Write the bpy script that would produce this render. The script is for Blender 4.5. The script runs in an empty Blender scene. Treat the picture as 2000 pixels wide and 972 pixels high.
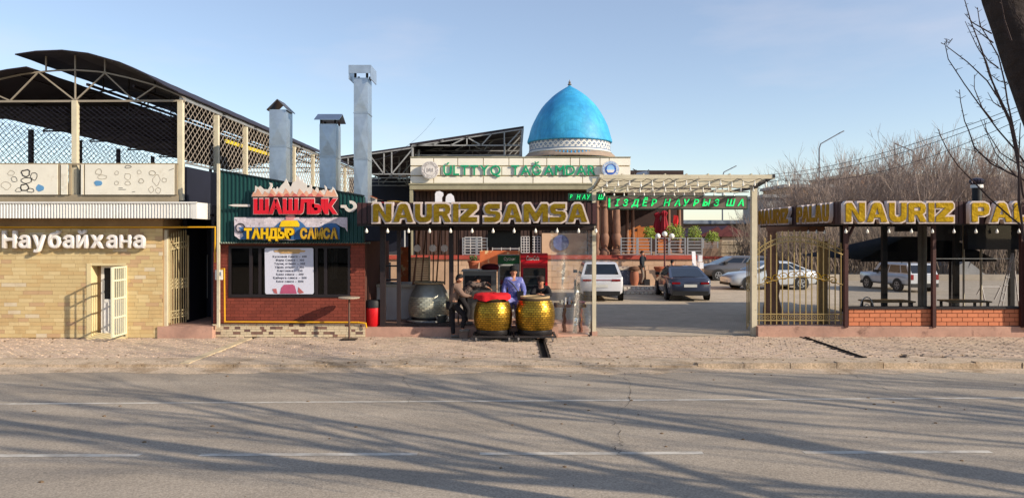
import bpy, bmesh, math, random
from mathutils import Vector, Matrix
rad = math.radians
random.seed(7)
scene = bpy.context.scene
COL = scene.collection
F = 1444.0          # focal length in photo pixels
CZ = 2.77           # eye height
def X(px, Y): return (px - 1000.0) * Y / F
def Z(py, Y): return CZ - (py - 460.0) * Y / F

# ---------------------------------------------------------------- camera, sky, sun
cam_d = bpy.data.cameras.new('camera'); cam = bpy.data.objects.new('camera', cam_d); COL.objects.link(cam)
cam.location = (0, 0, CZ); cam.rotation_euler = (rad(90), 0, 0)
cam_d.sensor_width = 36; cam_d.lens = 36 * F / 2000; cam_d.shift_y = -0.013
cam_d.clip_start = 0.05; cam_d.clip_end = 3000
scene.camera = cam
SUN_AZ, SUN_EL = 115.0, 24.0      # clockwise from +Y
sv = Vector((math.sin(rad(SUN_AZ)) * math.cos(rad(SUN_EL)), math.cos(rad(SUN_AZ)) * math.cos(rad(SUN_EL)), math.sin(rad(SUN_EL))))
w = bpy.data.worlds.new('World'); scene.world = w; w.use_nodes = True
nt = w.node_tree; bg = nt.nodes['Background']
sky = nt.nodes.new('ShaderNodeTexSky'); sky.sky_type = 'NISHITA'; sky.sun_disc = False
sky.sun_elevation = rad(SUN_EL); sky.sun_rotation = rad(SUN_AZ); sky.altitude = 400
sky.air_density = 1.0; sky.dust_density = 0.4; sky.ozone_density = 1.0
wmx = nt.nodes.new('ShaderNodeMix'); wmx.data_type = 'RGBA'; wmx.inputs[0].default_value = 0.25; wmx.inputs[7].default_value = (2.6, 2.7, 3.6, 1)
nt.links.new(sky.outputs[0], wmx.inputs[6])
tc = nt.nodes.new('ShaderNodeTexCoord'); cm = nt.nodes.new('ShaderNodeMapping'); cm.inputs['Scale'].default_value = (2.2, 2.2, 9.0); nt.links.new(tc.outputs['Generated'], cm.inputs['Vector'])
cn = nt.nodes.new('ShaderNodeTexNoise'); cn.inputs['Scale'].default_value = 1.3; cn.inputs['Detail'].default_value = 7; cn.inputs['Roughness'].default_value = .55; nt.links.new(cm.outputs[0], cn.inputs['Vector'])
cr_ = nt.nodes.new('ShaderNodeMapRange'); cr_.inputs[1].default_value = .50; cr_.inputs[2].default_value = .78; cr_.inputs[4].default_value = .30; nt.links.new(cn.outputs[0], cr_.inputs[0])
wm2 = nt.nodes.new('ShaderNodeMix'); wm2.data_type = 'RGBA'; wm2.inputs[7].default_value = (4.6, 4.3, 4.6, 1)   # thin high wisps
nt.links.new(cr_.outputs[0], wm2.inputs[0]); nt.links.new(wmx.outputs[2], wm2.inputs[6]); nt.links.new(wm2.outputs[2], bg.inputs[0]); bg.inputs[1].default_value = 0.14
sd = bpy.data.lights.new('sun', 'SUN'); so = bpy.data.objects.new('sun', sd); COL.objects.link(so)
sd.energy = 4.4; sd.angle = rad(0.55); sd.color = (1.0, 0.87, 0.70)
so.rotation_euler = sv.to_track_quat('Z', 'Y').to_euler(); so.location = (30, -20, 30)
vs = scene.view_settings; vs.view_transform = 'Standard'; vs.look = 'None'; vs.gamma = 1; vs.exposure = 0.48
scene.cycles.max_bounces = 8; scene.cycles.transparent_max_bounces = 24
scene.cycles.caustics_reflective = False; scene.cycles.caustics_refractive = False

# ---------------------------------------------------------------- materials
def S(r, g, b):
    f = lambda c: (c/255/12.92) if c/255 <= 0.04045 else ((c/255 + 0.055)/1.055) ** 2.4
    return (f(r), f(g), f(b))
MATS = {}
def M(name, col, rough=0.75, metal=0.0, var=0.18, scale=2.0, bump=0.15, bscale=40.0, orand=0.0, emit=0.0, spec=0.4, dirt=None, alt=None, coat=0.0):
    """procedural material: base colour with large and fine noise, optional second colour, per-piece variation"""
    if name in MATS: return MATS[name]
    m = bpy.data.materials.new(name); m.use_nodes = True; n = m.node_tree.nodes; L = m.node_tree.links
    p = n['Principled BSDF']; p.inputs['Roughness'].default_value = rough; p.inputs['Metallic'].default_value = metal
    p.inputs['Specular IOR Level'].default_value = spec
    if coat: p.inputs['Coat Weight'].default_value = coat; p.inputs['Coat Roughness'].default_value = 0.05
    geo = n.new('ShaderNodeNewGeometry')
    t1 = n.new('ShaderNodeTexNoise'); t1.inputs['Scale'].default_value = scale; t1.inputs['Detail'].default_value = 7; t1.inputs['Roughness'].default_value = 0.65
    L.new(geo.outputs['Position'], t1.inputs['Vector'])
    val = t1.outputs[0]
    mr = n.new('ShaderNodeMapRange'); mr.inputs[1].default_value = 0.3; mr.inputs[2].default_value = 0.7
    mr.inputs[3].default_value = 1 - var; mr.inputs[4].default_value = 1 + var; L.new(val, mr.inputs[0])
    fac = mr.outputs[0]
    rnd = None
    if orand or alt:
        oi = n.new('ShaderNodeObjectInfo'); ad = n.new('ShaderNodeMath'); ad.operation = 'ADD'
        L.new(oi.outputs['Random'], ad.inputs[0]); L.new(geo.outputs['Random Per Island'], ad.inputs[1])
        fr = n.new('ShaderNodeMath'); fr.operation = 'FRACT'; L.new(ad.outputs[0], fr.inputs[0]); rnd = fr.outputs[0]
        m2 = n.new('ShaderNodeMapRange'); m2.inputs[3].default_value = 1 - orand; m2.inputs[4].default_value = 1 + orand; L.new(rnd, m2.inputs[0])
        mu = n.new('ShaderNodeMath'); mu.operation = 'MULTIPLY'; L.new(fac, mu.inputs[0]); L.new(m2.outputs[0], mu.inputs[1]); fac = mu.outputs[0]
    base = n.new('ShaderNodeRGB'); base.outputs[0].default_value = (*col, 1); cout = base.outputs[0]
    if alt:
        ramp = n.new('ShaderNodeValToRGB'); ramp.color_ramp.interpolation = 'CONSTANT'
        el = ramp.color_ramp.elements; el[0].color = (*col, 1); el[1].position = alt[0][0]; el[1].color = (*alt[0][1], 1)
        for q in alt[1:]:
            e = el.new(q[0]); e.color = (*q[1], 1)
        L.new(rnd, ramp.inputs[0]); cout = ramp.outputs[0]
    if dirt:
        t3 = n.new('ShaderNodeTexNoise'); t3.inputs['Scale'].default_value = dirt[1]; t3.inputs['Detail'].default_value = 9; t3.inputs['Roughness'].default_value = 0.7
        L.new(geo.outputs['Position'], t3.inputs['Vector'])
        r3 = n.new('ShaderNodeMapRange'); r3.inputs[1].default_value = dirt[2]; r3.inputs[2].default_value = dirt[3]; L.new(t3.outputs[0], r3.inputs[0])
        mx = n.new('ShaderNodeMix'); mx.data_type = 'RGBA'; L.new(r3.outputs[0], mx.inputs[0]); L.new(cout, mx.inputs[6]); mx.inputs[7].default_value = (*dirt[0], 1)
        cout = mx.outputs[2]
    vm = n.new('ShaderNodeVectorMath'); vm.operation = 'SCALE'; L.new(cout, vm.inputs[0]); L.new(fac, vm.inputs['Scale'])
    L.new(vm.outputs[0], p.inputs['Base Color'])
    if bump:
        t2 = n.new('ShaderNodeTexNoise'); t2.inputs['Scale'].default_value = bscale; t2.inputs['Detail'].default_value = 5
        L.new(geo.outputs['Position'], t2.inputs['Vector'])
        b = n.new('ShaderNodeBump'); b.inputs['Strength'].default_value = bump; b.inputs['Distance'].default_value = 0.01 if bscale > 10 else 0.04
        L.new(t2.outputs[0], b.inputs['Height']); L.new(b.outputs[0], p.inputs['Normal'])
    if emit:
        p.inputs['Emission Color'].default_value = (*col, 1); p.inputs['Emission Strength'].default_value = emit
    MATS[name] = m
    return m
def glass_mat(name, tint=(0.9, 0.93, 0.93), refl=0.12, rough=0.02, bump=0.0, bscale=4, haze=0.0):
    m = bpy.data.materials.new(name); m.use_nodes = True; n = m.node_tree.nodes; L = m.node_tree.links
    n.remove(n['Principled BSDF']); out = n['Material Output']
    tr = n.new('ShaderNodeBsdfTransparent'); tr.inputs[0].default_value = (*tint, 1)
    gl = n.new('ShaderNodeBsdfGlossy'); gl.inputs['Roughness'].default_value = rough
    fr = n.new('ShaderNodeFresnel'); fr.inputs[0].default_value = 1.5
    ad = n.new('ShaderNodeMath'); ad.operation = 'ADD'; ad.inputs[1].default_value = refl; L.new(fr.outputs[0], ad.inputs[0])
    mx = n.new('ShaderNodeMixShader'); L.new(ad.outputs[0], mx.inputs[0]); L.new(tr.outputs[0], mx.inputs[1]); L.new(gl.outputs[0], mx.inputs[2])
    last = mx.outputs[0]
    if bump:
        geo = n.new('ShaderNodeNewGeometry'); t = n.new('ShaderNodeTexNoise'); t.inputs['Scale'].default_value = bscale; t.inputs['Detail'].default_value = 3
        L.new(geo.outputs['Position'], t.inputs['Vector']); b = n.new('ShaderNodeBump'); b.inputs['Strength'].default_value = bump; b.inputs['Distance'].default_value = 0.05
        L.new(t.outputs[0], b.inputs['Height']); L.new(b.outputs[0], gl.inputs['Normal'])
    if haze:
        df = n.new('ShaderNodeBsdfDiffuse'); df.inputs[0].default_value = (0.7, 0.68, 0.62, 1)
        m2 = n.new('ShaderNodeMixShader'); m2.inputs[0].default_value = haze; L.new(last, m2.inputs[1]); L.new(df.outputs[0], m2.inputs[2]); last = m2.outputs[0]
    L.new(last, out.inputs[0]); MATS[name] = m
    return m
cream_metal = M('cream_paint', S(202, 192, 166), 0.5, var=.12, scale=3, bump=.05, dirt=(S(120, 85, 55), 5, .62, .72))
white_paint = M('white_paint', S(222, 220, 214), 0.5, var=.06, scale=3, bump=.05, dirt=(S(160, 150, 135), 3, .58, .8))
galv = M('galvanised', S(176, 186, 196), 0.32, metal=.75, var=.16, scale=2.5, bump=.25, bscale=3.0)
steel_grey = M('grey_steel', S(150, 150, 148), 0.45, metal=.4, var=.15)
dark_steel = M('dark_steel', S(38, 32, 34), 0.5, metal=.1, var=.2)
black = M('black_plain', S(22, 22, 26), 0.6, var=.2)
gold = M('gold_foil', S(168, 132, 38), 0.3, metal=.9, var=.22, scale=6, bump=.35, bscale=10)
roof_dark = M('dark_roof_sheet', S(46, 38, 44), 0.55, metal=.2, var=.25, scale=1.5)
concrete = M('concrete', S(160, 146, 128), 0.9, var=.15, scale=2.2, bump=.4, dirt=(S(120, 98, 76), 1.2, .45, .75))
pink_plinth = M('pink_plinth', S(180, 142, 124), 0.9, var=.16, scale=3, bump=.5, bscale=18, dirt=(S(112, 84, 72), 2.4, .56, .72))
glass = glass_mat('window_glass', (.74, .76, .78), -.012)
plastic = glass_mat('clear_plastic', (.9, .9, .88), .04, .12, .9, 3.5, .06)

# ---------------------------------------------------------------- mesh builder
ORG = {}
def origin(o):
    return ORG.get(o.name, Vector((0, 0, 0))) if o else Vector((0, 0, 0))
class MB:
    def __init__(s, keep=False): s.v = []; s.f = []; s.m = []; s.cur = 0; s.keep = keep
    def add(s, vs, fs):
        k = len(s.v); s.v += [tuple(a) for a in vs]
        for f in fs: s.f.append(tuple(i + k for i in f)); s.m.append(s.cur)
        return s
    def box(s, x0, x1, y0, y1, z0, z1):
        return s.add([(x0,y0,z0),(x1,y0,z0),(x1,y1,z0),(x0,y1,z0),(x0,y0,z1),(x1,y0,z1),(x1,y1,z1),(x0,y1,z1)],
                     [(0,3,2,1),(4,5,6,7),(0,1,5,4),(1,2,6,5),(2,3,7,6),(3,0,4,7)])
    def beam(s, p, q, a, b=None, up=(0,0,1)):
        b = b or a; p, q = Vector(p), Vector(q); d = (q - p).normalized(); u = Vector(up)
        if abs(d.dot(u)) > .98: u = Vector((0, 1, 0))
        sx = d.cross(u).normalized(); u = sx.cross(d).normalized()
        vs = [c + sx * i * a / 2 + u * j * b / 2 for c in (p, q) for i, j in ((-1,-1),(1,-1),(1,1),(-1,1))]
        return s.add(vs, [(3,2,1,0),(4,5,6,7),(0,1,5,4),(1,2,6,5),(2,3,7,6),(3,0,4,7)])
    def tube(s, p, q, r0, r1=None, n=6, caps=True):
        r1 = r0 if r1 is None else r1; p, q = Vector(p), Vector(q); d = (q - p)
        if d.length < 1e-6: return s
        d.normalize(); u = Vector((0,0,1)) if abs(d.z) < .95 else Vector((1,0,0))
        a = d.cross(u).normalized(); b = d.cross(a)
        vs = [p + (a*math.cos(t) + b*math.sin(t))*r0 for t in [2*math.pi*i/n for i in range(n)]] + [q + (a*math.cos(t) + b*math.sin(t))*r1 for t in [2*math.pi*i/n for i in range(n)]]
        fs = [(i, (i+1) % n, n+(i+1) % n, n+i) for i in range(n)]
        if caps: fs += [tuple(range(n))[::-1], tuple(range(n, 2*n))]
        return s.add(vs, fs)
    def path(s, pts, r, n=6, r1=None):
        r1 = r if r1 is None else r1; k = len(pts) - 1
        for i in range(k): s.tube(pts[i], pts[i+1], r + (r1-r)*i/k, r + (r1-r)*(i+1)/k, n)
        return s
    def lathe(s, prof, c=(0,0,0), n=24, axis='z', a0=0, a1=2*math.pi):
        full = abs(a1 - a0 - 2*math.pi) < 1e-6; cnt = n if full else n + 1; vs = []
        for (r, h) in prof:
            for i in range(cnt):
                t = a0 + (a1 - a0) * i / n; x, y = r*math.cos(t), r*math.sin(t)
                if axis == 'z': v = (c[0]+x, c[1]+y, c[2]+h)
                elif axis == 'y': v = (c[0]+x, c[1]+h, c[2]+y)
                else: v = (c[0]+h, c[1]+x, c[2]+y)
                vs.append(v)
        fs = []
        for j in range(len(prof) - 1):
            for i in range(n):
                i2 = (i+1) % cnt; fs.append((j*cnt+i, j*cnt+i2, (j+1)*cnt+i2, (j+1)*cnt+i))
        return s.add(vs, fs)
    def ell(s, c, r, n=12, m=8):
        if not hasattr(r, '__len__'): r = (r, r, r)
        vs = []; fs = []
        for j in range(m+1):
            ph = math.pi*j/m
            for i in range(n):
                t = 2*math.pi*i/n; vs.append((c[0]+r[0]*math.sin(ph)*math.cos(t), c[1]+r[1]*math.sin(ph)*math.sin(t), c[2]+r[2]*math.cos(ph)))
        for j in range(m):
            for i in range(n): fs.append((j*n+i, (j+1)*n+i, (j+1)*n+(i+1) % n, j*n+(i+1) % n))
        return s.add(vs, fs)
    def prism(s, pts, y0, y1):       # polygon in x,z pushed from y0 to y1
        n = len(pts); vs = [(x, y0, z) for x, z in pts] + [(x, y1, z) for x, z in pts]
        return s.add(vs, [tuple(range(n)), tuple(range(n, 2*n))[::-1]] + [(i, n+i, n+(i+1) % n, (i+1) % n) for i in range(n)])
    def mesh(s, name, mats, off=Vector((0,0,0)), smooth=False, recalc=True):
        me = bpy.data.meshes.new(name)
        me.from_pydata([(a-off.x, b-off.y, c-off.z) for a, b, c in s.v], [], s.f)
        for m in (mats if isinstance(mats, (list, tuple)) else [mats]): me.materials.append(m)
        if isinstance(mats, (list, tuple)): me.polygons.foreach_set('material_index', s.m)
        bm = bmesh.new(); bm.from_mesh(me)
        if recalc and not getattr(s, 'keep', False): bmesh.ops.recalc_face_normals(bm, faces=bm.faces)
        bm.normal_update(); bm.to_mesh(me); bm.free()
        if smooth:
            me.polygons.foreach_set('use_smooth', [True]*len(me.polygons)); me.update()
            try: me.set_sharp_from_angle(angle=rad(40))
            except Exception: pass
        return me
    def build(s, name, mats, parent=None, smooth=False, **kw):
        me = s.mesh(name, mats, origin(parent), smooth)
        return link(name, me, parent, **kw)
def link(name, me, parent=None, label=None, cat=None, group=None, kind=None, loc=None):
    o = bpy.data.objects.new(name, me); COL.objects.link(o)
    if parent: o.parent = parent; ORG[o.name] = origin(parent).copy()
    if loc is not None: o.location = Vector(loc) - origin(parent)
    if label: o['label'] = label
    if cat: o['category'] = cat
    if group: o['group'] = group
    if kind: o['kind'] = kind
    return o
def thing(name, label, cat, loc=(0,0,0), group=None, local=False, kind=None):
    o = bpy.data.objects.new(name, None); COL.objects.link(o); o.empty_display_size = .2
    o['label'] = label; o['category'] = cat; o.location = loc
    if group: o['group'] = group
    if kind: o['kind'] = kind
    ORG[o.name] = Vector((0,0,0)) if local else Vector(loc)
    return o
def copy_tree(o, loc, rz=None, label=None, parent=None):
    c = o.copy(); COL.objects.link(c)
    if parent: c.parent = parent
    else:
        c.location = loc
        if rz is not None: c.rotation_euler.z = rz
        if label: c['label'] = label
    for ch in list(o.children): copy_tree(ch, None, parent=c)
    return c
# curve based shapes: polygons and text
def curve_mesh(name, mat, build, extr, off=0.0, bev=0.0, shear=0.0):
    is_text = isinstance(build, str)
    c = bpy.data.curves.new('tmp', 'FONT' if is_text else 'CURVE')
    if is_text: c.body = build; c.shear = shear
    else:
        c.dimensions = '2D'
        for poly in build:
            sp = c.splines.new('POLY'); sp.points.add(len(poly)-1)
            for i, (a, b) in enumerate(poly): sp.points[i].co = (a, b, 0, 1)
            sp.use_cyclic_u = True
    c.fill_mode = 'BOTH'; c.extrude = extr; c.offset = off; c.bevel_depth = bev; c.bevel_resolution = 1; c.resolution_u = 3
    o = bpy.data.objects.new('tmp', c); COL.objects.link(o)
    dg = bpy.context.evaluated_depsgraph_get(); dg.update()
    me = bpy.data.meshes.new_from_object(o.evaluated_get(dg)); me.name = name
    bpy.data.objects.remove(o); bpy.data.curves.remove(c)
    me.materials.clear(); me.materials.append(mat)
    return me
def shape(name, polys, Yf, depth, mat, parent=None, off=0.0, **kw):
    """polygons in world x,z facing the street at depth Yf, thickness going back"""
    me = curve_mesh(name, mat, polys, depth/2, off)
    og = origin(parent)
    for v in me.vertices:
        x, y, z = v.co; v.co = (x - og.x, (Yf + depth/2) - z - og.y, y - og.z)
    o = link(name, me, parent, **kw)
    return o
BLK = {
 'N': (12, [[(0,0),(0,9),(1,10),(4,10),(8,4.5),(8,10),(12,10),(12,1),(11,0),(8,0),(4,5.5),(4,0)]]),
 'A': (13, [[(0,0),(3.6,9),(5,10),(8,10),(9.4,9),(13,0),(8.8,0),(8.1,2.2),(4.9,2.2),(4.2,0)],[(5.7,4.2),(7.3,4.2),(6.5,6.6)]]),
 'U': (11, [[(0,10),(0,3),(1,1),(3,0),(8,0),(10,1),(11,3),(11,10),(7.2,10),(7.2,3.8),(6.5,3),(4.5,3),(3.8,3.8),(3.8,10)]]),
 'R': (11.5, [[(0,0),(0,9),(1,10),(8,10),(10.3,9),(11,7),(10.3,4.8),(9,4),(11.5,0),(7.2,0),(5.2,3.4),(4,3.4),(4,0)],[(4,6),(4,7.3),(7,7.3),(7.2,6.6),(7,6)]]),
 'I': (4, [[(0,0),(0,10),(4,10),(4,0)]]),
 'Z': (11, [[(0,0),(0,2.8),(5.2,7),(0,7),(0,10),(10,10),(11,9),(11,7),(6,3),(11,3),(11,0)]]),
 'S': (11, [[(0,0),(0,3),(7,3),(7.3,3.6),(6.8,4),(3,4),(1,4.8),(0,7),(1,9.2),(3,10),(10.5,10),(10.5,7),(4.5,7),(4.2,6.6),(4.6,6.2),(8,6.2),(10.3,5.3),(11,3.2),(10.2,1),(8,0)]]),
 'M': (16, [[(0,0),(0,9),(1,10),(4.4,10),(8,5.2),(11.6,10),(15,10),(16,9),(16,0),(12,0),(12,4.6),(9,.4),(7,.4),(4,4.6),(4,0)]]),
 'P': (11, [[(0,0),(0,9),(1,10),(8,10),(10.3,9),(11,6.8),(10.3,4.2),(8,3.2),(4,3.2),(4,0)],[(4,5.8),(4,7.4),(7,7.4),(7.3,6.6),(7,5.8)]]),
 'L': (10, [[(0,0),(0,9),(1,10),(4,10),(4,3),(10,3),(10,0)]]),
}
def block_word(parent, text, x0, x1, z0, z1, Y, mat_back, mat_face, side=None, gap=.9, pop=.16):
    """heavy channel letters: white letter body (part) with gold face (sub-part)"""
    tw = sum(BLK[c][0] for c in text) + gap*(len(text)-1); sx = (x1-x0)/tw; sz = (z1-z0)/10; cx = 0
    for ci, c in enumerate(text):
        wd, polys = BLK[c]
        def tr(u, v): return ((x0 + (cx+u)*sx), z0 + v*sz)
        pl = [[tr(u, v) for u, v in p] for p in polys]
        s = shape('letter', pl[:1], Y-pop-.004*(ci % 2), pop, mat_back, parent, off=.035)
        f = shape('letter_face', pl, Y-pop-.03, .03, mat_face, s, off=-.012)
        if side:       # turn the plane: x runs backwards along y at fixed x = side
            og = origin(parent)
            for ob in (s, f):
                for v in ob.data.vertices:
                    xw, yw, zw = v.co.x+og.x, v.co.y+og.y, v.co.z+og.z
                    v.co = (side + (yw - Y) - og.x, -xw - og.y, zw - og.z)
        cx += wd + gap
alt_ = [0]
def text_word(parent, text, x0, x1, z0, z1, Y, mat, off=.0, extr=.02, shear=0.0, gap=.1, name='letter', cap=.728, bev=0.0, one=False):
    """lettering in the built-in font stretched over x0..x1; one object per letter, or one object for a line of print"""
    gl = []; tot = 0
    for ch in text:
        if ch == ' ': gl.append(None); tot += .38; continue
        me = curve_mesh(name, mat, 'Н' if ch == 'н' else ch, extr/2, (0 if ch == 'M' else off), (.016 if ch == 'M' else bev), shear)
        if ch == 'н':
            for v in me.vertices: v.co.y *= .755; v.co.x *= .8
        xs = [v.co.x for v in me.vertices]; a, b = min(xs), max(xs); gl.append((me, a, b)); tot += b - a + gap
    tot -= gap; sx = (x1-x0)/tot; sz = (z1-z0)/cap; cur = 0; og = origin(parent); out = []
    for g in gl:
        if g is None: cur += .38; continue
        me, a, b = g
        for v in me.vertices:
            x, y, z = v.co; v.co = (x0 + (cur + x - a)*sx - og.x, Y - extr/2 - z - og.y, z0 + y*sz - og.z)
        cur += b - a + gap; alt_[0] ^= 1
        if alt_[0] and not one:
            for v in me.vertices: v.co.y -= .0025
        out.append(me)
    if one:
        bm = bmesh.new()
        for me in out: bm.from_mesh(me); bpy.data.meshes.remove(me)
        me = bpy.data.meshes.new(name); bm.to_mesh(me); bm.free(); me.materials.append(mat)
        return [link(name, me, parent)]
    return [link(name, me, parent) for me in out]

def bricks(parent, x0, x1, z0, z1, Y, bw, bh, mat, name='brick', joint=.008, depth=.02, holes=(), limit=300, vary=0.0, order=None, rnd=None, side=None, stag=.5):
    """courses of single bricks, each an object sharing one mesh; those past the limit joined as stuff"""
    rnd = rnd or random.Random(3)
    unit = MB().box(-.5,.5,-.5,.5,-.5,.5).mesh(name, mat)
    rest = MB(); cells = []; r = 0; z = z0
    nr = max(1, round((z1-z0)/bh)); bh = (z1-z0)/nr
    for r in range(nr):
        za, zb = z0 + r*bh, z0 + (r+1)*bh; x = x0 - (bw*stag if r % 2 else 0)
        while x < x1 - .01:
            ww = bw*(1 + rnd.uniform(-vary, vary)); a, b = max(x, x0), min(x+ww, x1); x += ww
            if b - a < .03: continue
            segs = [(a, b)]
            for (hx0, hx1, hz0, hz1) in holes:
                if zb > hz0 + .01 and za < hz1 - .01:
                    ns = []
                    for (p, q) in segs:
                        if q <= hx0 or p >= hx1: ns.append((p, q)); continue
                        if p < hx0 - .03: ns.append((p, hx0))
                        if q > hx1 + .03: ns.append((hx1, q))
                    segs = ns
            for (p, q) in segs: cells.append((p, q, za, zb))
    if order: cells.sort(key=order)
    og = origin(parent)
    for i, (a, b, za, zb) in enumerate(cells):
        a += joint/2; b -= joint/2; za += joint/2; zb -= joint/2; d = depth*(1 + rnd.uniform(-.25, .25))
        if side is not None: p = (side + (d/2 if Y > 0 else -d/2), (a+b)/2, (za+zb)/2); sc = (d, b-a, zb-za)
        else: p = ((a+b)/2, Y - d/2, (za+zb)/2); sc = (b-a, d, zb-za)
        if i < limit:
            o = link(name, unit, parent, loc=p); o.scale = sc
        else: rest.box(p[0]-sc[0]/2, p[0]+sc[0]/2, p[1]-sc[1]/2, p[1]+sc[1]/2, p[2]-sc[2]/2, p[2]+sc[2]/2)
    if rest.v: rest.build(name + '_courses', mat, parent, kind='stuff')
def boards(parent, x0, x1, z0, z1, Y, bw, mat, name='board', depth=.03, gap=.012, side=None):
    n = max(1, round((x1-x0)/bw)); bw = (x1-x0)/n; unit = MB().box(-.5,.5,-.5,.5,-.5,.5).mesh(name, mat)
    for i in range(n):
        a = x0 + i*bw + gap/2; d = depth*random.uniform(.7, 1.25)
        if side is None: p = (a + (bw-gap)/2, Y-d/2, (z0+z1)/2); sc = (bw-gap, d, z1-z0)
        else: p = (side-d/2, a+(bw-gap)/2, (z0+z1)/2); sc = (d, bw-gap, z1-z0)
        o = link(name, unit, parent, loc=p); o.scale = sc
# ================================================================ THE GROUND
asphalt = M('road_asphalt', S(154, 143, 128), 0.9, var=.08, scale=.5, bump=.6, bscale=55, dirt=(S(164, 151, 134), .35, .38, .68))
earth = M('dry_earth', S(140, 122, 98), 0.95, var=.2, scale=.3, bump=.3)
dust = M('dusty_concrete', S(184, 164, 140), 0.95, var=.12, scale=1.6, bump=.7, bscale=24, dirt=(S(140, 118, 90), 1.1, .5, .68))
paver_m = M('paving_stone', S(190, 168, 148), 0.92, var=.12, scale=1.3, bump=.4, bscale=60, orand=.13, dirt=(S(192, 172, 148), .9, .45, .66))
joint_m = M('paving_joint', S(66, 54, 46), 0.95, var=.2)
mark = M('worn_road_paint', S(198, 192, 180), 0.8, var=.1, scale=3, dirt=(S(160, 149, 134), 4, .40, .68))
crack = M('asphalt_crack', S(44, 38, 34), 0.95, bump=0)
def streaks(m, sx, sy, lo, hi):
    n = m.node_tree.nodes; L = m.node_tree.links; p = n['Principled BSDF']; src = p.inputs['Base Color'].links[0].from_socket
    g = n.new('ShaderNodeNewGeometry'); mp = n.new('ShaderNodeMapping'); mp.inputs['Scale'].default_value = (sx, sy, 1); L.new(g.outputs['Position'], mp.inputs['Vector'])
    t = n.new('ShaderNodeTexNoise'); t.inputs['Scale'].default_value = 1; t.inputs['Detail'].default_value = 8; L.new(mp.outputs[0], t.inputs['Vector'])
    r = n.new('ShaderNodeMapRange'); r.inputs[1].default_value = .3; r.inputs[2].default_value = .7; r.inputs[3].default_value = lo; r.inputs[4].default_value = hi; L.new(t.outputs[0], r.inputs[0])
    v = n.new('ShaderNodeVectorMath'); v.operation = 'SCALE'; L.new(src, v.inputs[0]); L.new(r.outputs[0], v.inputs['Scale']); L.new(v.outputs[0], p.inputs['Base Color'])
streaks(asphalt, .07, 1.3, .86, 1.12); streaks(asphalt, .5, .9, .90, 1.06)
def speck(m, sc, amt):
    n = m.node_tree.nodes; L = m.node_tree.links; p = n['Principled BSDF']; src = p.inputs['Base Color'].links[0].from_socket
    g = n.new('ShaderNodeNewGeometry'); t = n.new('ShaderNodeTexNoise'); t.inputs['Scale'].default_value = sc; t.inputs['Detail'].default_value = 2; L.new(g.outputs['Position'], t.inputs['Vector'])
    r = n.new('ShaderNodeMapRange'); r.inputs[1].default_value = .25; r.inputs[2].default_value = .75; r.inputs[3].default_value = 1-amt; r.inputs[4].default_value = 1+amt; L.new(t.outputs[0], r.inputs[0])
    v = n.new('ShaderNodeVectorMath'); v.operation = 'SCALE'; L.new(src, v.inputs[0]); L.new(r.outputs[0], v.inputs['Scale']); L.new(v.outputs[0], p.inputs['Base Color'])
speck(asphalt, 45, .35); speck(paver_m, 30, .3); speck(dust, 26, .35)
def struct(name, mb, m, smooth=False, **kw): return mb.build(name, m, None, smooth, kind='structure', **kw)
struct('ground', MB().add([(-900,-600,-.16),(900,-600,-.16),(900,1500,-.16),(-900,1500,-.16)], [(0,1,2,3)]), earth)
g = MB(); n = 60       # near verge sits left-right behind the camera
struct('road', MB().add([(-90,5.6,-.10),(90,5.6,-.10),(90,15.95,-.10),(-90,15.95,-.10)], [(0,1,2,3)]), asphalt)
struct('verge', MB().box(-60,60,-14,5.6,-.15,.02), earth)
struct('sidewalk', MB().box(-60,60,16.0,20.6,-.14,-.05), joint_m)
road = bpy.data.objects['road']
# edge line runs a little skew to the street, as photographed
def line(name, pa, pb, ya, yb, wd):
    return MB().add([(pa, ya-wd/2, -.096), (pb, yb-wd/2, -.096), (pb, yb+wd/2, -.096), (pa, ya+wd/2, -.096)], [(0,1,2,3)]).build(name, mark, road)
line('edge_line', -30, 30, 12.05, 13.65, .10)
for (a, b) in ((-60, 275), (390, 815), (937, 1373), (1570, 1935), (2150, 2500)):
    yy = lambda p: 2.87*F/((889.5 - (p/2000)*8) - 460)
    line('lane_dash', (a-1000)*yy(a)/F, (b-1000)*yy(b)/F, yy(a), yy(b), .12)
# cracks across the asphalt
rc = random.Random(5)
def crackline(pts, r):
    mb = MB(); P = []
    for (a, b) in zip(pts[:-1], pts[1:]):
        for i in range(8):
            t = i/8; P.append((a[0]+(b[0]-a[0])*t + rc.uniform(-.05,.05), a[1]+(b[1]-a[1])*t + rc.uniform(-.04,.04)))
    P.append(pts[-1])
    for p, q in zip(P[:-1], P[1:]):
        d = Vector((q[0]-p[0], q[1]-p[1])); nrm = Vector((-d.y, d.x)).normalized()*r*rc.uniform(.12, .5)
        mb.add([(p[0]-nrm.x,p[1]-nrm.y,-.092),(q[0]-nrm.x,q[1]-nrm.y,-.092),(q[0]+nrm.x,q[1]+nrm.y,-.092),(p[0]+nrm.x,p[1]+nrm.y,-.092)], [(0,1,2,3)])
    mb.build('crack', crack, road)
def G(px, py): y = 2.87*F/(py-460); return ((px-1000)*y/F, y)
crackline([G(1215,722), G(1235,770), G(1200,822), G(1216,860), G(1205,874), G(1212,890)], .009)
crackline([G(1640,722), G(1718,756), G(1800,778), G(1830,783)], .008)
crackline([G(785,735), G(812,768), G(800,785), G(830,790)], .007)
crackline([G(1880,722), G(1975,738), G(2080,760)], .006)
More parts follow.
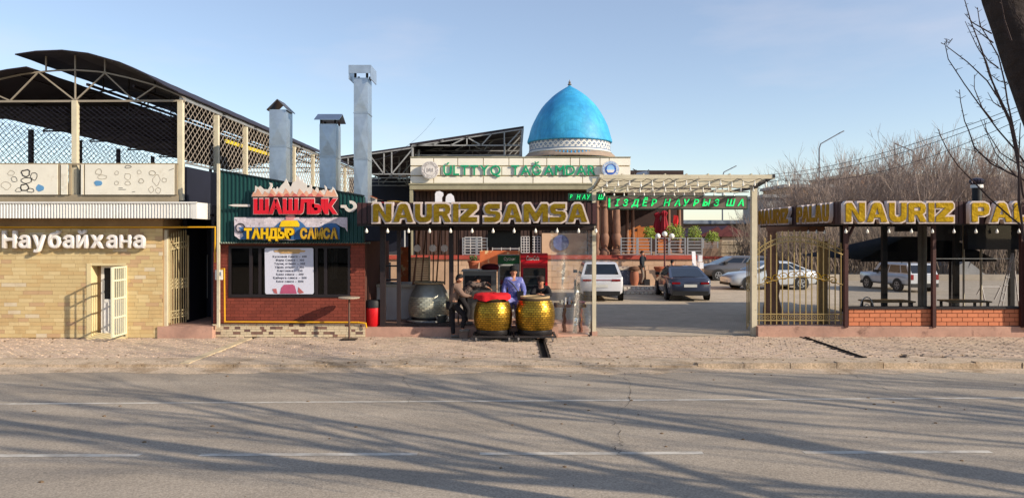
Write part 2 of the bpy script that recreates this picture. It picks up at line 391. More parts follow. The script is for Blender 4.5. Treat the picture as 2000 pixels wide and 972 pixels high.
# kerb stones, sunk to a ramp along the entrance
kerb = thing('kerb', 'low worn concrete kerb stones between the road and the paved walk', 'kerb', (0,15.9,0), kind='structure')
ku = MB().box(-.5,.5,-.5,.5,-.5,.5).mesh('kerb_stone', dust)
for i in range(-14, 16):
    top = -.02 if (-4 <= i <= 3) else .0 if i < -4 else .02
    if i > 4: top = .035 + .012*math.sin(i*2)
    o = link('kerb_stone', ku, kerb, loc=(i+.5, 16.02+rc.uniform(-.012,.012), top/2-.08+.0)); o.scale = (.985, .18, top+.16)
rq = random.Random(15); mb = MB(); xs = [-60+.35*k for k in range(344)]
for k, x in enumerate(xs):     # drift of dust and broken concrete hiding the kerb line
    hi = .012 if x < 4.3 else max(-.02, .012-.05*(x-4.3)); amp = rq.uniform(.05,.30)+.22*math.sin(x*.7)**2
    mb.v += [(x,15.72-amp,-.0975),(x,15.80-amp*.5,-.085),(x,15.98,(-.05 if x < 4.3 else -.085)),(x,16.14,hi),(x,16.5,.009)]
for k in range(len(xs)-1):
    for j in range(4): a = k*5+j; mb.f.append((a,a+5,a+6,a+1)); mb.m.append(0)
mb.build('dust_drift', dust, None, smooth=True, kind='structure')
struct('dusty_strip', MB().box(-60,60,16.12,16.75,-.04,.006), dust)
# paving stones: the widest-looking (nearest) 300 singly, the rest joined
pave = thing('paving', 'tan paving stones in running rows in front of the eateries', 'paving', (0,18.4,0), kind='structure')
pu = MB(); pu.box(-.5,.5,-.5,.5,-.5,.5); pum = pu.mesh('paving_stone', paver_m)
cells = []; rp = random.Random(11); yy = 16.76; r = 0
while yy < 20.35:
    x = -15.6 + (.105 if r % 2 else 0)
    while x < 15.8:
        if not (.66 < x+.1 < .84+.05) and not (7.86 < x+.1 < 8.12) and not (-7.2 < x+.1 < -6.98): cells.append((x, yy))
        x += .21
    yy += .107; r += 1
cells.sort(key=lambda c: (c[1] > 16.95, abs(c[0]) + 3*(c[1]-16.7)))
rest = MB()
for i, (x, y) in enumerate(cells):
    z = rp.uniform(-.010,.012) + .006*math.sin(x*1.3)*math.sin(y*2.2); x0, x1, y0, y1 = x+.009, x+.201, y+.010, y+.098
    if abs(x-9.6) < .9 and abs(y-17.0-.15*math.sin(x*5)) < .22 and rp.random() < .75: continue   # broken patch
    if i < 300:
        o = link('paving_stone', pum, pave, loc=((x0+x1)/2, (y0+y1)/2, (z-.05)/2)); o.scale = (x1-x0, y1-y0, z+.05)
        o.rotation_euler = (rp.uniform(-.03,.03), rp.uniform(-.02,.02), rp.uniform(-.03,.03))
    else:
        a, b, c, d = [z+rp.uniform(-.004,.004) for _ in range(4)]
        rest.add([(x0,y0,-.05),(x1,y0,-.05),(x1,y1,-.05),(x0,y1,-.05),(x0,y0,a),(x1,y0,b),(x1,y1,c),(x0,y1,d)], [(4,5,6,7),(0,1,5,4),(1,2,6,5),(2,3,7,6),(3,0,4,7)])
rest.build('paving_rows', paver_m, pave, kind='stuff')
MB().box(-7.19,-6.99,16.0,19.9,-.04,.02).build('concrete_drain_cover', M('pale_concrete', S(196, 178, 146), .9, bump=.3), pave)
dark_gap = M('dark_channel', S(20, 17, 15), .95, bump=0)
for nm, a, b, lab in (('drain_channel', .67, .84, 'straight open drain slot crossing the paving before the gold ovens'), ('drain_channel', 7.9, 8.04, 'ragged open drain slot crossing the paving by the gold picket fence')):
    t = thing(nm, lab, 'drain', ((a+b)/2, 18, -.05)); m = MB().box(a, b, 16.15, 20.25, -.049, -.044); m.build('channel_floor', dark_gap, t)
    m = MB().box(a-.012, a+.012, 16.75, 20.25, -.05, .012).box(b-.012, b+.012, 16.75, 20.25, -.05, .012); m.build('channel_edge', M('channel_edge_steel', S(50,44,40), .7), t)
# litter of pebbles and dirt clumps
deb = MB(); rd = random.Random(9)
for i in range(420):
    x = rd.uniform(-15, 15); y = rd.choice([rd.gauss(16.2, .22), rd.gauss(16.3,.5), rd.uniform(8, 15.5), rd.uniform(16.8, 20)]); s = rd.uniform(.006,.028)
    deb.ell((x, y, (-.095 if y < 15.95 else .008)), (s*1.4, s, s*.7), 5, 3)
deb.build('debris', M('pebble', S(116, 96, 74), .9), None, kind='stuff', label='small pebbles and clods scattered along the kerb', cat='debris')
# courtyard beyond the gantry
yardm = M('yard_paving', S(192, 176, 154), .92, var=.12, scale=.8, bump=.5, bscale=9)
def brick_tint(m, sc, mort, w_=.2, h_=.1, amt=.35):
    n = m.node_tree.nodes; L = m.node_tree.links; p = n['Principled BSDF']; src = p.inputs['Base Color'].links[0].from_socket
    g = n.new('ShaderNodeNewGeometry'); bt = n.new('ShaderNodeTexBrick'); bt.inputs['Scale'].default_value = sc; bt.inputs['Brick Width'].default_value = w_; bt.inputs['Row Height'].default_value = h_
    bt.inputs['Mortar Size'].default_value = .008; bt.inputs['Color1'].default_value = (1,1,1,1); bt.inputs['Color2'].default_value = (.82,.82,.82,1); bt.inputs['Mortar'].default_value = (mort,)*3 + (1,)
    L.new(g.outputs['Position'], bt.inputs['Vector']); mx = n.new('ShaderNodeMix'); mx.data_type = 'RGBA'; mx.blend_type = 'MULTIPLY'; mx.inputs[0].default_value = 1
    L.new(src, mx.inputs[6]); L.new(bt.outputs[0], mx.inputs[7]); L.new(mx.outputs[2], p.inputs['Base Color'])
brick_tint(yardm, 1, .55)
struct('courtyard', MB().box(-18, 60, 20.6, 90, -.14, -.004), yardm)
struct('far_field', MB().add([(-400,90,-.02),(500,90,-.02),(500,900,-.02),(-400,900,-.02)], [(0,1,2,3)]), earth)

# ================================================================ LEFT BAKERY
YB = 20.0
ybrick = M('yellow_brick', S(206, 182, 132), .8, var=.09, scale=.9, bump=.3, orand=.04, alt=[(.45, S(200, 172, 122)), (.70, S(210, 188, 140)), (.86, S(190, 158, 120)), (.96, S(208, 192, 162))], dirt=(S(166, 140, 102), .7, .55, .85))
ymortar = M('yellow_mortar', S(150, 124, 90), .9)
bak = thing('bakery_building', 'yellow brick bakery with white corrugated parapet and barred door at left', 'building', (-13, 20.5, 0))
dx0, dx1, dz1 = X(177,YB), X(247,YB), Z(517,YB)
bx0, bx1 = -18.0, X(318,YB); zt = Z(430, YB); zf = Z(394, 19.5)
MB().box(bx0,dx0,YB,20.3,0,zt).box(dx1,bx1,YB,20.3,0,zt).box(dx0,dx1,YB,20.3,dz1,zt).box(bx0,bx1,20.3,27,0,zt).box(bx0,bx1+.02,YB,27,zt,zf-.25).build('wall', ymortar, bak)
bricks(bak, bx0, bx1, .02, Z(446,YB), YB, .345, .105, ybrick, joint=.006, depth=.010, holes=[(dx0,dx1,0,dz1)], vary=.22, order=lambda c: -c[0], limit=300)
revm = M('cream_reveal', S(214, 196, 150), .8, var=.1, bump=.2)
MB().box(dx0-.10,dx0+.02,YB-.02,20.3,0,dz1+.04).box(dx1-.02,dx1+.03,YB-.015,20.3,0,dz1).box(dx0,dx1,YB-.01,20.3,dz1-.02,dz1+.05).build('door_reveal', revm, bak)
# step slope at the threshold
MB().add([(dx0-.05,YB-.18,.0),(dx1+.02,YB-.12,.0),(dx1+.02,20.25,.12),(dx0-.05,20.25,.12),(dx0-.05,YB-.18,-.03),(dx1+.02,YB-.12,-.03)], [(0,1,2,3),(0,4,5,1)]).build('threshold', revm, bak)
d = MB().box(dx0+.16,dx0+.24,20.22,20.28,.1,dz1-.03).box(dx0+.24,dx1,20.22,20.28,dz1-.09,dz1-.03).box(dx1-.07,dx1-.01,20.22,20.28,.1,dz1-.09).box(dx0+.24,dx1-.07,20.22,20.28,Z(590,20.2),Z(584,20.2)).box(dx0+.24,dx1-.07,20.22,20.28,.1,.17).box(dx0+.36,dx0+.385,20.2,20.22,.17,Z(590,20.2))
door = d.build('door', white_paint, bak)
MB().box(dx0+.24,dx1-.07,20.235,20.26,.17,Z(590,20.2)).build('door_panel', M('white_door_panel', S(196,196,196), .5), door)
MB().box(dx0+.24,dx1-.07,20.235,20.26,Z(584,20.2),dz1-.09).build('door_glass', M('dark_glass', S(16,18,22), .08, spec=.6, bump=0, var=.3), door)
# barred grille door standing open
gx, gy = dx1-.01, YB-.02; L_ = .75; ang = rad(273); dv = Vector((math.cos(ang), math.sin(ang), 0)); z0, z1 = .12, dz1-.03
gr = MB(); P = lambda t, z: (gx+dv.x*L_*t, gy+dv.y*L_*t, z)
for zz in (z0+.02, z0+.5, z0+1.0, z0+1.47, z1-.02)[:]: gr.beam(P(0,zz), P(1,zz), .03, .04)
gr.beam(P(0,z0), P(0,z1), .05); gr.beam(P(1,z0), P(1,z1), .05)
for i in range(1, 7): gr.beam(P(i/7,z0), P(i/7,z1), .018)
gr.build('door_grille', M('cream_grille', S(226,222,190), .5, var=.06), bak)
# corrugated fascia (ribs)
def corrug(x0, x1, z0, z1, Y, pitch, depth, name, m, parent, top=None, rib=.35):
    mb = MB(); pts = []; x = x0
    while x < x1 - 1e-6:
        for (t, dd) in ((0, 0), (rib*.7, 0), (rib, -depth), (1-rib*.3, -depth)):
            if x + t*pitch <= x1: pts.append((x + t*pitch, Y + dd))
        x += pitch
    pts.append((x1, Y)); vs = []
    for (a, b) in pts:
        zz = top(a) if top else z1; vs += [(a, b, z0), (a, b, zz)]
    for i in range(len(pts)-1): mb.f.append((2*i, 2*i+2, 2*i+3, 2*i+1)); mb.m.append(0)
    mb.v = vs; return mb.build(name, m, parent)
YF = 19.45; fx1 = X(385, YF)
corrug(-18, fx1-.12, Z(426,YF), Z(397,YF), YF, .078, .03, 'corrugated_parapet', white_paint, bak, rib=.5)
MB().box(-18,fx1-.02,YF+.01,YF+.05,Z(426,YF),Z(394,YF)).box(-18,fx1,YF-.05,YF+.01,Z(397,YF),Z(394,YF)).box(fx1-.12,fx1,YF-.03,YF+.9,Z(427,YF),Z(395,YF)).box(-18,fx1-.05,YF+.05,20.2,Z(396,YF)-.05,Z(396,YF)).box(-18,fx1-.05,YF+.05,YB+.05,Z(426,YF)+.02,Z(426,YF)+.06).build('parapet_frame', white_paint, bak)
bsign = thing('bakery_sign', 'white raised cursive style letters reading Наубайхана on yellow brick', 'sign', (X(145,YB), YB-.02, Z(466,YB)))
text_word(bsign, 'Наубайхана', X(6,YB-.1), X(284,YB-.1), Z(483,YB), Z(452,YB), YB-.075, M('white_letter', S(226,220,214), .5, var=.04), off=.0, extr=.06, gap=.085, bev=.042)
og = bsign.location
gr = MB()
# passage with side gate
side_door = thing('side_passage', 'dark roofed side passage with papers on its black door', 'passage', (X(367,20.8), 22, 0))
navy = M('navy_sheet', S(24, 26, 40), .6, var=.25, scale=1.5)
px0, px1 = bx1+.02, X(416,20.4)
MB().box(px0, px1+.1, 22.3, 22.4, .2, 3.6).box(px1, px1+.08, 20.3, 22.3, .3, 3.6).box(px0, px1+.1, 20.3, 22.4, 3.3, 3.36).build('passage_wall', navy, side_door)
MB().box(px0+.5, px1-.02, 22.24, 22.3, .32, 2.75).build('door', black, side_door)
for (a, b, c, e, m) in ((385,396,500,531,S(190,178,160)), (388,394,534,548,S(90,82,80)), (388,395,551,556,S(180,176,170)), (392,400,505,512,S(80,70,90))):
    MB().box(X(a,22.2),X(b,22.2),22.225,22.235,Z(e,22.2),Z(c,22.2)).build('paper', M('paper_%d' % a, m, .8, bump=0), side_door)
MB().tube((X(343,22.2),22.2,.9),(X(343,22.2),22.2,2.2),.015).tube((X(405,22.2),22.2,.9),(X(405,22.2),22.2,2.2),.015).build('door_bar', steel_grey, side_door)
plp = MB().box(X(309,YB), X(416,YB)-.0, 19.95, 22.3, -.02, Z(637,YB)); plp.build('step', pink_plinth, side_door)
# gate leaf, gold-grey
gatem = M('gate_paint', S(200, 184, 142), .45, metal=.3, var=.15)
gp = thing('side_gate', 'grey wrought iron gate leaf open beside the bakery corner', 'gate', (X(324,20.1), 20.1, Z(637,20)))
MB().beam((X(323.5,20.1),20.12,.28),(X(323.5,20.1),20.12,Z(449,20.1)),.09).build('gate_post', cream_metal, gp)
A = Vector((X(330,20.2),20.2,0)); Bp = Vector((X(369,21.0),20.95,0)); mb = MB(); zb_, zt_ = Z(629,20.3), Z(470,20.3)
MB().beam((A.x,A.y,zb_),(A.x,A.y,zt_+.1),.06).beam((Bp.x,Bp.y,zb_),(Bp.x,Bp.y,zt_+.15),.04).beam((A.x,A.y,zb_+.12),(Bp.x,Bp.y,zb_+.12),.03).beam((A.x,A.y,zb_+.3),(Bp.x,Bp.y,zb_+.3),.03).beam((A.x,A.y,zt_-.1),(Bp.x,Bp.y,zt_),.03).beam((A.x,A.y,zt_-.25),(Bp.x,Bp.y,zt_-.15),.03).build('gate_frame', gatem, gp)
for i in range(1, 8):
    q = A.lerp(Bp, i/8); MB().tube((q.x,q.y,zb_-.06),(q.x,q.y,zt_+.12+.12*math.sin(i/8*1.6)),.013,.013,5).tube((q.x,q.y,zt_+.12+.12*math.sin(i/8*1.6)),(q.x,q.y,zt_+.2+.12*math.sin(i/8*1.6)),.02,.0,5).build('bar', gatem, gp)
sc = MB()
for k, zz in enumerate((zt_-.17, 1.45, 1.35, 1.55, zb_+.21)):
    for i in range(4):
        q = A.lerp(Bp, (i+.5)/4); R_ = .05
        sc.path([(q.x+ (Bp-A).normalized().x*R_*math.cos(t), q.y+(Bp-A).normalized().y*R_*math.cos(t), zz+R_*math.sin(t)) for t in [j*math.pi/4 for j in range(9)]], .008, 4)
sc.build('scrollwork', gatem, gp)
# yellow gas pipes
yp = M('yellow_pipe', S(214, 160, 30), .4, var=.1)
def pipe(label, pts, r=.022):
    t = MB(); t.path(pts, r, 8)
    for p in pts[1:-1]: t.ell(p, r*1.15, 8, 6)
    return t.build('gas_pipe', yp, None, smooth=True, label=label, cat='pipe')
pipe('yellow gas pipe running along the bakery wall and down to the brick corner', [(-18,19.9,Z(443.5,19.9)),(X(420,19.9),19.9,Z(443.5,19.9)),(X(420,20.1),20.1,Z(512,20.1))], .020)
pipe('yellow gas pipe from meter down and along the foot of red kiosk', [(X(428,20.1),20.14,Z(526,20.1)),(X(438,20.1),20.1,Z(525,20.1)),(X(439,20.1),20.1,Z(628,20.1)),(X(700,20.1),20.1,Z(629,20.1)),(X(714,20.1),20.1,Z(631,20.1)),(X(716,20.1),20.1,Z(640,20.1))])
t = thing('gas_meter', 'small white gas meter box on the red brick corner', 'meter', (X(426,20.1),20.1,Z(546,20.1)))
MB().box(X(421,20.05),X(434,20.05),20.02,20.16,Z(546,20.05),Z(527,20.05)).build('meter_case', white_paint, t)
MB().box(X(424,20),X(431,20),20.005,20.02,Z(538,20),Z(531,20)).build('dial', M('meter_dial', S(120,130,140), .3), t)

# ================================================================ ARCHED CANOPY ABOVE
YC = 20.7; YE = 44.0
can = thing('arched_canopy', 'long dark arched sheet metal canopy on cream posts over left terrace', 'canopy', (-13, 21, 3.7))
def cp(px, py): return (X(px, YC), Z(py, YC))
secA = [cp(*p) for p in ((50,115),(90,109),(140,107),(190,113),(250,130),(300,153),(335,174),(362,187))]
secB = [cp(*p) for p in ((72,139),(35,144),(0,151),(-60,164),(-120,178),(-175,190))]
def sheet(sec, y0, y1, name):
    mb = MB(); n = len(sec); rib = []; th = .03; ny = 34
    # corrugated underside running across
    rows = []
    for j in range(ny+1):
        y = y0 + (y1-y0)*j/ny; rows.append(y)
    for j, y in enumerate(rows):
        for (a, b) in sec: mb.v.append((a, y, b + (0.012 if j % 2 else 0)))
        for (a, b) in sec: mb.v.append((a, y, b + th + (0.012 if j % 2 else 0)))
    for j in range(ny):
        for i in range(n-1):
            a = j*2*n+i; c = a+2*n; mb.f += [(a, a+1, c+1, c), (a+n, c+n, c+1+n, a+1+n)]; mb.m += [0, 0]
        for i in (0, n-1):
            a = j*2*n+i; c = a+2*n; mb.f.append((a, c, c+n, a+n)); mb.m.append(0)
    for j in (0, ny):
        for i in range(n-1): a = j*2*n+i; mb.f.append((a, a+1, a+1+n, a+n)); mb.m.append(0)
    return mb.build(name, roof_dark, can)
sheet(secA, YC-.45, YE, 'roof_sheet'); sheet(secB, YC-.45, YE, 'roof_sheet')
def fr(px, py, Y=YC): return (X(px,YC), Y, Z(py,YC))
post = []
for k in range(9):            # trusses back along the hall
    Y = YC + k*2.9; wd = .05 if k == 0 else .04; tr = MB()
    tr.beam(fr(-172,199,Y), fr(362,197,Y), wd, .055)
    top = [(-172,196),(-110,180),(-50,166),(0,155),(40,146),(75,141),(110,138),(147,137),(190,140),(205,142),(250,152),(300,166),(340,182),(362,192)]
    for a, b in zip(top[:-1], top[1:]): tr.beam(fr(*a,Y), fr(*b,Y), .04, .04)
    for a, b in (((75,141),(20,197)),((20,197),(-50,166)),((-50,166),(-110,197)),((75,141),(147,197)),((147,137),(147,197)),((147,197),(205,143)),((205,143),(262,197)),((262,197),(305,168)),((90,139),(90,110)),((205,142),(205,116)),((147,137),(147,108))):
        tr.beam(fr(*a,Y), fr(*b,Y), .034, .034)
    o = tr.build('truss', M('truss_paint', S(150,140,124), .5, var=.15) if k == 0 else dark_steel, can)  # rear trusses darkened by material to stand for shade under the roof
zdk = 3.75
for k, Y in enumerate((YC, 23.2, 25.7, 28.6, 31.4, 34.4, 37.6, 41, 44)):
    MB().box(-9.27-.07,-9.27+.07,Y-.07,Y+.07,(0 if k == 1 else zdk),Z(197,YC)).build('post', cream_metal, can)
    if k > 1:  MB().box(-16.72-.06,-16.72+.06,Y-.07,Y+.07,zdk-.2,6.45).build('post', dark_steel, can)
MB().box(X(142.5,YC),X(152.5,YC),YC-.07,YC+.07,3.6,Z(197,YC)).build('post', cream_metal, can)
MB().box(-16.8,-16.66,YC-.07,YC+.07,3.6,6.6).build('post', cream_metal, can)
MB().beam((-9.27,YC,Z(187,YC)-.05),(-9.27,YE,Z(187,YC)-.05),.08,.12).beam((-9.27,YC,zdk+1.08),(-9.27,YE,zdk+1.08),.05).build('eave_beam', steel_grey, can)
for (xx, zz) in ((-11.9,7.0),(-10.6,6.95),(-13.9,7.3),(-15.3,6.9)): MB().beam((xx,YC,zz),(xx,YE,zz),.05,.07).build('purlin', dark_steel, can)
# diamond lattice
def lattice(p0, p1, z0f, z1f, cell, name='lattice', r=.009, m=steel_grey, asp=1.0, skip=None):
    """diamond mesh between two uprights; z0f and z1f give bottom and top at parameter t"""
    p0, p1 = Vector(p0), Vector(p1); Ln = (p1-p0).length; mb = MB(); dz = cell*asp; zmin = min(z0f(0), z0f(1)); zmax = max(z1f(0), z1f(1)); H = zmax - zmin
    n = int((Ln + H/asp)/cell) + 2
    for s in (1, -1):
        for i in range(-n, n*2):
            segs = []; st = max(6, int(H/dz)*2)
            prev = None
            for k in range(st+1):
                z = zmin + H*k/st; u = i*cell + s*(z-zmin)/asp; t = u/Ln
                ok = 0 <= t <= 1 and z0f(min(max(t,0),1)) <= z <= z1f(min(max(t,0),1))
                if ok:
                    q = p0.lerp(p1, t); q = Vector((q.x, q.y, z))
                    if prev is None: a = q
                    prev = q
                elif prev is not None:
                    if (prev-a).length > .02: mb.tube(a, prev, r, r, 3, caps=False)
                    prev = None
            if prev is not None and (prev-a).length > .02: mb.tube(a, prev, r, r, 3, caps=False)
    o = mb.build(name, m, can, kind='stuff'); return o
zl0 = Z(322,YC)
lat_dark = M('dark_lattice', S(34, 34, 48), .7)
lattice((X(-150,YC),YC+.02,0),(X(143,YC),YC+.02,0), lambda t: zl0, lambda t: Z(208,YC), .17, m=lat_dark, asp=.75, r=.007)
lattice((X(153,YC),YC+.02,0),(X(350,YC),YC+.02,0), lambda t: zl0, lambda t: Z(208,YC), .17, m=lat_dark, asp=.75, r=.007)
lat_lit = M('lattice_paint', S(158, 146, 132), .5)  # paler copy of the lattice paint, sunlight put into its colour
ys = (YC, 23.2, 25.7, 28.6, 31.4, 34.4, 37.6, 41, 44)
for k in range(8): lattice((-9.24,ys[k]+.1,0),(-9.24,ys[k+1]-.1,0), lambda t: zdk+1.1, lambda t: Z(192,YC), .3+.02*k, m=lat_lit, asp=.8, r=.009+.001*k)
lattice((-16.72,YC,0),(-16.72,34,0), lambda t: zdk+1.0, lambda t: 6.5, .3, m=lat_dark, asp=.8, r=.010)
MB().box(-16.8,-16.7,YC,44,3.5,4.75).build('side_panel', M('old_cream_panel', S(150,146,140), .7), can)
# far end wall & floor of terrace
MB().box(-17,-9.4,44.2,44.4,0,5.4).build('end_wall', black, can)
MB().box(-17,-9.3,20.75,44.2,3.5,3.66).build('terrace_floor', M('terrace_floor', S(96,84,74), .9), can)
MB().box(-9.33,-9.21,20.95,44.2,0,4.72).build('side_wall', navy, can)
MB().beam((X(345,24)+.3,26,4.75),(-9.6,38,4.75),.12,.16).beam((-15.2,36,4.9),(-10.2,36,5.2),.1,.3).build('yellow_strip', M('yellow_strip_paint', S(224,200,40), .5), can)
MB().beam((X(362,23),22.9,Z(391,23)),(X(420,23),23.3,Z(398,23)),.05,.07).beam((-9.5,24.5,5.9),(-9.5,29.5,5.95),.04,.12).build('yellow_rail', M('yellow_strip_paint', S(224,200,40), .5), can)
# cream hoarding panels with plain doodles
pan = thing('painted_panels', 'cream balustrade panels with faded cartoon doodles above the white parapet', 'balustrade', (X(170,YC-.2), YC-.2, 3.9))
panm = M('cream_panel', S(222, 216, 200), .6, var=.06, scale=2, dirt=(S(176,160,134), 1.5, .6, .8)); pz0, pz1 = Z(380,YC-.2), Z(321,YC-.2); YP = YC-.2
for (a, b) in ((-160,-62),(-58,112),(119,131),(158,162.5),(166,340)):
    MB().box(X(a,YP),X(b,YP),YP,YP+.05,pz0,pz1).build('panel', panm, pan)
pf = M('panel_frame', S(150, 136, 112), .6)
fm = MB().box(X(-162,YP),X(346,YP),YP+.06,YP+.1,pz1-.01,pz1+.04).box(X(-162,YP),X(346,YP),YP+.06,YP+.1,pz0-.28,pz0)
for a in (115,135,164,343): fm.box(X(a-2,YP),X(a+2,YP),YP+.02,YP+.08,pz0,pz1)
fm.build('panel_frame', pf, pan)
ink = M('doodle_ink', S(60, 56, 56), .8, bump=0, var=.3); inkb = M('doodle_blue', S(90, 140, 180), .8, bump=0); inkw = M('doodle_white', S(226,222,210), .8, bump=0); inkl = M('doodle_line', S(146, 132, 108), .8, bump=0)
def doodle(pts, wd, m, closed=False):
    wd *= .6; mb = MB(); Q = [Vector((X(a,YP), YP-.006, Z(b,YP))) for a, b in pts]
    if closed: Q.append(Q[0])
    for a, b in zip(Q[:-1], Q[1:]):
        d = (b-a).normalized(); s_ = Vector((-d.z,0,d.x))*wd/2; mb.add([a-s_-d*wd*.3,b-s_+d*wd*.3,b+s_+d*wd*.3,a+s_-d*wd*.3],[(0,1,2,3)])
    mb.build('drawing', m, pan)
rdd = random.Random(21)
def blob(cx, cy, r1, r2, n=11): return [(cx+r1*math.cos(t)*rdd.uniform(.75,1.15), cy+r2*math.sin(t)*rdd.uniform(.75,1.15)) for t in [2*math.pi*i/n for i in range(n)]]
for (cx, cy, r1, r2, wd, m) in ((50,338,9,7,.05,ink),(52,352,12,6,.035,ink),(48,366,8,7,.05,ink),(66,345,7,8,.03,ink),(28,350,6,6,.02,ink),(12,362,9,8,.015,inkl),(22,338,7,5,.014,inkl),(37,371,7,4,.02,ink),(60,372,7,4,.03,ink),
     (193,336,7,6,.018,inkl),(200,346,9,4,.015,inkl),(250,326,6,3,.022,ink),(228,338,4,4,.012,inkl),(250,345,7,7,.014,inkl),(272,336,4,4,.012,inkl),(276,354,5,5,.018,inkl),(228,358,4,4,.014,inkl),(298,338,6,5,.02,inkl),(306,352,7,11,.014,inkl),(296,370,5,6,.014,inkl),(309,372,5,6,.014,inkl),(321,352,5,5,.014,inkl),(250,358,6,4,.016,inkl)):
    doodle(blob(cx,cy,r1,r2), wd, m, True)
for b_, m in ((blob(78,367,9,7,10), inkb), (blob(192,358,9,6,9), inkb)):
    shape('drawing', [[(X(a,YP),Z(b,YP)) for a, b in b_]], YP-.008, .006, m, pan)
for ln in (((232,370),(246,370)),((330,333),(340,329)),((258,375),(264,374)),((232,367),(240,367))): doodle(ln, .02, ink)
# ================================================================ RED BRICK KIOSK
YK = 20.25
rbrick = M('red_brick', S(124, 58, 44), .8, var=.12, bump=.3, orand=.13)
rmort = M('red_mortar', S(86, 52, 42), .9)
kio = thing('brick_kiosk', 'red brick snack kiosk with a wide dark window and green metal upper front', 'building', (X(565,YK), YK, 0))
kx0, kx1 = X(417,YK), X(713,YK); wx0, wx1, wz0, wz1 = X(447,YK), X(684,YK), Z(578,YK), Z(481,YK); kz = Z(472,YK); pzt = Z(632,YK)
w_ = MB().box(kx0,wx0,YK,YK+.25,0,kz).box(wx1,kx1,YK,YK+.25,0,kz).box(wx0,wx1,YK,YK+.25,0,wz0).box(wx0,wx1,YK,YK+.25,wz1,kz)
w_.box(kx0,kx0+.2,YK+.25,24,0,kz).box(kx1-.2,kx1,YK+.25,24,0,kz).box(kx0,kx1,24,24.2,0,kz).box(kx0,kx1,YK+.25,24.2,kz+.5,kz+.6); w_.build('wall', rmort, kio)
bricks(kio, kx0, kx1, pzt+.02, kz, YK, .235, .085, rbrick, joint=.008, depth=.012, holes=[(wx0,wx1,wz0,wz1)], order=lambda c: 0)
cstone = M('mosaic_stone', S(206,190,160), .85, var=.1, bump=.4, orand=.07, alt=[(.72, S(126,96,84)), (.86, S(196,172,140)), (.93, S(104,80,74))])
pl = MB().box(kx0-.02,kx1+.02,YK-.06,YK,0,pzt).build('plinth', M('mosaic_mortar', S(150,130,104), .9), kio)
bricks(pl, kx0-.02, kx1+.02, .01, pzt, YK-.06, .16, .073, cstone, name='stone', joint=.007, depth=.014, vary=.35, rnd=random.Random(8))
wf = MB().box(wx0,wx1,YK-.03,YK+.1,wz0-.03,wz0+.05).box(wx0,wx1,YK-.03,YK+.1,wz1-.05,wz1).box(wx0,wx0+.06,YK-.03,YK+.1,wz0+.05,wz1-.05).box(wx1-.06,wx1,YK-.03,YK+.1,wz0+.05,wz1-.05)
for p in (490, 508, 618, 636): wf.box(X(p,YK)-.04,X(p,YK)+.04,YK-.02,YK+.08,wz0+.05,wz1-.05)
wf.build('window_frame', dark_steel, kio)
MB().box(wx0+.06,wx1-.06,YK+.03,YK+.04,wz0+.05,wz1-.05).build('window_glass', glass_mat('kiosk_glass', (.42,.44,.48), 0.0), kio)
MB().box(kx0+.25,kx1-.25,YK+2.2,YK+2.25,0,kz).build('inner_wall', M('kiosk_inner', S(26,22,24), .8), kio)
mb = MB()
for i in range(6): x = X(640+i*2.6,YK); mb.box(x, x+.032, YK+.2+.02*(i%2), YK+.23+.02*(i%2), Z(545,YK)-.02*math.sin(i), wz1-.05)
mb.build('curtain', M('beige_curtain', S(176,150,116), .9), kio)
# menu poster
men = thing('menu_banner', 'white menu poster with price lines in the kiosk window', 'poster', (X(565,20.2), 20.2, wz0))
YM = YK-.045; X_ = lambda p: X(p,YM); Z_ = lambda p: Z(p,YM)
c8 = [(517,486),(519,484),(610,484),(612,486),(613,571),(611,574),(520,574),(518,571)]
shape('poster_sheet', [[(X_(a),Z_(b)) for a,b in c8]], YM-.008, .012, M('poster_white', S(206,208,222), .6, var=.03, bump=0), men)
inkm = M('poster_ink', S(50,48,62), .7, bump=0)
lines = [('Кусковой Самса – 400',533,599),('Фарш Самса – 350',539,594),('Тауық етімен – 300',536,596),('Үйрек етімен – 300',537,594),('Картошка – 250',542,591),('Қазы самса – 500',540,593),('Қабырға самса – 500',534,599),('Кесе самса – 1500',540,593)]
for i, (t_, a, b) in enumerate(lines):
    zc = 500.5 + i*6.9; text_word(men, t_, X_(a), X_(b), Z_(zc+2.2), Z_(zc-1.8), YM-.010, inkm, off=.012, extr=.003, name='text_line', one=True, gap=.12)
shape('ornament', [[(X_(a),Z_(b)) for a,b in ((535,489),(543,488),(546,486),(585,486),(588,488),(597,489),(595,492),(587,492),(584,495),(549,495),(545,492),(537,492))]], YM-.016, .006, M('ornament_tan', S(196,160,110), .8, bump=0), men)
shape('picture', [[(X_(a),Z_(b)) for a,b in ((547,573),(550,561),(555,555.5),(572,555),(576,558),(580,573))]], YM-.016, .006, M('poster_pink', S(176,84,116), .8, bump=0), men)
for q in (((532,564),(540,563),(542,573),(536,572)),((583,560),(594,571),(586,573),(582,570))): shape('picture', [[(X_(a),Z_(b)) for a,b in q]], YM-.016, .006, M('poster_red', S(176,96,96), .8, bump=0), men)
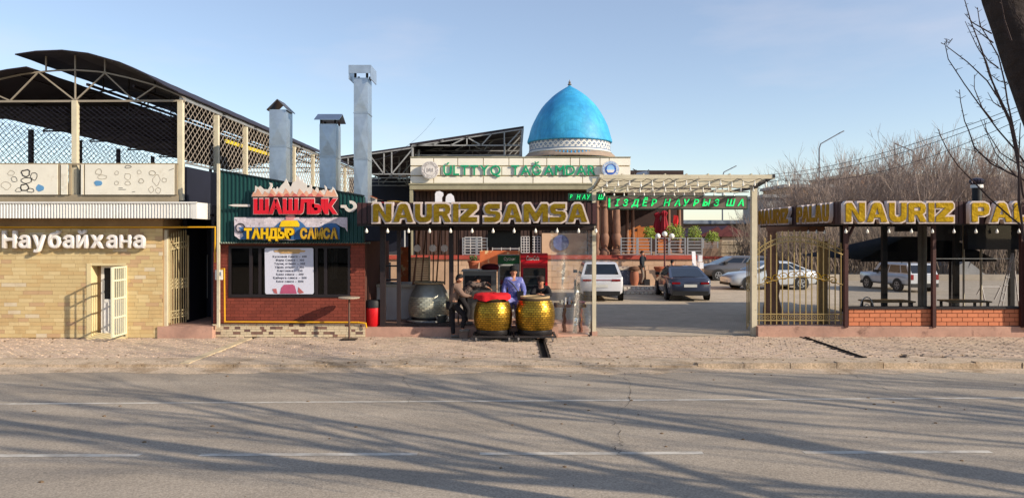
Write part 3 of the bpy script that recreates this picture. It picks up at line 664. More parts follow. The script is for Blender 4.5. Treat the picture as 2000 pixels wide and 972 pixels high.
# green profiled sheet
grn = M('green_profiled', S(26, 70, 68), .38, var=.1, scale=1.5, bump=.05, metal=.2)
YG = 20.1; gx0, gx1 = X(427,YG), X(712,YG)
gs = thing('green_cladding', 'dark green ribbed metal cladding with sloping top above the kiosk', 'cladding', (X(570,YG), YG, kz))
topf = lambda x: Z(333 + (x-gx0)/(gx1-gx0)*50, YG)
corrug(gx0, gx1, Z(474,YG), 0, YG, .108, .028, 'green_sheet', grn, gs, top=topf, rib=.5)
mb = MB().beam((gx0,YG-.02,topf(gx0)+.01),(gx1,YG-.02,topf(gx1)+.01),.07,.03); mb.box(gx0,gx0+.03,YG,YG+.4,kz,topf(gx0)); mb.build('cap_flashing', M('dark_flashing', S(30,40,42), .5), gs)
mb = MB(); x = gx0-.02
while x < gx1+.1:     # wavy roofing lip under the sheet
    mb.add([(x,YG-.09,Z(476,YG)),(x+.035,YG-.11,Z(473,YG)),(x+.07,YG-.09,Z(476,YG)),(x+.07,YG+.15,Z(475,YG)),(x+.035,YG+.15,Z(472,YG)),(x,YG+.15,Z(475,YG))], [(0,1,4,5),(1,2,3,4)]); x += .07
mb.build('wavy_lip', M('lip_sheet', S(150,164,150), .5), gs)
MB().box(X(424,20.0),X(428.5,20.0),19.98,20.06,0.3,Z(320,20.0)).build('corner_trim', cream_metal, gs)
MB().box(gx0,gx1,YG+.05,YG+.12,kz,Z(385,YG)).box(gx0,gx1,YG+.12,24,kz+.55,kz+.62).build('backing', navy, gs)
# flaming shashlik sign
fz = lambda a, b: (X(440+a/6.667, 19.95), Z(340+b/6.667, 19.95))
fl = thing('shashlik_sign', 'red lettered ШАШЛЫК sign with flame cut-out and skewer on green cladding', 'sign', (*fz(900,400)[:1], 19.95, fz(900,400)[1]))
fpts = [(345,295),(350,270),(390,220),(395,150),(430,175),(460,155),(500,195),(560,200),(590,150),(575,110),(610,120),(615,160),(590,205),(640,180),(660,200),(680,165),(700,195),(730,150),(770,110),(795,60),(815,110),(835,150),(860,165),(880,110),(920,90),(940,20),(970,60),(975,100),(1010,70),(1020,110),(1060,130),(1065,180),(1100,170),(1110,125),(1130,160),(1125,185),(1170,215),(1190,170),(1210,185),(1215,225),(1290,200),(1305,230),(1300,180),(1290,140),(1320,170),(1325,230),(1390,200),(1400,165),(1420,190),(1440,230),(1465,280),(1465,300)]
flm = M('flame_white', S(214,206,196), .5, var=.05)
shape('flame_board', [[fz(*p) for p in fpts]], 19.92, .05, flm, fl)
inner = [(352,292)] + [(a, 235 + 35*math.sin(i*2.1) + 18*math.sin(i*5.3)) for i, a in enumerate(range(370,1450,30))] + [(1458,292)]
shape('flame_print', [[fz(*p) for p in inner]], 19.912, .006, M('flame_peach', S(214,160,132), .55, bump=0), fl)
inner = [(520,294)] + [(a, 272 + 26*math.sin(i*1.7+1)) for i, a in enumerate(range(540,1250,28))] + [(1290,294)]
shape('flame_print', [[fz(*p) for p in inner]], 19.905, .005, M('flame_pink', S(198,104,96), .55, bump=0), fl)
MB().box(fz(350,0)[0], fz(1478,0)[0], 19.93, 19.97, fz(0,520)[1], fz(0,300)[1]).build('backing_board', M('sign_black', S(40,26,30), .5), fl)
text_word(fl, 'ШАШЛЫК', fz(375,0)[0], fz(1478,0)[0], fz(0,512)[1], fz(0,330)[1], 19.90, M('white_edge', S(210,190,186), .5), off=.07, extr=.034, gap=-.02)
text_word(fl, 'ШАШЛЫК', fz(385,0)[0], fz(1470,0)[0], fz(0,506)[1], fz(0,338)[1], 19.862, M('red_letter', S(214,28,44), .35, var=.08), off=.062, extr=.02, gap=.01, name='letter_face')
shape('skewer_tip', [[fz(*p) for p in ((40,405),(110,392),(325,395),(325,425),(110,422))]], 19.93, .04, flm, fl)
hk = [(1630+82*math.cos(t), 420+76*math.sin(t)) for t in [rad(-100)+i*rad(265)/14 for i in range(15)]] + [(1630+40*math.cos(t), 420+36*math.sin(t)) for t in [rad(165)-i*rad(265)/14 for i in range(15)]]
shape('skewer_hook', [[fz(*p) for p in hk]], 19.93, .04, flm, fl)
shape('skewer_hook', [[fz(*p) for p in ((1505,402),(1575,402),(1590,450),(1560,442),(1505,436))]], 19.925, .035, flm, fl)
ts = thing('samsa_sign', 'yellow lettered ТАНДЫР САМСА signboard with printed clay oven below the flames', 'sign', (fz(850,0)[0], 19.98, fz(0,860)[1]))
bm_ = M('print_blossom', S(206,196,202), .6, var=.28, scale=9, bump=0, dirt=(S(96,70,84), 14, .6, .66))
shape('board', [[fz(*p) for p in ((115,562),(1588,562),(1590,750),(1560,700),(1500,680),(1440,640),(1380,640),(1250,690),(1100,700),(900,860),(190,850),(120,800))]], 19.95, .04, bm_, ts)
shape('blue_print', [[fz(*p) for p in ((180,690),(640,690),(690,640),(760,598),(950,598),(1010,640),(1050,690),(1250,690),(1290,650),(1380,636),(1440,645),(1490,690),(1490,850),(870,850),(190,850),(240,800))]], 19.938, .01, M('print_blue', S(58,104,156), .6, var=.15, bump=0), ts)
shape('oven_print', [[fz(*p) for p in ((705,686),(735,612),(770,604),(940,604),(968,650),(966,684))]], 19.92, .015, M('print_yellow', S(236,196,20), .5, bump=0), ts)
shape('meat_print', [[fz(*p) for p in ((750,600),(795,590),(788,550),(830,530),(900,528),(915,560),(890,590),(900,604),(830,606))]], 19.925, .012, M('print_meat', S(206,140,140), .6, bump=0, var=.2), ts)
MB().lathe([(.11,-.01),(.13,-.01),(.13,.01),(.11,.01),(.11,-.01)], (fz(200,0)[0],19.93,fz(0,700)[1]), 20, 'y').build('ring_print', black, ts)
yl = M('yellow_letter', S(236,190,14), .35, var=.08); yb = M('yellow_letter_edge', S(120,92,30), .5)
text_word(ts, 'ТАНДЫР', fz(255,0)[0], fz(915,0)[0], fz(0,838)[1], fz(0,706)[1], 19.90, yb, off=.07, extr=.03, gap=-.02)
text_word(ts, 'ТАНДЫР', fz(262,0)[0], fz(905,0)[0], fz(0,832)[1], fz(0,712)[1], 19.868, yl, off=.055, extr=.02, gap=.02, name='letter_face')
text_word(ts, 'САМСА', fz(980,0)[0], fz(1482,0)[0], fz(0,838)[1], fz(0,706)[1], 19.90, yb, off=.07, extr=.03, gap=-.02)
text_word(ts, 'САМСА', fz(988,0)[0], fz(1474,0)[0], fz(0,832)[1], fz(0,712)[1], 19.868, M('shaded_yellow_letter', S(206,160,40), .4, var=.08), off=.055, extr=.02, gap=.02, name='letter_face')  # shade over this word put into the letters as a darker yellow
# standing bistro table
t = thing('tall_table', 'small round tall table on a thin pole outside the kiosk window', 'table', (X(682,19.7), 19.7, 0))
c = t.location
MB().lathe([(0,1.10),(.27,1.10),(.285,1.12),(.285,1.135),(0,1.135)], (c.x,c.y,0), 22).build('tabletop', M('worn_top', S(170,158,140), .5), t)
MB().tube((c.x,c.y,.03),(c.x,c.y,1.1),.026,.026,8).build('pole', M('rusty_pole', S(96,72,60), .6), t)
MB().box(c.x-.2,c.x+.2,c.y-.16,c.y+.16,.006,.03).build('base', dark_steel, t)
# ducts
def duct(label, px0, px1, pside, pytop, pybot, Y, cap, joints):
    x0, x1 = X(px0,Y), X(px1,Y); d = .62; t = thing('vent_duct', label, 'chimney', ((x0+x1)/2, Y+d/2, Z(pybot,Y)), group='galvanised ducts on the kiosk roof')
    edges = [Z(pybot,Y)-.8] + [Z(j,Y) for j in joints] + [Z(pytop,Y)]
    for a, b in zip(edges[:-1], edges[1:]):
        m = MB(keep=True); m.box(x0,x1,Y,Y+d,a+.012,b); 
        m.box(x0-.015,x1+.015,Y-.015,Y+d+.015,b-.02,b+.006) if b != edges[-1] else None
        # crossbreak creases
        m.add([(x0,Y-.001,a+.03),(x1,Y-.001,a+.03),(x1,Y-.001,b-.03),(x0,Y-.001,b-.03),((x0+x1)/2,Y-.022,(a+b)/2)], [(0,1,4),(1,2,4),(2,3,4),(3,0,4),(3,2,1,0)])
        m.build('duct_section', galv, t)
    zt_ = Z(pytop,Y); capm = galv
    if cap == 'gable':
        xm = (x0+x1)/2; h = .27; m = MB()
        m.add([(x0-.06,Y-.06,zt_-.03),(xm,Y-.06,zt_+h),(xm,Y+d+.06,zt_+h),(x0-.06,Y+d+.06,zt_-.03),(x0-.06,Y-.06,zt_),(xm,Y-.06,zt_+h+.03),(xm,Y+d+.06,zt_+h+.03),(x0-.06,Y+d+.06,zt_)], [(0,1,2,3),(4,5,6,7),(0,1,5,4),(3,2,6,7),(0,3,7,4)])
        m.add([(x1+.06,Y-.06,zt_-.03),(xm,Y-.06,zt_+h),(xm,Y+d+.06,zt_+h),(x1+.06,Y+d+.06,zt_-.03),(x1+.06,Y-.06,zt_),(xm,Y-.06,zt_+h+.03),(xm,Y+d+.06,zt_+h+.03),(x1+.06,Y+d+.06,zt_)], [(0,1,2,3),(4,5,6,7),(0,1,5,4),(3,2,6,7),(0,3,7,4)])
        m.build('rain_cap', M('duct_cap_dark', S(96,92,92), .4, metal=.6), t)
    else:
        e = cap; m = MB(); zz = zt_
        for sx in (x0+.03, x1-.03): m.box(sx-.03,sx+.03,Y+.05,Y+.11,zz,zz+.14).box(sx-.03,sx+.03,Y+d-.11,Y+d-.05,zz,zz+.14)
        m.build('cap_strut', dark_steel, t)
        m = MB(); ym = Y+d/2
        m.add([(x0-e,Y-.12,zz+.10),(x1+e,Y-.12,zz+.10),(x1+e,ym,zz+.32),(x0-e,ym,zz+.32),(x0-e,Y-.12,zz+.12),(x1+e,Y-.12,zz+.12),(x1+e,ym,zz+.34),(x0-e,ym,zz+.34)], [(0,1,2,3),(4,5,6,7),(0,1,5,4),(1,2,6,5),(0,3,7,4)])
        m.add([(x0-e,Y+d+.12,zz+.10),(x1+e,Y+d+.12,zz+.10),(x1+e,ym,zz+.32),(x0-e,ym,zz+.32),(x0-e,Y+d+.12,zz+.12),(x1+e,Y+d+.12,zz+.12),(x1+e,ym,zz+.34),(x0-e,ym,zz+.34)], [(0,1,2,3),(4,5,6,7),(0,1,5,4),(1,2,6,5),(0,3,7,4)])
        if e < .125:
            m = MB().box(x0-e,x1+e,Y-.14,Y-.125,zz+.10,zz+.33).box(x0-e,x0-e+.02,Y-.125,Y+d+.1,zz-.06,zz+.33).box(x1+e-.02,x1+e,Y-.125,Y+d+.1,zz-.06,zz+.33).box(x0-e+.02,x1+e-.02,Y-.125,Y+d+.1,zz+.31,zz+.33)
        m.build('rain_cap', galv, t)
duct('short wide galvanised duct with an open gable cap, leftmost of three', 526, 559, 567, 214, 350, 21.6, 'gable', [286])
duct('middle galvanised duct with a flat overhanging cap, behind the flame sign', 624, 656, 658, 242, 372, 21.8, .13, [306])
duct('tallest galvanised duct with a folded cap, rightmost of three', 691, 718, 727, 152, 378, 21.0, .12, [311, 220])

# ================================================================ SAMSA PAVILION
YS = 19.3
sam = thing('samsa_pavilion', 'open samsa bakery pavilion of dark posts with brown slatted fascia', 'pavilion', (X(930,20.4), 20.4, 0))
slat = M('brown_slat', S(64, 38, 38), .45, var=.12, orand=.18, bump=.1)
sx0, sx1 = X(697,YS), X(1166,YS); sz0, sz1 = Z(437,YS), Z(396,YS)
MB().box(sx0,sx1,YS,YS+.05,sz0,sz1).box(sx0,sx1,YS+.05,24.3,sz0+.05,sz0+.14).box(sx1-.06,sx1,YS+.05,24.3,sz0+.14,sz1-.05).box(sx0,sx0+.06,YS+.05,24.3,sz0+.14,sz1-.05).box(sx0,sx1,YS+.02,YS+.2,sz0-.06,sz0).build('roof_frame', dark_steel, sam)
boards(sam, sx0, sx1, sz0, sz1, YS, .135, slat, name='slat', depth=.035, gap=.03)
pk = M('post_dark', S(40,30,30), .5)
zp = Z(637, 20.4)
for px, Y, wd in ((748,20.4,.14),(779,20.4,.10),(881.5,20.4,.12),(895,20.9,.04),(800,24.2,.08),(1037,23.8,.09)):
    MB().box(X(px,Y)-wd/2,X(px,Y)+wd/2,Y-wd/2,Y+wd/2,(zp if Y < 21 else 0),sz0+.05).build('post', pk, sam)
MB().box(X(748,20.4),X(1160,20.4),20.34,20.44,Z(450,20.4),sz0+.05).box(X(748,20.4),X(881,20.4),20.36,20.42,Z(634,20.4)-.02,Z(630,20.4)).build('lintel', pk, sam)
MB().box(X(706,YK)+.03,X(1090,20.3),20.2,24.2,-.03,zp).add([(X(1085,20.2),20.2,.0),(X(1160,20.5),20.5,0.0),(X(1160,20.5),24,0.0),(X(1085,20.2),24,0.0),(X(1085,20.2),20.2,.06),(X(1160,20.5),20.5,.04),(X(1160,20.5),24,.04),(X(1085,20.2),24,.06)],[(4,5,6,7),(0,1,5,4)]).build('plinth', pink_plinth, sam)
s1 = thing('samsa_sign_letters', 'large gold channel letters NAURIZ SAMSA on brown slatted fascia', 'sign', (X(937,YS), YS-.04, sz0))
lw = M('channel_white', S(206,190,182), .4, var=.05)
block_word(s1, 'NAURIZ', X(728,YS-.2), X(933,YS-.2), Z(434,YS-.2), Z(397,YS-.2), YS-.05, lw, gold, gap=.5)
block_word(s1, 'SAMSA', X(945,YS-.2), X(1148,YS-.2), Z(434,YS-.2), Z(397,YS-.2), YS-.05, lw, gold, gap=.5)
wt = M('cutout_white', S(228,226,228), .5)
tb = thing('white_cutouts', 'two white rounded cut-out shapes standing above the gold lettering', 'ornament', (X(868,YS+.1), YS+.1, sz1))
for q in ([(850,397),(850,378),(853,374),(859,373),(865,376),(866,381),(863,386),(864,397)], [(870,397),(871,384),(875,379),(881,378),(886,383),(889,397)]):
    shape('cutout', [[(X(a,YS+.1),Z(b,YS+.1)) for a,b in q]], YS+.08, .05, wt, tb)
# lamp bulbs
bulbm = M('bulb_glass', S(236,232,220), .15, var=.03, bump=0, coat=.5)
def bulb(px, Y, py, label, group, first=[None]):
    if first[0] is None:
        t = thing('hanging_bulb', label, 'light bulb', (0,0,0), group=group, local=True)
        MB().lathe([(0.0,-.15),(.028,-.145),(.046,-.12),(.05,-.10),(.042,-.065),(.02,-.02),(.016,0)], (0,0,0), 12).build('bulb', bulbm, t, smooth=True)
        MB().tube((0,0,0),(0,0,.05),.018,.018,8).build('socket', dark_steel, t); MB().tube((0,0,.05),(0,0,.26),.005,.005,4).build('cable', black, t)
        first[0] = t; t.scale = (.8,.8,.8); t.location = (X(px,Y),Y,Z(py,Y)); t['label'] = label; return t
    t = copy_tree(first[0], (X(px,Y),Y,Z(py,Y)), label=label); t['group'] = group; return t
YR = 19.9
ords = ['first','second','third','fourth','fifth','sixth','seventh','eighth','ninth','tenth','eleventh','twelfth']
for i, px in enumerate((716,757,798,839,880,922,963,1004,1046,1088,1130,1164)):
    bulb(px, YS-.09, 446, 'white pear bulb under the samsa fascia, %s from the left' % ords[i], 'bulbs under the samsa fascia')
for i, px in enumerate((1652,1694,1736,1780,1821,1863,1906,1947,1990)):
    bulb(px, YR-.09, 447, 'white pear bulb under the palau fascia front, %s from its corner post' % ords[i], 'bulbs under the front palau fascia')
for i, (px) in enumerate((1611,1595,1579,1563)):
    Y = 8.95*F/(px-1000); bulb(px, Y, 449, 'white bulb under the palau side fascia, %s from its corner post' % ords[i+1] if i else 'white bulb under the palau side fascia, nearest the corner post', 'bulbs under the side palau fascia')

# tandoor ovens with mirror tiles
def tandoor(label, pxc, half, pyt, pyb, Y, tile, tilegroup, tiles_dark, cart=True, silver=False):
    xc = X(pxc,Y); R = half*Y/F; z0, z1 = Z(pyb,Y), Z(pyt,Y); H = z1 - z0
    t = thing('tandoor_oven', label, 'oven', (xc, Y, 0), group='mirror tiled clay ovens')
    prof = [(.78,0),(.86,.03),(.93,.12),(.985,.28),(1,.45),(.985,.6),(.93,.76),(.84,.9),(.76,.97),(.70,1.0)] if not silver else [(.86,0),(.95,.06),(1,.2),(1,.35),(.96,.5),(.88,.68),(.74,.86),(.62,.97),(.58,1)]
    def rad_at(h):
        for (a, b), (c_, d_) in zip([(p[1], p[0]) for p in prof][:-1], [(p[1], p[0]) for p in prof][1:]):
            if a <= h <= c_: return R*(b + (d_-b)*(h-a)/(c_-a))
        return R*prof[-1][0]
    MB().lathe([(r*R*.985, z0+h*H) for r, h in prof] + [(.5*R, z1), (.48*R, z1-.3)], (xc,Y,0), 40).build('body', tiles_dark, t, smooth=True)
    rows = 13 if not silver else 10; ncol = 34 if not silver else 26; mb = MB(); rr = random.Random(int(pxc)); nsm = 0
    unit = []
    htop = .93 if not silver else .62
    for j in range(rows):
        h0 = .05 + (htop-.05)*j/rows; h1 = .05 + (htop-.05)*(j+.80)/rows; r0, r1 = rad_at(h0), rad_at(h1)
        for i in range(ncol):
            a0 = 2*math.pi*(i + (.5 if j % 2 else 0))/ncol; a1 = a0 + 2*math.pi/ncol*.9
            tl = rr.uniform(-.005,.005); tz = rr.uniform(-.003,.003)
            P_ = lambda a, r, h, e: (xc+(r+e)*math.cos(a), Y+(r+e)*math.sin(a), z0+h*H)
            vs = [P_(a0,r0,h0,.004+tl*.3),P_(a1,r0,h0,.004-tl*.3),P_(a1,r1,h1,.004-tl*.3+tz*.4),P_(a0,r1,h1,.004+tl*.3+tz*.4),P_(a0,r0,h0,-.02),P_(a1,r0,h0,-.02),P_(a1,r1,h1,-.02),P_(a0,r1,h1,-.02)]
            front = math.sin((a0+a1)/2) < -.05
            unit.append((front, vs))
    fs = [(0,1,2,3),(0,4,5,1),(1,5,6,2),(2,6,7,3),(3,7,4,0)]
    fronts = [u for u in unit if u[0]]; nn = 0
    rest = MB()
    for k, (fr_, vs) in enumerate(unit):
        if fr_ and nn < 290:
            MB().add(vs, fs).build('tile', tile, t); nn += 1
        else: rest.add(vs, fs)
    rest.build('tile_courses', tile, t, kind='stuff')
    MB().lathe([(.60*R,z1-.02),(.74*R,z1-.02),(.76*R,z1+.012),(.74*R,z1+.03),(.62*R,z1+.03),(.56*R,z1-.03)], (xc,Y,0), 32).build('rim', M('clay_rim', S(170,146,110) if not silver else S(110,112,110), .8), t, smooth=True)
    MB().lathe([(.5*R,z0-.10),(.84*R,z0-.10),(.88*R,z0-.04),(.86*R,z0+.03),(.5*R,z0+.03)], (xc,Y,0), 32).build('base_ring', M('soot_steel', S(44,42,44), .4, metal=.5), t, smooth=True)
    if cart:
        zc = z0-.13; cr = MB(); e = R*1.04
        for yy in (Y-e*.8, Y+e*.8): cr.box(xc-e,xc+e,yy-.025,yy+.025,zc-.02,zc+.03)
        for xx in (xc-e+.03, xc, xc+e-.03): cr.box(xx-.025,xx+.025,Y-e*.8+.03,Y+e*.8-.03,zc-.018,zc+.028)
        cr.build('trolley_frame', M('trolley_steel', S(56,52,52), .5, metal=.3), t)
        for xx in (xc-e+.1, xc+e-.1):
            for yy in (Y-e*.8, Y+e*.8):
                wq = MB().tube((xx-.018,yy,.06),(xx+.018,yy,.06),.06,.06,16).build('caster', M('caster_grey', S(120,114,110), .5), t)
                MB().box(xx-.03,xx-.022,yy-.02,yy+.02,.06,zc-.02).box(xx+.022,xx+.03,yy-.02,yy+.02,.06,zc-.02).build('fork', steel_grey, wq)
    return t
tgold = M('gold_mirror_tile', S(176,138,50), .33, metal=.9, var=.08, scale=5, orand=.22, bump=.03)
tsil = M('silver_mirror_tile', S(206,202,176), .4, metal=.55, var=.12, orand=.2, bump=.2, bscale=9)
grout = M('oven_grout', S(54,40,20), .8); sgrout = M('silver_skin', S(160,160,150), .4, metal=.5, var=.3, bump=.4, bscale=5)
tandoor('gold tiled clay oven with a red cloth on its rim, on a trolley', 963, 37.5, 583, 644, 19.75, tgold, '', grout)
tandoor('gold tiled clay oven under the leaning cook in black, on a trolley', 1045, 38.5, 580, 644, 19.75, tgold, '', grout)
tandoor('big silver tiled clay oven inside the samsa pavilion', 839, 41, 552, 618, 21.6, tsil, '', sgrout, cart=False, silver=True)
t = thing('oven_stand', 'low metal stand under the silver oven', 'stand', (X(839,21.6),21.6,zp)); c = t.location
MB().lathe([(.5,.02),(.68,.02),(.68,.06),(.5,.06)], (c.x,c.y,Z(624,21.6)-.03), 24).build('ring', steel_grey, t)
for a in (.6,2.2,3.9,5.4): MB().tube((c.x+.6*math.cos(a),c.y+.6*math.sin(a),zp),(c.x+.6*math.cos(a),c.y+.6*math.sin(a),Z(624,21.6)),.02).build('leg', dark_steel, t)
# red cloth draped on the left gold oven
rc_ = random.Random(3); mb = MB(); cx, cy = X(961,19.7), 19.7; zt_ = Z(576,19.7); n = 40; R = .47
rings = [(0,.05),(.5,.055),(.85,.05),(1.0,.02),(1.03,-.05),(1.02,-.10)]
for k, (r, h) in enumerate(rings):
    for i in range(n):
        a = 2*math.pi*i/n; wv = (.02*math.sin(a*9+1)+.02*math.sin(a*5))*(k/5)
        mb.v.append((cx+(R*r+wv)*math.cos(a), cy+(R*r*.95+wv)*math.sin(a), zt_+h+rc_.uniform(-.012,.012)+(.03*math.sin(a*4) if k > 3 else 0)))
for k in range(len(rings)-1):
    for i in range(n): mb.f.append((k*n+i,k*n+(i+1)%n,(k+1)*n+(i+1)%n,(k+1)*n+i)); mb.m.append(0)
mb.build('red_cloth', M('red_cloth', S(206,22,34), .85, bump=.6, bscale=60), None, smooth=True, label='crumpled bright red cloth laid over the left gold oven', cat='cloth')
MB().ell((X(896+4,19.9)+.0,19.95,.10),(.15,.12,.10),4,4)
MB().box(X(897,19.9),X(914,19.9),19.85,20.05,.0,.19).build('concrete_block', M('old_block', S(120,100,88), .9, bump=.5), None, label='small grey block on the ground left of the gold oven trolley', cat='block')

# inside the samsa pavilion
def fridge(label, px0, px1, pyt, pyb, Y, body, head, txt, tx0, tx1, ty0, ty1, shear):
    x0, x1 = X(px0,Y), X(px1,Y); z0, z1 = zp, Z(pyt,Y); t = thing('drinks_fridge', label, 'fridge', ((x0+x1)/2, Y+.3, zp)); hz = Z(pyt+ (17 if px0 < 1000 else 24), Y)
    MB().box(x0,x1,Y+.05,Y+.65,z0,z1).build('cabinet', body, t)
    MB().box(x0+.005,x1-.005,Y,Y+.05,hz,z1-.01).build('header', head, t)
    MB().box(x0+.01,x1-.01,Y+.01,Y+.05,z0+.2,z0+.27).box(x0+.01,x0+.07,Y+.01,Y+.05,z0+.27,hz-.01).box(x1-.07,x1-.01,Y+.01,Y+.05,z0+.27,hz-.01).box(x0+.07,x1-.07,Y+.01,Y+.05,hz-.06,hz-.01).build('door_frame', body, t)
    MB().box(x0+.07,x1-.07,Y+.03,Y+.035,z0+.27,hz-.06).build('door_glass', M('fridge_glass', S(40,48,52), .06, var=.5, scale=5, bump=0, spec=.7), t)
    sh = M('fridge_shelf', S(120,124,126), .4)
    for k in range(4): MB().box(x0+.08,x1-.08,Y+.022,Y+.028,z0+.45+k*.27,z0+.465+k*.27).build('shelf', sh, t)
    text_word(t, txt, X(tx0,Y), X(tx1,Y), Z(ty1,Y), Z(ty0,Y), Y-.004, M('fridge_text', S(232,226,222), .5, bump=0), off=.01, extr=.006, shear=shear, gap=.02)
    return t
fridge('green topped grey drinks fridge standing beside the red one', 972, 1015, 498, 600, 22.4, M('fridge_grey', S(176,178,176), .4), M('fridge_green', S(16,92,44), .4, bump=0), 'Сусын', 984, 1006, 502, 508, .1)
fridge('tall red Coca-Cola drinks fridge behind the cook in black', 1017, 1070, 495, 600, 22.3, M('fridge_red', S(196,16,32), .35, bump=0), M('fridge_red', S(196,16,32), .35), 'Coca-Cola', 1028, 1053, 499, 508, .35)
t = thing('oven_range', 'steel bakery range with dark oven doors behind the red cloth', 'range', (X(940,22.2),22.2,zp))
x0, x1 = X(904,22.2), X(969,22.2)
MB().box(x0,x1,22.2,22.9,zp,Z(530,22.2)).build('body', M('brushed_steel', S(120,118,114), .4, metal=.6), t)
for a, b in ((x0+.06,x0+.45),(x0+.52,x1-.15)): MB().box(a,b,22.17,22.2,Z(565,22.2),Z(538,22.2)).build('oven_door', black, t)
MB().box(x0-.04,x1+.02,22.14,22.95,Z(530,22.2),Z(527,22.2)).build('top', steel_grey, t)
c = (X(958,22.5),22.5,Z(524,22.5)); MB().ell((c[0],c[1],c[2]+.03),(.29,.26,.12),16,8).build('sack', M('maroon_cloth', S(96,16,34), .9, bump=.5, bscale=14), None, smooth=True, label='dark maroon covered bundle lying on the steel range', cat='bundle')
# screen, lattice panel, posters
MB().box(X(952,21),X(1017,21),21,21.08,Z(483,21),Z(447,21)).build('hanging_screen', M('screen_black', S(14,18,22), .25, bump=0), None, label='flat black screen hung from the samsa pavilion beam', cat='screen')
t = thing('counter', 'white glossy counter block left of the silver oven', 'counter', (X(760,22.5),22.5,zp))
MB().box(X(735,22),X(775,22),22,23,zp,Z(560,22)).box(X(775,22),X(812,22),22.2,23.2,zp,Z(556,22)).build('body', M('counter_white', S(206,202,196), .4, var=.1), t)
MB().box(X(733,22),X(814,22),21.95,23.3,Z(560,22),Z(555,22)).build('top', M('counter_top', S(186,178,160), .4), t)
t = thing('slatted_panel', 'pale wooden slatted screen behind the silver oven', 'screen', (X(820,25),25,0))
pw = M('pale_wood', S(196,178,136), .7, var=.2, orand=.1)
for k in range(13): MB().box(X(801,25),X(838,25),25,25.03,Z(558,25)+k*.075,Z(558,25)+k*.075+.062).build('slat', pw, t)
MB().box(X(799,25),X(802,25),24.97,25.05,0,Z(499,25)).box(X(837,25),X(840,25),24.97,25.05,0,Z(499,25)).build('frame', pw, t)
ora = M('orange_print', S(196,104,60), .7, var=.25, scale=2, bump=0, dirt=(S(224,190,140), 2.5, .58, .6))
def poster(label, a, b, c_, d_, Y, m, cat='poster'):
    return MB().box(X(a,Y),X(b,Y),Y,Y+.04,Z(d_,Y),Z(c_,Y)).build('poster', m, None, label=label, cat=cat)
poster('tall orange food poster with white swirls left of the pale slatted screen', 780, 799, 482, 553, 24.6, ora)
poster('orange printed banner on the terrace wall left of the green fridge', 937, 1016, 489, 530, 30.0, ora)
poster('narrow orange food poster behind the red bin', 718, 744, 497, 548, 24.5, ora)
poster('pale poster in the dark gap beside the left post', 751, 763, 512, 552, 24.5, M('grey_poster', S(150,160,170), .6, bump=0))
ladm = M('shovel_wood', S(120,86,64), .8, var=.2)
for i, (a, b, Y, lb) in enumerate(((812,808,21.5,'leftmost'),(843,845,21.4,'second from the left'),(866,868,21.4,'rightmost'))):
    t = thing('bread_peel', 'wooden bread peel with round white blade over silver oven, %s' % lb, 'peel', (X(b,Y),Y,zp), group='bread peels')
    MB().tube((X(b,Y),Y+.1,Z(556,Y)),(X(a,Y),Y+.6,Z(450,Y)),.022,.018,6).build('handle', ladm, t)
    MB().lathe([(0,-.012),(.10,-.012),(.11,0),(.10,.012),(0,.012)], (X(a,Y),Y+.32,Z(485,Y)), 16, 'y').build('blade', wt, t)
for i, (a, b) in enumerate(((806,818),(822,830),(852,858))):
    MB().tube((X(a,21.9),21.9,Z(556,21.9)),(X(b,21.9),22.2,Z(446,21.9)),.025,.02,5).build('leaning_pole', ladm, None, label=['thin brown pole leaning left behind the silver oven','thin brown pole leaning in the middle behind the silver oven','thin brown pole leaning right behind the silver oven'][i], cat='pole')
# equipment in the dark left bay
t = thing('kitchen_rack', 'dark cluttered rack of kitchen gear behind the red bin', 'rack', (X(735,22.6),22.6,zp)); rk = random.Random(4)
for k in range(4): MB().box(X(716,22.4),X(777,22.4),22.4,22.9,zp+.3+k*.42,zp+.33+k*.42).build('shelf', dark_steel, t)
for k, px in enumerate((717,746,776)): MB().box(X(px,22.4)-.02,X(px,22.4)+.02,22.4,22.44,zp,zp+1.75).build('upright', dark_steel, t)
for k in range(12):
    px = 720 + (k % 6)*9.4; zz = zp+.33+.42*(k//6)+.0; h = rk.uniform(.12,.3); MB().lathe([(0,0),(.09,0),(.1,h*.7),(.07,h),(0,h)], (X(px,22.6),22.6,zz), 10).build('pot', M('pot_%d' % (k % 3), (S(70,66,64),S(116,110,104),S(40,44,58))[k % 3], .5, metal=.3), t, smooth=True)
t = thing('trash_bin', 'round red bin with a black rim and lid by the kiosk corner', 'bin', (X(729,20.5),20.5,zp)); c = t.location
MB().lathe([(0,0),(.17,0),(.2,.06),(.215,.5),(.21,.52),(0,.52)], c, 22).build('body', M('red_plastic', S(190,14,24), .4, bump=0), t, smooth=True)
MB().lathe([(.2,.5),(.225,.52),(.225,.68),(.2,.72),(0,.74)], c, 22).build('lid', black, t, smooth=True)
t = thing('bucket', 'dark metal bucket standing by the silver oven', 'bucket', (X(863,20.7),20.7,zp)); c = t.location
MB().lathe([(0,0),(.10,0),(.15,.27),(.155,.28),(.14,.27),(.09,.02)], c, 16).build('pail', M('dull_zinc', S(86,90,86), .4, metal=.5), t, smooth=True)
MB().path([(c.x+.15*math.cos(a),c.y-.05-.04*math.sin(a),c.z+.26-.09*math.sin(a)) for a in [math.pi*i/8 for i in range(9)]], .006, 4).build('handle', steel_grey, t)
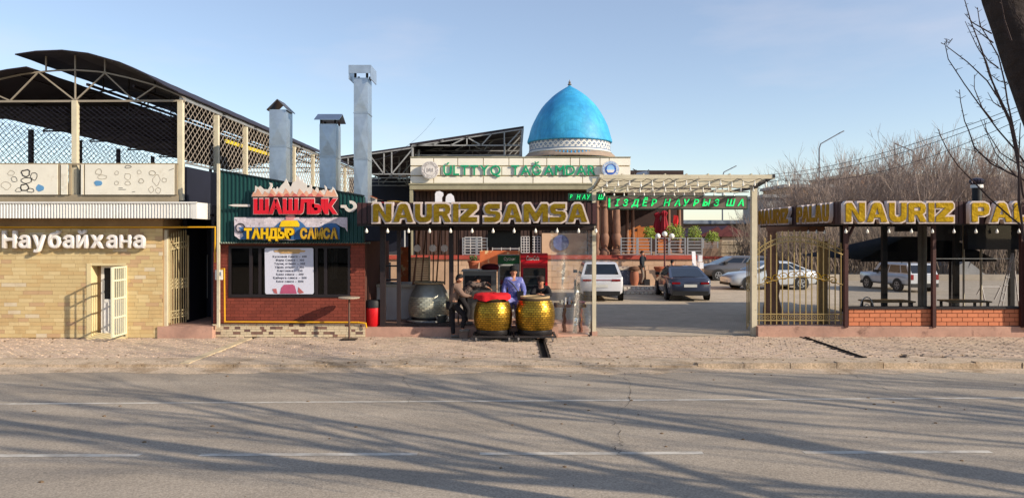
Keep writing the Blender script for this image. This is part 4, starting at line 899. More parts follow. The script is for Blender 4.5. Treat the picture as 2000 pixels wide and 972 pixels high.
# table with twisted log legs behind the plastic
t = thing('log_table', 'rustic table on two twisted log legs behind the clear curtain', 'table', (X(1112,20.9),20.9,0)); 
lg = M('log_bark', S(110,62,44), .85, var=.25, bump=.6, bscale=20)
for px in (1102, 1134):
    x = X(px,20.9); MB().path([(x+.02*math.sin(k*1.9),20.9,.05+k*.083) for k in range(11)], .055, 8, .045).build('leg', lg, t, smooth=True)
MB().box(X(1083,20.9),X(1143,20.9),20.6,21.3,Z(596,20.9)-.03,Z(593,20.9)).build('tabletop', M('dark_top', S(70,46,44), .7, var=.3), t)
z_ = Z(593,20.9)
for i, (px, r, h, m, lb) in enumerate(((1104,.035,.19,wt,'white tin on the log table, nearest the gold oven'),(1112,.035,.2,wt,'white tin on the log table, nearest the curtain edge'),(1096,.05,.12,steel_grey,'grey tin behind the white tins on the log table'),(1124,.06,.1,M('blue_tin', S(70,80,100), .5),'bluish tin at the right of the log table'))):
    MB().lathe([(0,0),(r,0),(r,h),(0,h)], (X(px,20.8),20.8,z_), 12).build('tin', m, None, label=lb, cat='tin')
MB().ell((X(1123,21),21,z_+.04),(.32,.22,.045),12,6).build('folded_cloth', M('cloth_maroon2', S(90,44,60), .9), None, smooth=True, label='dark maroon cloth lying on the log table', cat='cloth')
# clear curtain hanging between lintel and cream post, in soft folds
mb = MB(); n = 50; mrows = 14; xa, xb = X(1076,20.45), X(1158,20.5)
rcu = random.Random(2)
for j in range(mrows+1):
    v = j/mrows
    for i in range(n+1):
        u = i/n; x = xa+(xb-xa)*u; ztop = Z(452 - 6*math.sin(u*math.pi) ,20.45); zb_ = .10 - .06*u
        z = ztop+(zb_-ztop)*v; y = 20.46 + .05*math.sin(u*17+v*3)*(.3+v) + .04*math.sin(u*6-v*5) + .03*math.sin((u+v)*9)
        mb.v.append((x, y, z))
for j in range(mrows):
    for i in range(n): a = j*(n+1)+i; mb.f.append((a,a+1,a+n+2,a+n+1)); mb.m.append(0)
mb.build('clear_curtain', plastic, None, smooth=True, label='creased clear plastic curtain hanging right of the gold ovens', cat='curtain')

# ================================================================ ENTRANCE GANTRY
gan = thing('entrance_gantry', 'cream steel entrance frame with slanted arms and strings of bulbs', 'gantry', (X(1316,20.5),20.5,0))
MB().box(X(1156.5,20.5),X(1164,20.5),20.45,20.56,0,4.35).build('post', cream_metal, gan)
MB().box(X(1467,20.5),X(1477.5,20.5),20.43,20.58,0,4.28).build('post', cream_metal, gan)
MB().box(X(1157,20.5)-.02,X(1164,20.5)+.03,20.4,20.6,-.02,.12).build('footing', pink_plinth, gan)
xl, xr = X(1160,20.5), X(1472,20.5)
za, zb = Z(345,18.9), Z(366,20.5)
for x in (xl, xr): MB().beam((x,20.5,zb-.0),(x,18.9,za+.02),.06,.09).beam((x,22.2,zb),(x,20.5,zb),.06,.09).build('arm', dark_steel if x > 3 else cream_metal, gan)
for Y, zz, hh in ((18.95,za,.10),(19.5,Z(352,19.5),.08),(20.1,Z(357,20.1)-.02,.08),(20.5,Z(364,20.5),.09),(22.2,zb,.09)):
    MB().box(xl-.02,xr+.02,Y-.04,Y+.04,zz-hh/2,zz+hh/2).build('beam', cream_metal, gan)
for i in range(1, 8):
    x = xl+(xr-xl)*i/8; MB().beam((x,22.2,zb+.07),(x,18.95,za+.07),.03,.03).build('cross_rod', cream_metal, gan)
MB().box(X(1176,20.5),X(1462,20.5),20.47,20.53,Z(376,20.5),Z(374,20.5)).box(X(1176,20.5),X(1182,20.5),20.47,20.53,Z(376,20.5),zb).box(X(1425,20.5),X(1428,20.5),20.47,20.53,Z(376,20.5),zb).build('hanger', cream_metal, gan)
awn = M('white_awning_film', S(232,230,222), .7, var=.04)
MB().add([(X(1233,24),24,Z(352,24)),(X(1372,24),24,Z(356,24)),(X(1376,30),30,Z(384,30)),(X(1225,30),30,Z(384,30))], [(0,1,2,3)]).build('awning', awn, None, label='white tarpaulin awning stretched behind the entrance frame', cat='awning')
MB().beam((X(1233,24),24,Z(351,24)-.03),(X(1372,24),24,Z(355,24)-.03),.06).beam((X(1225,30),30,Z(385,30)),(X(1376,30),30,Z(385,30)),.08).tube((X(1300,30),30,0),(X(1300,30),30,Z(385,30)),.04)
# string lights: sagging cable and small bulbs, each string one thing
for si, (Y, zz, nb, lb) in enumerate(((18.85,za-.02,17,'front string of small clear bulbs sagging under the entrance frame'),(20.0,Z(358,20.0),13,'middle string of small clear bulbs under the entrance frame'),(21.8,Z(368,21.8),15,'rear string of small clear bulbs under the entrance frame'))):
    t = thing('string_lights', lb, 'string lights', (X(1316,Y),Y,zz)); pts = []
    for k in range(nb*4+1):
        u = k/(nb*4); pts.append((xl+(xr-xl+(.5 if si == 0 else 0))*u, Y, zz-.05-.07*abs(math.sin(u*math.pi*nb/2))-.02*math.sin(k)))
    MB().path(pts, .008, 4).build('cable', black, t)
    for k in range(nb): p = pts[k*4+2]; MB().ell((p[0],p[1],p[2]-.10),(.028,.028,.042),8,6).tube((p[0],p[1],p[2]-.07),(p[0],p[1],p[2]),.014,.014,6).build('bulb', bulbm, t, smooth=True)
for i, px in enumerate((1480,1488,1500,1506)):
    pass
# LED ticker
led = thing('led_ticker', 'long dark LED ticker with green letters hung across the entrance', 'sign', (X(1323,20.4),20.4,Z(409,20.4)))
x0, x1 = X(1187,20.3), X(1460,20.3)
MB().box(x0,x1,20.3,20.42,Z(409,20.3),Z(382,20.3)).build('case', M('led_case', S(26,62,44), .5, bump=0), led)
ledp = M('led_panel', S(104,94,84), .6, var=.2, scale=12, bump=.3, bscale=80)
MB().box(x0+.03,x1-.03,20.29,20.3,Z(407,20.3),Z(384,20.3)).build('led_panel', ledp, led)
gl = M('led_green', (.01,.75,.18), .6, emit=.5, bump=0, var=.3, scale=14)
text_word(led, 'ІЗДЁР', X(1201,20.28), X(1283,20.28), Z(402,20.28), Z(389,20.28), 20.285, gl, off=.02, extr=.006, shear=.25, gap=.34)
text_word(led, 'НАУРЫЗ', X(1296,20.28), X(1405,20.28), Z(402,20.28), Z(389,20.28), 20.285, gl, off=.02, extr=.006, shear=.25, gap=.34)
text_word(led, 'ША', X(1418,20.28), X(1453,20.28), Z(402,20.28), Z(389,20.28), 20.285, gl, off=.02, extr=.006, shear=.25, gap=.2)
MB().box(X(1188.5,20.28),X(1192,20.28),20.28,20.29,Z(405,20.28),Z(387,20.28)).build('letter', gl, led)
led2 = thing('small_led_ticker', 'small green LED strip with partial text behind the left gantry post', 'sign', (X(1146,23),23,Z(391,23)))
MB().box(X(1110,23),X(1184,23),23,23.1,Z(391.5,23),Z(377.5,23)).build('case', M('led_case2', S(24,74,56), .5, bump=0), led2)
MB().tube((X(1112,23.1),23.15,sz1-.1),(X(1112,23.1),23.15,Z(378,23)),.03).tube((X(1150,23.1),23.15,sz0),(X(1150,23.1),23.15,Z(380,23)),.03).build('bracket', dark_steel, led2)
text_word(led2, 'Р', X(1113,23), X(1118,23), Z(387,23), Z(380,23), 22.99, gl, off=.02, extr=.006, shear=.25)
text_word(led2, 'НАУ', X(1126,23), X(1153,23), Z(389,23), Z(380,23), 22.99, gl, off=.02, extr=.006, shear=.25, gap=.3)
text_word(led2, 'Ш', X(1168,23), X(1180,23), Z(389,23), Z(380,23), 22.99, gl, off=.02, extr=.006, shear=.25)

# ================================================================ PALAU PAVILION
YR = 19.9; rx = X(1646,YR)
pal = thing('palau_pavilion', 'glazed palau pavilion with orange brick base and brown slatted fascia', 'pavilion', (12.5, 20.4, 0))
rz0, rz1 = Z(437,YR), Z(393,YR); YFAR = 26.5
MB().box(rx,19,YR,YR+.06,rz0-.03,rz1).box(rx,rx+.06,YR+.06,YFAR,rz0-.03,rz1).box(rx+.06,19,YFAR-.06,YFAR,rz0,rz1).box(rx+.06,19,YR+.06,YFAR-.06,rz1-.3,rz1-.2).build('roof_frame', dark_steel, pal)
boards(pal, rx, 18.9, rz0, rz1, YR, .14, slat, name='slat', depth=.035, gap=.03)
boards(pal, YR, YFAR, rz0, rz1, YR, .2, slat, name='slat', depth=.035, gap=.03, side=rx)
s2 = thing('palau_sign_letters', 'large gold channel letters NAURIZ PALAU facing the street at right', 'sign', (X(1820,YR),YR-.04,rz0))
gold2 = M('gold_foil_lit', S(190,150,30), .3, metal=.7, var=.22, scale=6, bump=.35, bscale=10)  # brighter copy of the gold foil, sunlit look put into its colour
block_word(s2, 'NAURIZ', X(1650,19.7), X(1862,19.7), Z(434,19.7), Z(395,19.7), YR-.05, lw, gold2, gap=.5)
block_word(s2, 'PALAU', X(1896,19.7), X(1896,19.7)+ (X(1862,19.7)-X(1650,19.7))*.93, Z(434,19.7), Z(395,19.7), YR-.05, lw, gold2, gap=.5)
s3 = thing('side_sign_letters', 'gold letters NAURIZ PALAU along the shaded side fascia', 'sign', (rx-.05,23,rz0))
block_word(s3, 'NAURIZ', -26.2, -23.4, rz0+.07, rz1-.04, 0, lw, gold2, gap=.5, side=rx-.05, pop=.10)
block_word(s3, 'PALAU', -22.7, -20.4, rz0+.07, rz1-.04, 0, lw, gold2, gap=.5, side=rx-.05, pop=.10)
YW = 20.35; zpl = Z(637,20.3); zc = Z(603,YW)
MB().box(X(1481,20.25),19,20.25,20.75,-.03,zpl).box(X(1645,20.3)+.1,19,20.75,26,-.03,.1).build('plinth', pink_plinth, pal)
obr = M('orange_brick', S(200,122,84), .75, var=.07, bump=.25, orand=.08, bscale=50)
omort = M('orange_mortar', S(84,48,34), .9)
MB().box(X(1654,YW),19,YW,YW+.2,zpl,zc).build('brick_base', omort, pal)
for (a, b) in ((X(1657,YW), X(1818,YW)), (X(1828,YW), X(1992,YW)), (X(1998,YW), X(2090,YW))): bricks(pal, a, b, zpl+.01, zc, YW, .288, .115, obr, joint=.016, depth=.014, stag=.5)
brn = M('brown_post', S(70,38,34), .5, var=.15)
for px, wd in ((1651,.10),(1822,.09),(1995,.11)): MB().box(X(px,YW-.06)-wd/2,X(px,YW-.06)+wd/2,YW-.14,YW-.03,zpl-.02,rz0).build('post', brn, pal)
MB().box(X(1654,YW),19,YW-.05,YW+.22,zc,zc+.06).build('sill', dark_steel, pal)
for a in (1657, 1825):
    b = a+166; MB().add([(X(a,YW),YW+.065,zc+.06),(X(b,YW),YW+.065,zc+.06),(X(b,YW),YW+.065,rz0),(X(a,YW),YW+.065,rz0)],[(0,1,2,3)]).build('window_pane', glass, pal)
MB().box(X(1826,YW),X(1993,YW),YW+.03,YW+.06,Z(505,YW)-.006,Z(505,YW)+.006).build('glazing_bar', steel_grey, pal)
for (px, Y) in ((1727,22.5),(1867,22.6),(1645,26.3),(1975,24)): MB().box(X(px,Y)-.07,X(px,Y)+.07,Y-.07,Y+.07,0,rz0).build('inner_post', black, pal)
for (px, wd) in ((1804,.2),): MB().box(X(px,23)-.13,X(px,23)+.02,22.9,23.1,.1,rz0).tube((X(px+3,22.8),22.8,.1),(X(px+3,22.8),22.8,rz0),.05).build('inner_column', M('grey_column', S(150,144,130), .7), pal)
MB().tube((X(1882,23),23,.1),(X(1882,23),23,rz0),.03).tube((X(1916,23),23,.1),(X(1916,23),23,2.4),.035).build('inner_pole', cream_metal, pal)
MB().path([(X(1651,20.3),20.3,2.0),(X(1652,20.3),20.3,2.4),(X(1657,20.3),20.3,2.75),(X(1668,20.3),20.3,3.05)], .04, 6).path([(X(1995,20.3),20.3,2.0),(X(1997,20.3),20.3,2.4),(X(2003,20.3),20.3,2.75)], .04, 6).build('brace', brn, pal)
MB().box(X(1890,22),X(1992,22),22,22.2,Z(487,22),rz0).box(X(1822,24),X(1925,24),24,24.1,Z(470,24),rz0).box(X(1750,24.5),X(1805,24.5),24.5,24.6,Z(452,24.5),rz0).build('inner_blind', navy, pal)
# hipped gazebo roof behind the glass
t = thing('gazebo', 'dark hipped gazebo roof seen through the pavilion glass', 'gazebo', (X(1810,25),25,0))
gz0, gz1 = Z(505,25), Z(462,25)
a0, a1, b0, b1 = X(1678,24), X(1943,24), X(1775,25.5), X(1858,25.5)
MB().add([(a0,23.9,gz0),(a1,23.9,gz0),(a1,29,gz0),(a0,29,gz0),(b0,25.7,gz1),(b1,25.7,gz1),(b1,27.2,gz1),(b0,27.2,gz1),(a0,23.9,gz0-.06),(a1,23.9,gz0-.06)], [(0,1,5,4),(1,2,6,5),(2,3,7,6),(3,0,4,7),(4,5,6,7),(0,1,9,8)]).build('roof', M('gazebo_roof', S(24,24,32), .95, var=.15, spec=.1), t)
for x, y in ((b0+.9,24.6),(a1-.3,28.6)): MB().tube((x,y,0),(x,y,gz0),.05).build('post', dark_steel, t)
# tables and chairs in the pavilion
for i, (a, b, lb) in enumerate(((1688,1778,'long wooden table edge near the left of the glass pavilion'),(1845,1925,'long set table at the middle of the glass pavilion'))):
    t = thing('dining_table', lb, 'table', (X((a+b)/2,21.6),21.6,.1), group='tables in the palau pavilion')
    MB().box(X(a,21.6),X(b,21.6),21.3,22.0,.84,.88).build('tabletop', M('table_wood', S(176,140,90), .5), t)
    for x in (X(a,21.6)+.1,X(b,21.6)-.1):
        for y in (21.35,21.95): MB().box(x-.03,x+.03,y-.03,y+.03,.1,.84).build('leg', dark_steel, t)
t = thing('curly_chair', 'white wrought iron chair with curled back in the palau pavilion', 'chair', (X(1693,21),21,.1)); c = t.location
MB().path([(c.x-.2+.0*k,c.y,c.z+.5) if k == 0 else (c.x-.2*math.cos(math.pi*k/8),c.y,c.z+.55+.38*math.sin(math.pi*k/8)) for k in range(9)], .016, 5).path([(c.x-.1*math.cos(math.pi*k/8),c.y,c.z+.5+.24*math.sin(math.pi*k/8)) for k in range(9)], .012, 5).build('backrest', white_paint, t)
MB().lathe([(0,.44),(.2,.44),(.21,.46),(0,.47)], (c.x,c.y+.2,c.z), 14).build('seat', white_paint, t)
for dx, dy in ((-.16,.02),(.16,.02),(-.14,.36),(.14,.36)): MB().tube((c.x+dx,c.y+dy,c.z),(c.x+dx,c.y+dy,c.z+.46),.014).build('leg', white_paint, t)
t = thing('step_ladder', 'white folding step ladder inside the right end of the pavilion', 'ladder', (X(1966,22.8),22.8,.1)); z0_ = Z(556,22.8)-.9
for (p, q) in (((1950,600),(1976,494)),((1957,600),(1979,494)),((1978,494),(1990,600))): MB().tube((X(p[0],22.8),22.8,Z(p[1],22.8)),(X(q[0],22.8),22.8,Z(q[1],22.8)),.018).build('rail', wt, t)
for k in range(6): py = 512+k*15; x = 1976-(py-494)*.23; MB().box(X(x-1,22.8),X(x+6,22.8),22.76,22.84,Z(py,22.8),Z(py,22.8)+.02).build('rung', wt, t)
t = thing('white_trestle', 'white folding trestle frame standing behind the pavilion tables', 'trestle', (X(1935,23.5),23.5,0))
for (p, q) in (((1908,575),(1917,558)),((1942,585),(1955,558)),((1917,560),(1955,560)),((1917,558),(1924,590))): MB().tube((X(p[0],23.5),23.5,Z(p[1],23.5)),(X(q[0],23.5),23.5,Z(q[1],23.5)),.02).build('bar', wt, t)
# turbine ventilator on the roof
t = thing('turbine_vent', 'black and white turbine ventilator on the palau roof', 'ventilator', (X(1908,21),21,rz1)); c = t.location; Zt = lambda p: Z(p,21)
MB().tube((c.x,c.y,rz1-.3),(c.x,c.y,Zt(367)),.125,.125,16).build('pipe', black, t)
MB().tube((c.x,c.y,Zt(367)),(c.x,c.y,Zt(361)),.16,.16,16).build('collar', white_paint, t)
tv = MB()
for k in range(16):
    a = 2*math.pi*k/16; a2 = a+.3; rr_ = [(.13,Zt(361)),(.19,Zt(357)),(.2,Zt(353)),(.15,Zt(349))]
    for (r0,h0),(r1,h1) in zip(rr_[:-1],rr_[1:]): tv.add([(c.x+r0*math.cos(a),c.y+r0*math.sin(a),h0),(c.x+r0*.96*math.cos(a2),c.y+r0*.96*math.sin(a2),h0),(c.x+r1*.96*math.cos(a2),c.y+r1*.96*math.sin(a2),h1),(c.x+r1*math.cos(a),c.y+r1*math.sin(a),h1)],[(0,1,2,3)])
tv.lathe([(.15,Zt(349)),(.08,Zt(348)),(0,Zt(347.5))],(c.x,c.y,0),16).build('turbine', M('turbine_metal', S(70,66,78), .3, metal=.7), t)
# gold picket fence with arched top
fen = thing('picket_fence', 'gold painted wrought iron fence panel with arched top on pink plinth', 'fence', (X(1562,20.4),20.4,zpl)); Yf = 20.45
gf = M('fence_gold', S(168,146,96), .4, metal=.35, var=.15)
fx0, fx1 = X(1479,Yf), X(1646,Yf); zt0 = Z(486,Yf); arch = lambda u: Z(488 - 26*math.sin(math.pi*min(max(u,0),1)**.8) - 0*u, Yf)
def arcpath(off, r):
    m = MB(); P = [(fx0+(fx1-fx0)*u, Yf, arch(u)+off) for u in [k/20 for k in range(21)]]; m.path(P, r, 6); return m
for off in (0, -.13): arcpath(off, .018).build('arch_rail', gf, fen)
for zz in (Z(625,Yf), Z(613,Yf)): MB().box(fx0,fx1,Yf-.02,Yf+.02,zz-.015,zz+.015).build('rail', gf, fen)
npk = 14
for k in range(npk+1):
    u = (k+.3)/(npk+.6); x = fx0+(fx1-fx0)*u; zt_ = arch(u)+.16
    MB().box(x-.013,x+.013,Yf-.013,Yf+.013,Z(633,Yf),zt_-.06).lathe([(.013,0),(.026,.03),(.0,.1)], (x,Yf,zt_-.06), 6).build('picket', gf, fen)
for k in range(npk*1):
    u = (k+.8)/(npk+.6); x = fx0+(fx1-fx0)*u
    MB().lathe([(.03,-.006),(.042,-.006),(.042,.006),(.03,.006),(.03,-.006)], (x,Yf,Z(619,Yf)), 12, 'y').build('ring', gf, fen)
    MB().lathe([(.035,-.006),(.045,-.006),(.045,.006),(.035,.006),(.035,-.006)], (x,Yf,arch(u)-.065), 10, 'y').build('ring', gf, fen)
for k in range(9):   # scrolls at mid height
    u = .12+.76*k/8; x = fx0+(fx1-fx0)*u; zc_ = Z(548,Yf)+.16*math.sin(math.pi*(k/8)); s_ = 1 if k % 2 else -1
    pts = [(x+s_*.15*(1-q/14)*math.cos(q*.7), Yf-.02, zc_+.13*(1-q/14)*math.sin(q*.7)) for q in range(13)]
    MB().path(pts, .011, 4).build('scroll', gold2, fen)
MB().path([(fx0+(fx1-fx0)*u, Yf-.02, Z(556,Yf)+.22*math.sin(math.pi*u)) for u in [k/16 for k in range(17)]], .014, 5).build('mid_rail', gf, fen)
# open sliding leaf behind the right gantry post
fe2 = thing('gate_leaf', 'cream iron gate leaf folded open beside the right gantry post', 'gate', (X(1461,21.2),21.2,0))
q0, q1 = Vector((X(1459,21.0),21.0,0)), Vector((X(1474,25),25.0,0))
for k in range(7): q = q0.lerp(q1,k/6); MB().tube((q.x,q.y,.12),(q.x,q.y,2.0+.25*k/6),.016,.016,5).build('bar', gf, fe2)
MB().beam((q0.x,q0.y,.2),(q1.x,q1.y,.2),.04).beam((q0.x,q0.y,1.2),(q1.x,q1.y,1.25),.03).beam((q0.x,q0.y,2.0),(q1.x,q1.y,2.25),.04).build('rail', gf, fe2)
# plinth further right, beyond the corner post, a brown hoarding
MB().box(X(2000,20.2),19,20.1,20.2,zpl,Z(470,20.2)).build('side_hoarding', M('brown_hoarding', S(110,84,74), .8), pal)
# ================================================================ TERRACE AND RESTAURANT BEHIND
YT = 38.0; zt = Z(499,YT)
ter = thing('terrace', 'raised restaurant terrace with red coping and pale tiled retaining wall', 'terrace', (5, YT, 0))
tile_m = M('terrace_tile', S(196,164,136), .8, var=.12, scale=1.2, orand=.07)
tx0, tx1 = X(700,YT), X(1371,YT)
MB().box(tx0,tx1,YT,56,0,zt-.02).build('terrace_body', M('terrace_mortar', S(178,148,122), .9), ter)
bricks(ter, X(880,YT), tx1, .05, zt-.2, YT, .55, .32, tile_m, name='tile', joint=.012, depth=.02, limit=290)
MB().box(tx0,tx1,YT-.12,YT+.4,zt-.18,zt+.02).build('coping', M('red_coping', S(164,70,56), .7, var=.2), ter)
# painted steps at the foot of the wall
st = thing('tiled_steps', 'two low patterned tile steps in front of the terrace wall', 'steps', (X(1250,36),36,0))
stm = M('step_tile', S(206,190,168), .7, var=.1, dirt=(S(150,130,120), 7, .5, .53))
x0, x1 = X(1213,35), X(1292,35)
MB().box(x0,x1,34.9,YT,0,.15).build('step', stm, st); MB().box(x0,x1,35.9,YT,.15,.30).build('step', stm, st)
for k in range(9):
    a = x0+(x1-x0)*k/9+.03; MB().box(a,a+(x1-x0)/9-.06,34.885,34.9,.025,.125).build('step_tile', M('step_tile_white', S(220,214,200), .5, dirt=(S(120,110,110), 9, .55, .58)), st)
    MB().box(a,a+(x1-x0)/9-.06,35.885,35.9,.175,.275).build('step_tile', MATS['step_tile_white'], st)
t = thing('tiled_bench', 'dark patterned tile panel low on the terrace wall behind the white car', 'bench', (X(1225,37),37,0))
MB().box(X(1207,37),X(1233,37),37,37.9,.3,Z(527,37)).build('panel', M('dark_pattern', S(84,88,104), .6, var=.3, scale=9, dirt=(S(160,160,165), 8, .55, .6)), t)
MB().box(X(1207,37),X(1233,37),36.97,37.9,Z(527,37),Z(521,37)).build('cap', stm, t)
t = thing('low_stone_post', 'light stone block with dark opening beside the phoning man', 'block', (X(1262,37),37,0))
MB().box(X(1262,37),X(1282,37),37,37.8,.3,Z(528,37)).build('block', tile_m, t); MB().box(X(1257,37)-.0,X(1268,37),36.8,36.98,.3,Z(545,37)).build('opening', black, t)
# railing panels
railm = M('silver_rail', S(176,178,180), .35, metal=.5, var=.06)
def railing(label, a, b, Y=YT+.25, pt=465, pb=498, n=6):
    t = thing('railing', label, 'railing', (X((a+b)/2,Y),Y,zt), group='silver terrace railings'); x0, x1 = X(a,Y), X(b,Y); z1 = Z(pt,Y); z0 = zt+.06
    for x in (x0, x1): MB().box(x-.03,x+.03,Y-.03,Y+.03,zt,z1+.03).build('post', railm, t)
    for k in range(n): z = z0+(z1-z0)*k/(n-1); MB().box(x0+.03,x1-.03,Y-.015,Y+.015,z-.018,z+.018).build('bar', railm, t)
for a, b, lb in ((1213,1244,'first silver bar railing panel right of the carved columns'),(1246,1272,'second silver bar railing panel, above the phoning man'),(1281,1306,'silver bar railing panel below the closed red parasols'),(1308,1338,'silver bar railing panel right of the red parasols'),(1343,1371,'silver bar railing panel before the middle shrub'),(904,930,'silver bar railing panel seen through the samsa pavilion, left'),(932,952,'silver bar railing panel seen through the samsa pavilion, beside the screen')):
    railing(lb, a, b)
YT2 = 60.0; zt2 = Z(503,YT2)
MB().box(X(1366,YT2),X(1484,YT2),YT2,YT2+.3,0,zt2-.1).build('garden_wall', tile_m, None, label='low pale wall with red coping behind the grey wagon', cat='wall')
MB().box(X(1366,YT2),X(1484,YT2),YT2-.05,YT2+.4,zt2-.1,zt2+.1).build('wall_coping', M('red_coping', S(164,70,56), .7, var=.2), bpy.data.objects['garden_wall'])
railing('silver bar railing panel above the low red-coped wall', 1374, 1402, YT2+.2, 466, 500)
t = thing('picket_rail', 'weathered wooden picket fence on the low wall behind the parked cars', 'fence', (X(1440,YT2),YT2+.3,zt2)); pm = M('grey_picket', S(140,124,100), .8, orand=.15)
for k in range(30): x = X(1405,YT2)+k*.108; MB().box(x,x+.05,YT2+.2,YT2+.25,zt2,zt2+1.3).build('picket', pm, t)
MB().box(X(1404,YT2),X(1404,YT2)+3.3,YT2+.26,YT2+.3,zt2+.3,zt2+.38).box(X(1404,YT2),X(1404,YT2)+3.3,YT2+.26,YT2+.3,zt2+1.0,zt2+1.08).build('rail', pm, t)
# restaurant building
YU = 38.6
res = thing('restaurant', 'single storey restaurant with cream panelled fascia and dark wood slat walls', 'building', (X(1015,YU),YU,zt))
u0, u1 = X(801,YU), X(1232,YU); uz0, uz1 = Z(373,YU), Z(308,YU)
fcm = M('fascia_panel', S(236,230,214), .6, var=.05, orand=.03)
MB().box(u0+.05,u1-.05,YU+.05,50,uz0+.1,uz1-.05).build('fascia_core', M('fascia_gap', S(190,172,136), .8), res)
rowz = [(Z(324,YU),uz1),(Z(327,YU)-(.45),Z(327,YU)),(Z(357,YU),Z(343,YU)-.0)]
def pan_row(z0, z1, xs):
    for a, b in zip(xs[:-1], xs[1:]): MB().box(X(a,YU)+.02,X(b,YU)-.02,YU,YU+.05,z0+.015,z1-.015).build('fascia_panel', fcm, res)
pan_row(Z(323.5,YU),uz1,[801,847,894,944,994,1022,1068,1114,1132,1172,1190,1232])
pan_row(Z(342.5,YU),Z(325,YU),[801,860,920,980,1040,1100,1160,1232])
pan_row(Z(358,YU),Z(344,YU),[801,847,944,1041,1138,1232])
MB().box(u0-.06,u1+.06,YU-.12,YU+.3,Z(361,YU),Z(358.5,YU)).box(u0-.02,u1+.02,YU-.08,YU+.3,Z(370,YU),Z(361,YU)-.01).box(u0,u1,YU-.03,YU+1.2,uz1,uz1+.05).box(u0-.02,u0+.14,YU-.04,YU+.12,0.0+zt,uz0+.1).build('cornice', M('cornice_green_grey', S(150,144,118), .6), res)
MB().box(u0+.05,X(1190,YU)+.6,YU+1.4,50,zt,uz0+.1).build('wall_core', M('wood_dark', S(52,34,32), .7, var=.3), res)
boards(res, u0+.1, X(1190,YU)+.6, zt, uz0+.1, YU+1.4, .20, M('wood_slat_wall', S(72,52,44), .6, var=.2, orand=.3), name='slat', depth=.06, gap=.05)
# windows with white lattice visible through the samsa pavilion
wl = M('white_lattice', S(206,204,202), .5)
for (a, b, c_, d_) in ((908,941,463,496),(1018,1034,462,493),(1037,1056,462,493),(962,1014,452,492)):
    Y = YU+1.2; f = MB().box(X(a,Y),X(b,Y),Y,Y+.1,Z(d_,Y),Z(c_,Y)).build('window', M('dark_window', S(46,46,56), .15, bump=0, var=.3), res); m = MB(); x0, x1, z0, z1 = X(a,Y), X(b,Y), Z(d_,Y), Z(c_,Y)
    for k in range(4): x = x0+(x1-x0)*k/3; m.box(x-.02,x+.02,Y-.03,Y,z0,z1)
    for k in range(7): z = z0+(z1-z0)*k/6; m.box(x0,x1,Y-.034,Y-.004,z-.015,z+.015)
    m.build('frame', wl, f)
# panelled pale wall strip & round emblem print behind plastic
MB().box(X(1060,YU),X(1150,YU),YU+1.0,YU+1.25,zt,Z(455,YU)).build('pale_wall', tile_m, res)
MB().lathe([(0,0),(.42,0),(.42,.03),(0,.03)], (X(1098,YU),YU+.9,Z(474,YU)), 24, 'y').build('round_print', M('print_slate', S(96,104,150), .6), res)
# right wing porch
MB().box(X(1190,YU)+.6,X(1335,48),48,48.2,zt,7).box(X(1190,YU),X(1335,46),YU+1,48.2,uz0+.0,uz0+.3).build('porch_wall', MATS['wood_dark'], res)
mo = M('orange_wood', S(176,104,50), .6, var=.2, orand=.1)
MB().box(X(1245,46),X(1268,46),46,46.3,zt,Z(443,46)).box(X(1222,47),X(1236,47),47,47.3,zt,Z(460,47)).box(X(1284,46),X(1300,46),46,46.3,zt,Z(462,46)).build('orange_panel', mo, res)
MB().beam((X(1225,46),45.9,Z(453,46)),(X(1250,46),45.9,Z(441,46)),.1,.1).box(X(1268,46),X(1300,46),45.9,46,Z(445,46),Z(441,46)).box(X(1226,45.9),X(1245,45.9),46,46.1,zt,Z(452,46)).build('orange_beam', mo, res)
# carved wooden columns
colm = M('carved_wood', S(128,92,72), .7, var=.25, bump=.5, bscale=14)
def column(px, Y, label, r, ptop=384):
    t = thing('carved_column', label, 'column', (X(px,Y),Y,zt), group='carved wooden columns of the restaurant porch'); c = t.location; zz = Z(ptop,Y)
    H = zz-zt
    MB().lathe([(r*1.5,0),(r*1.5,.15),(r*.7,.35),(r*1.1,.7),(r*1.25,.95),(r*.9,1.15)], c, 14).build('base', colm, t, smooth=True)
    MB().lathe([(r*.9,1.15),(r*1.0,1.3),(r*.92,H*.55),(r*.8,H*.8)], c, 14).build('shaft', colm, t, smooth=True)
    MB().lathe([(r*.8,H*.8),(r*1.15,H*.83),(r*.8,H*.87),(r*1.2,H*.95),(r*1.4,H)], c, 14).build('capital', colm, t, smooth=True)
    return t
for i, (px, Y, r) in enumerate(((1166,YU+.2,.14),(1181,YU+.2,.2),(1193,YU+.6,.16),(1204,YU+.2,.22),(1225,42,.1),(1236,42,.1),(1306,44,.12),(1326,44,.14))):
    column(px, Y, ['thin carved wood column just right of the left gantry post','thick carved wood column, second right of the left gantry post','carved wood column half hidden between two thicker ones','broad dark carved wood column beside the first railing panel','slender brown column above the left end of the silver railing','slender brown column left of the orange wood panel','brown column behind the closed red parasols','rightmost brown column of the porch beside the red flag'][i], r)
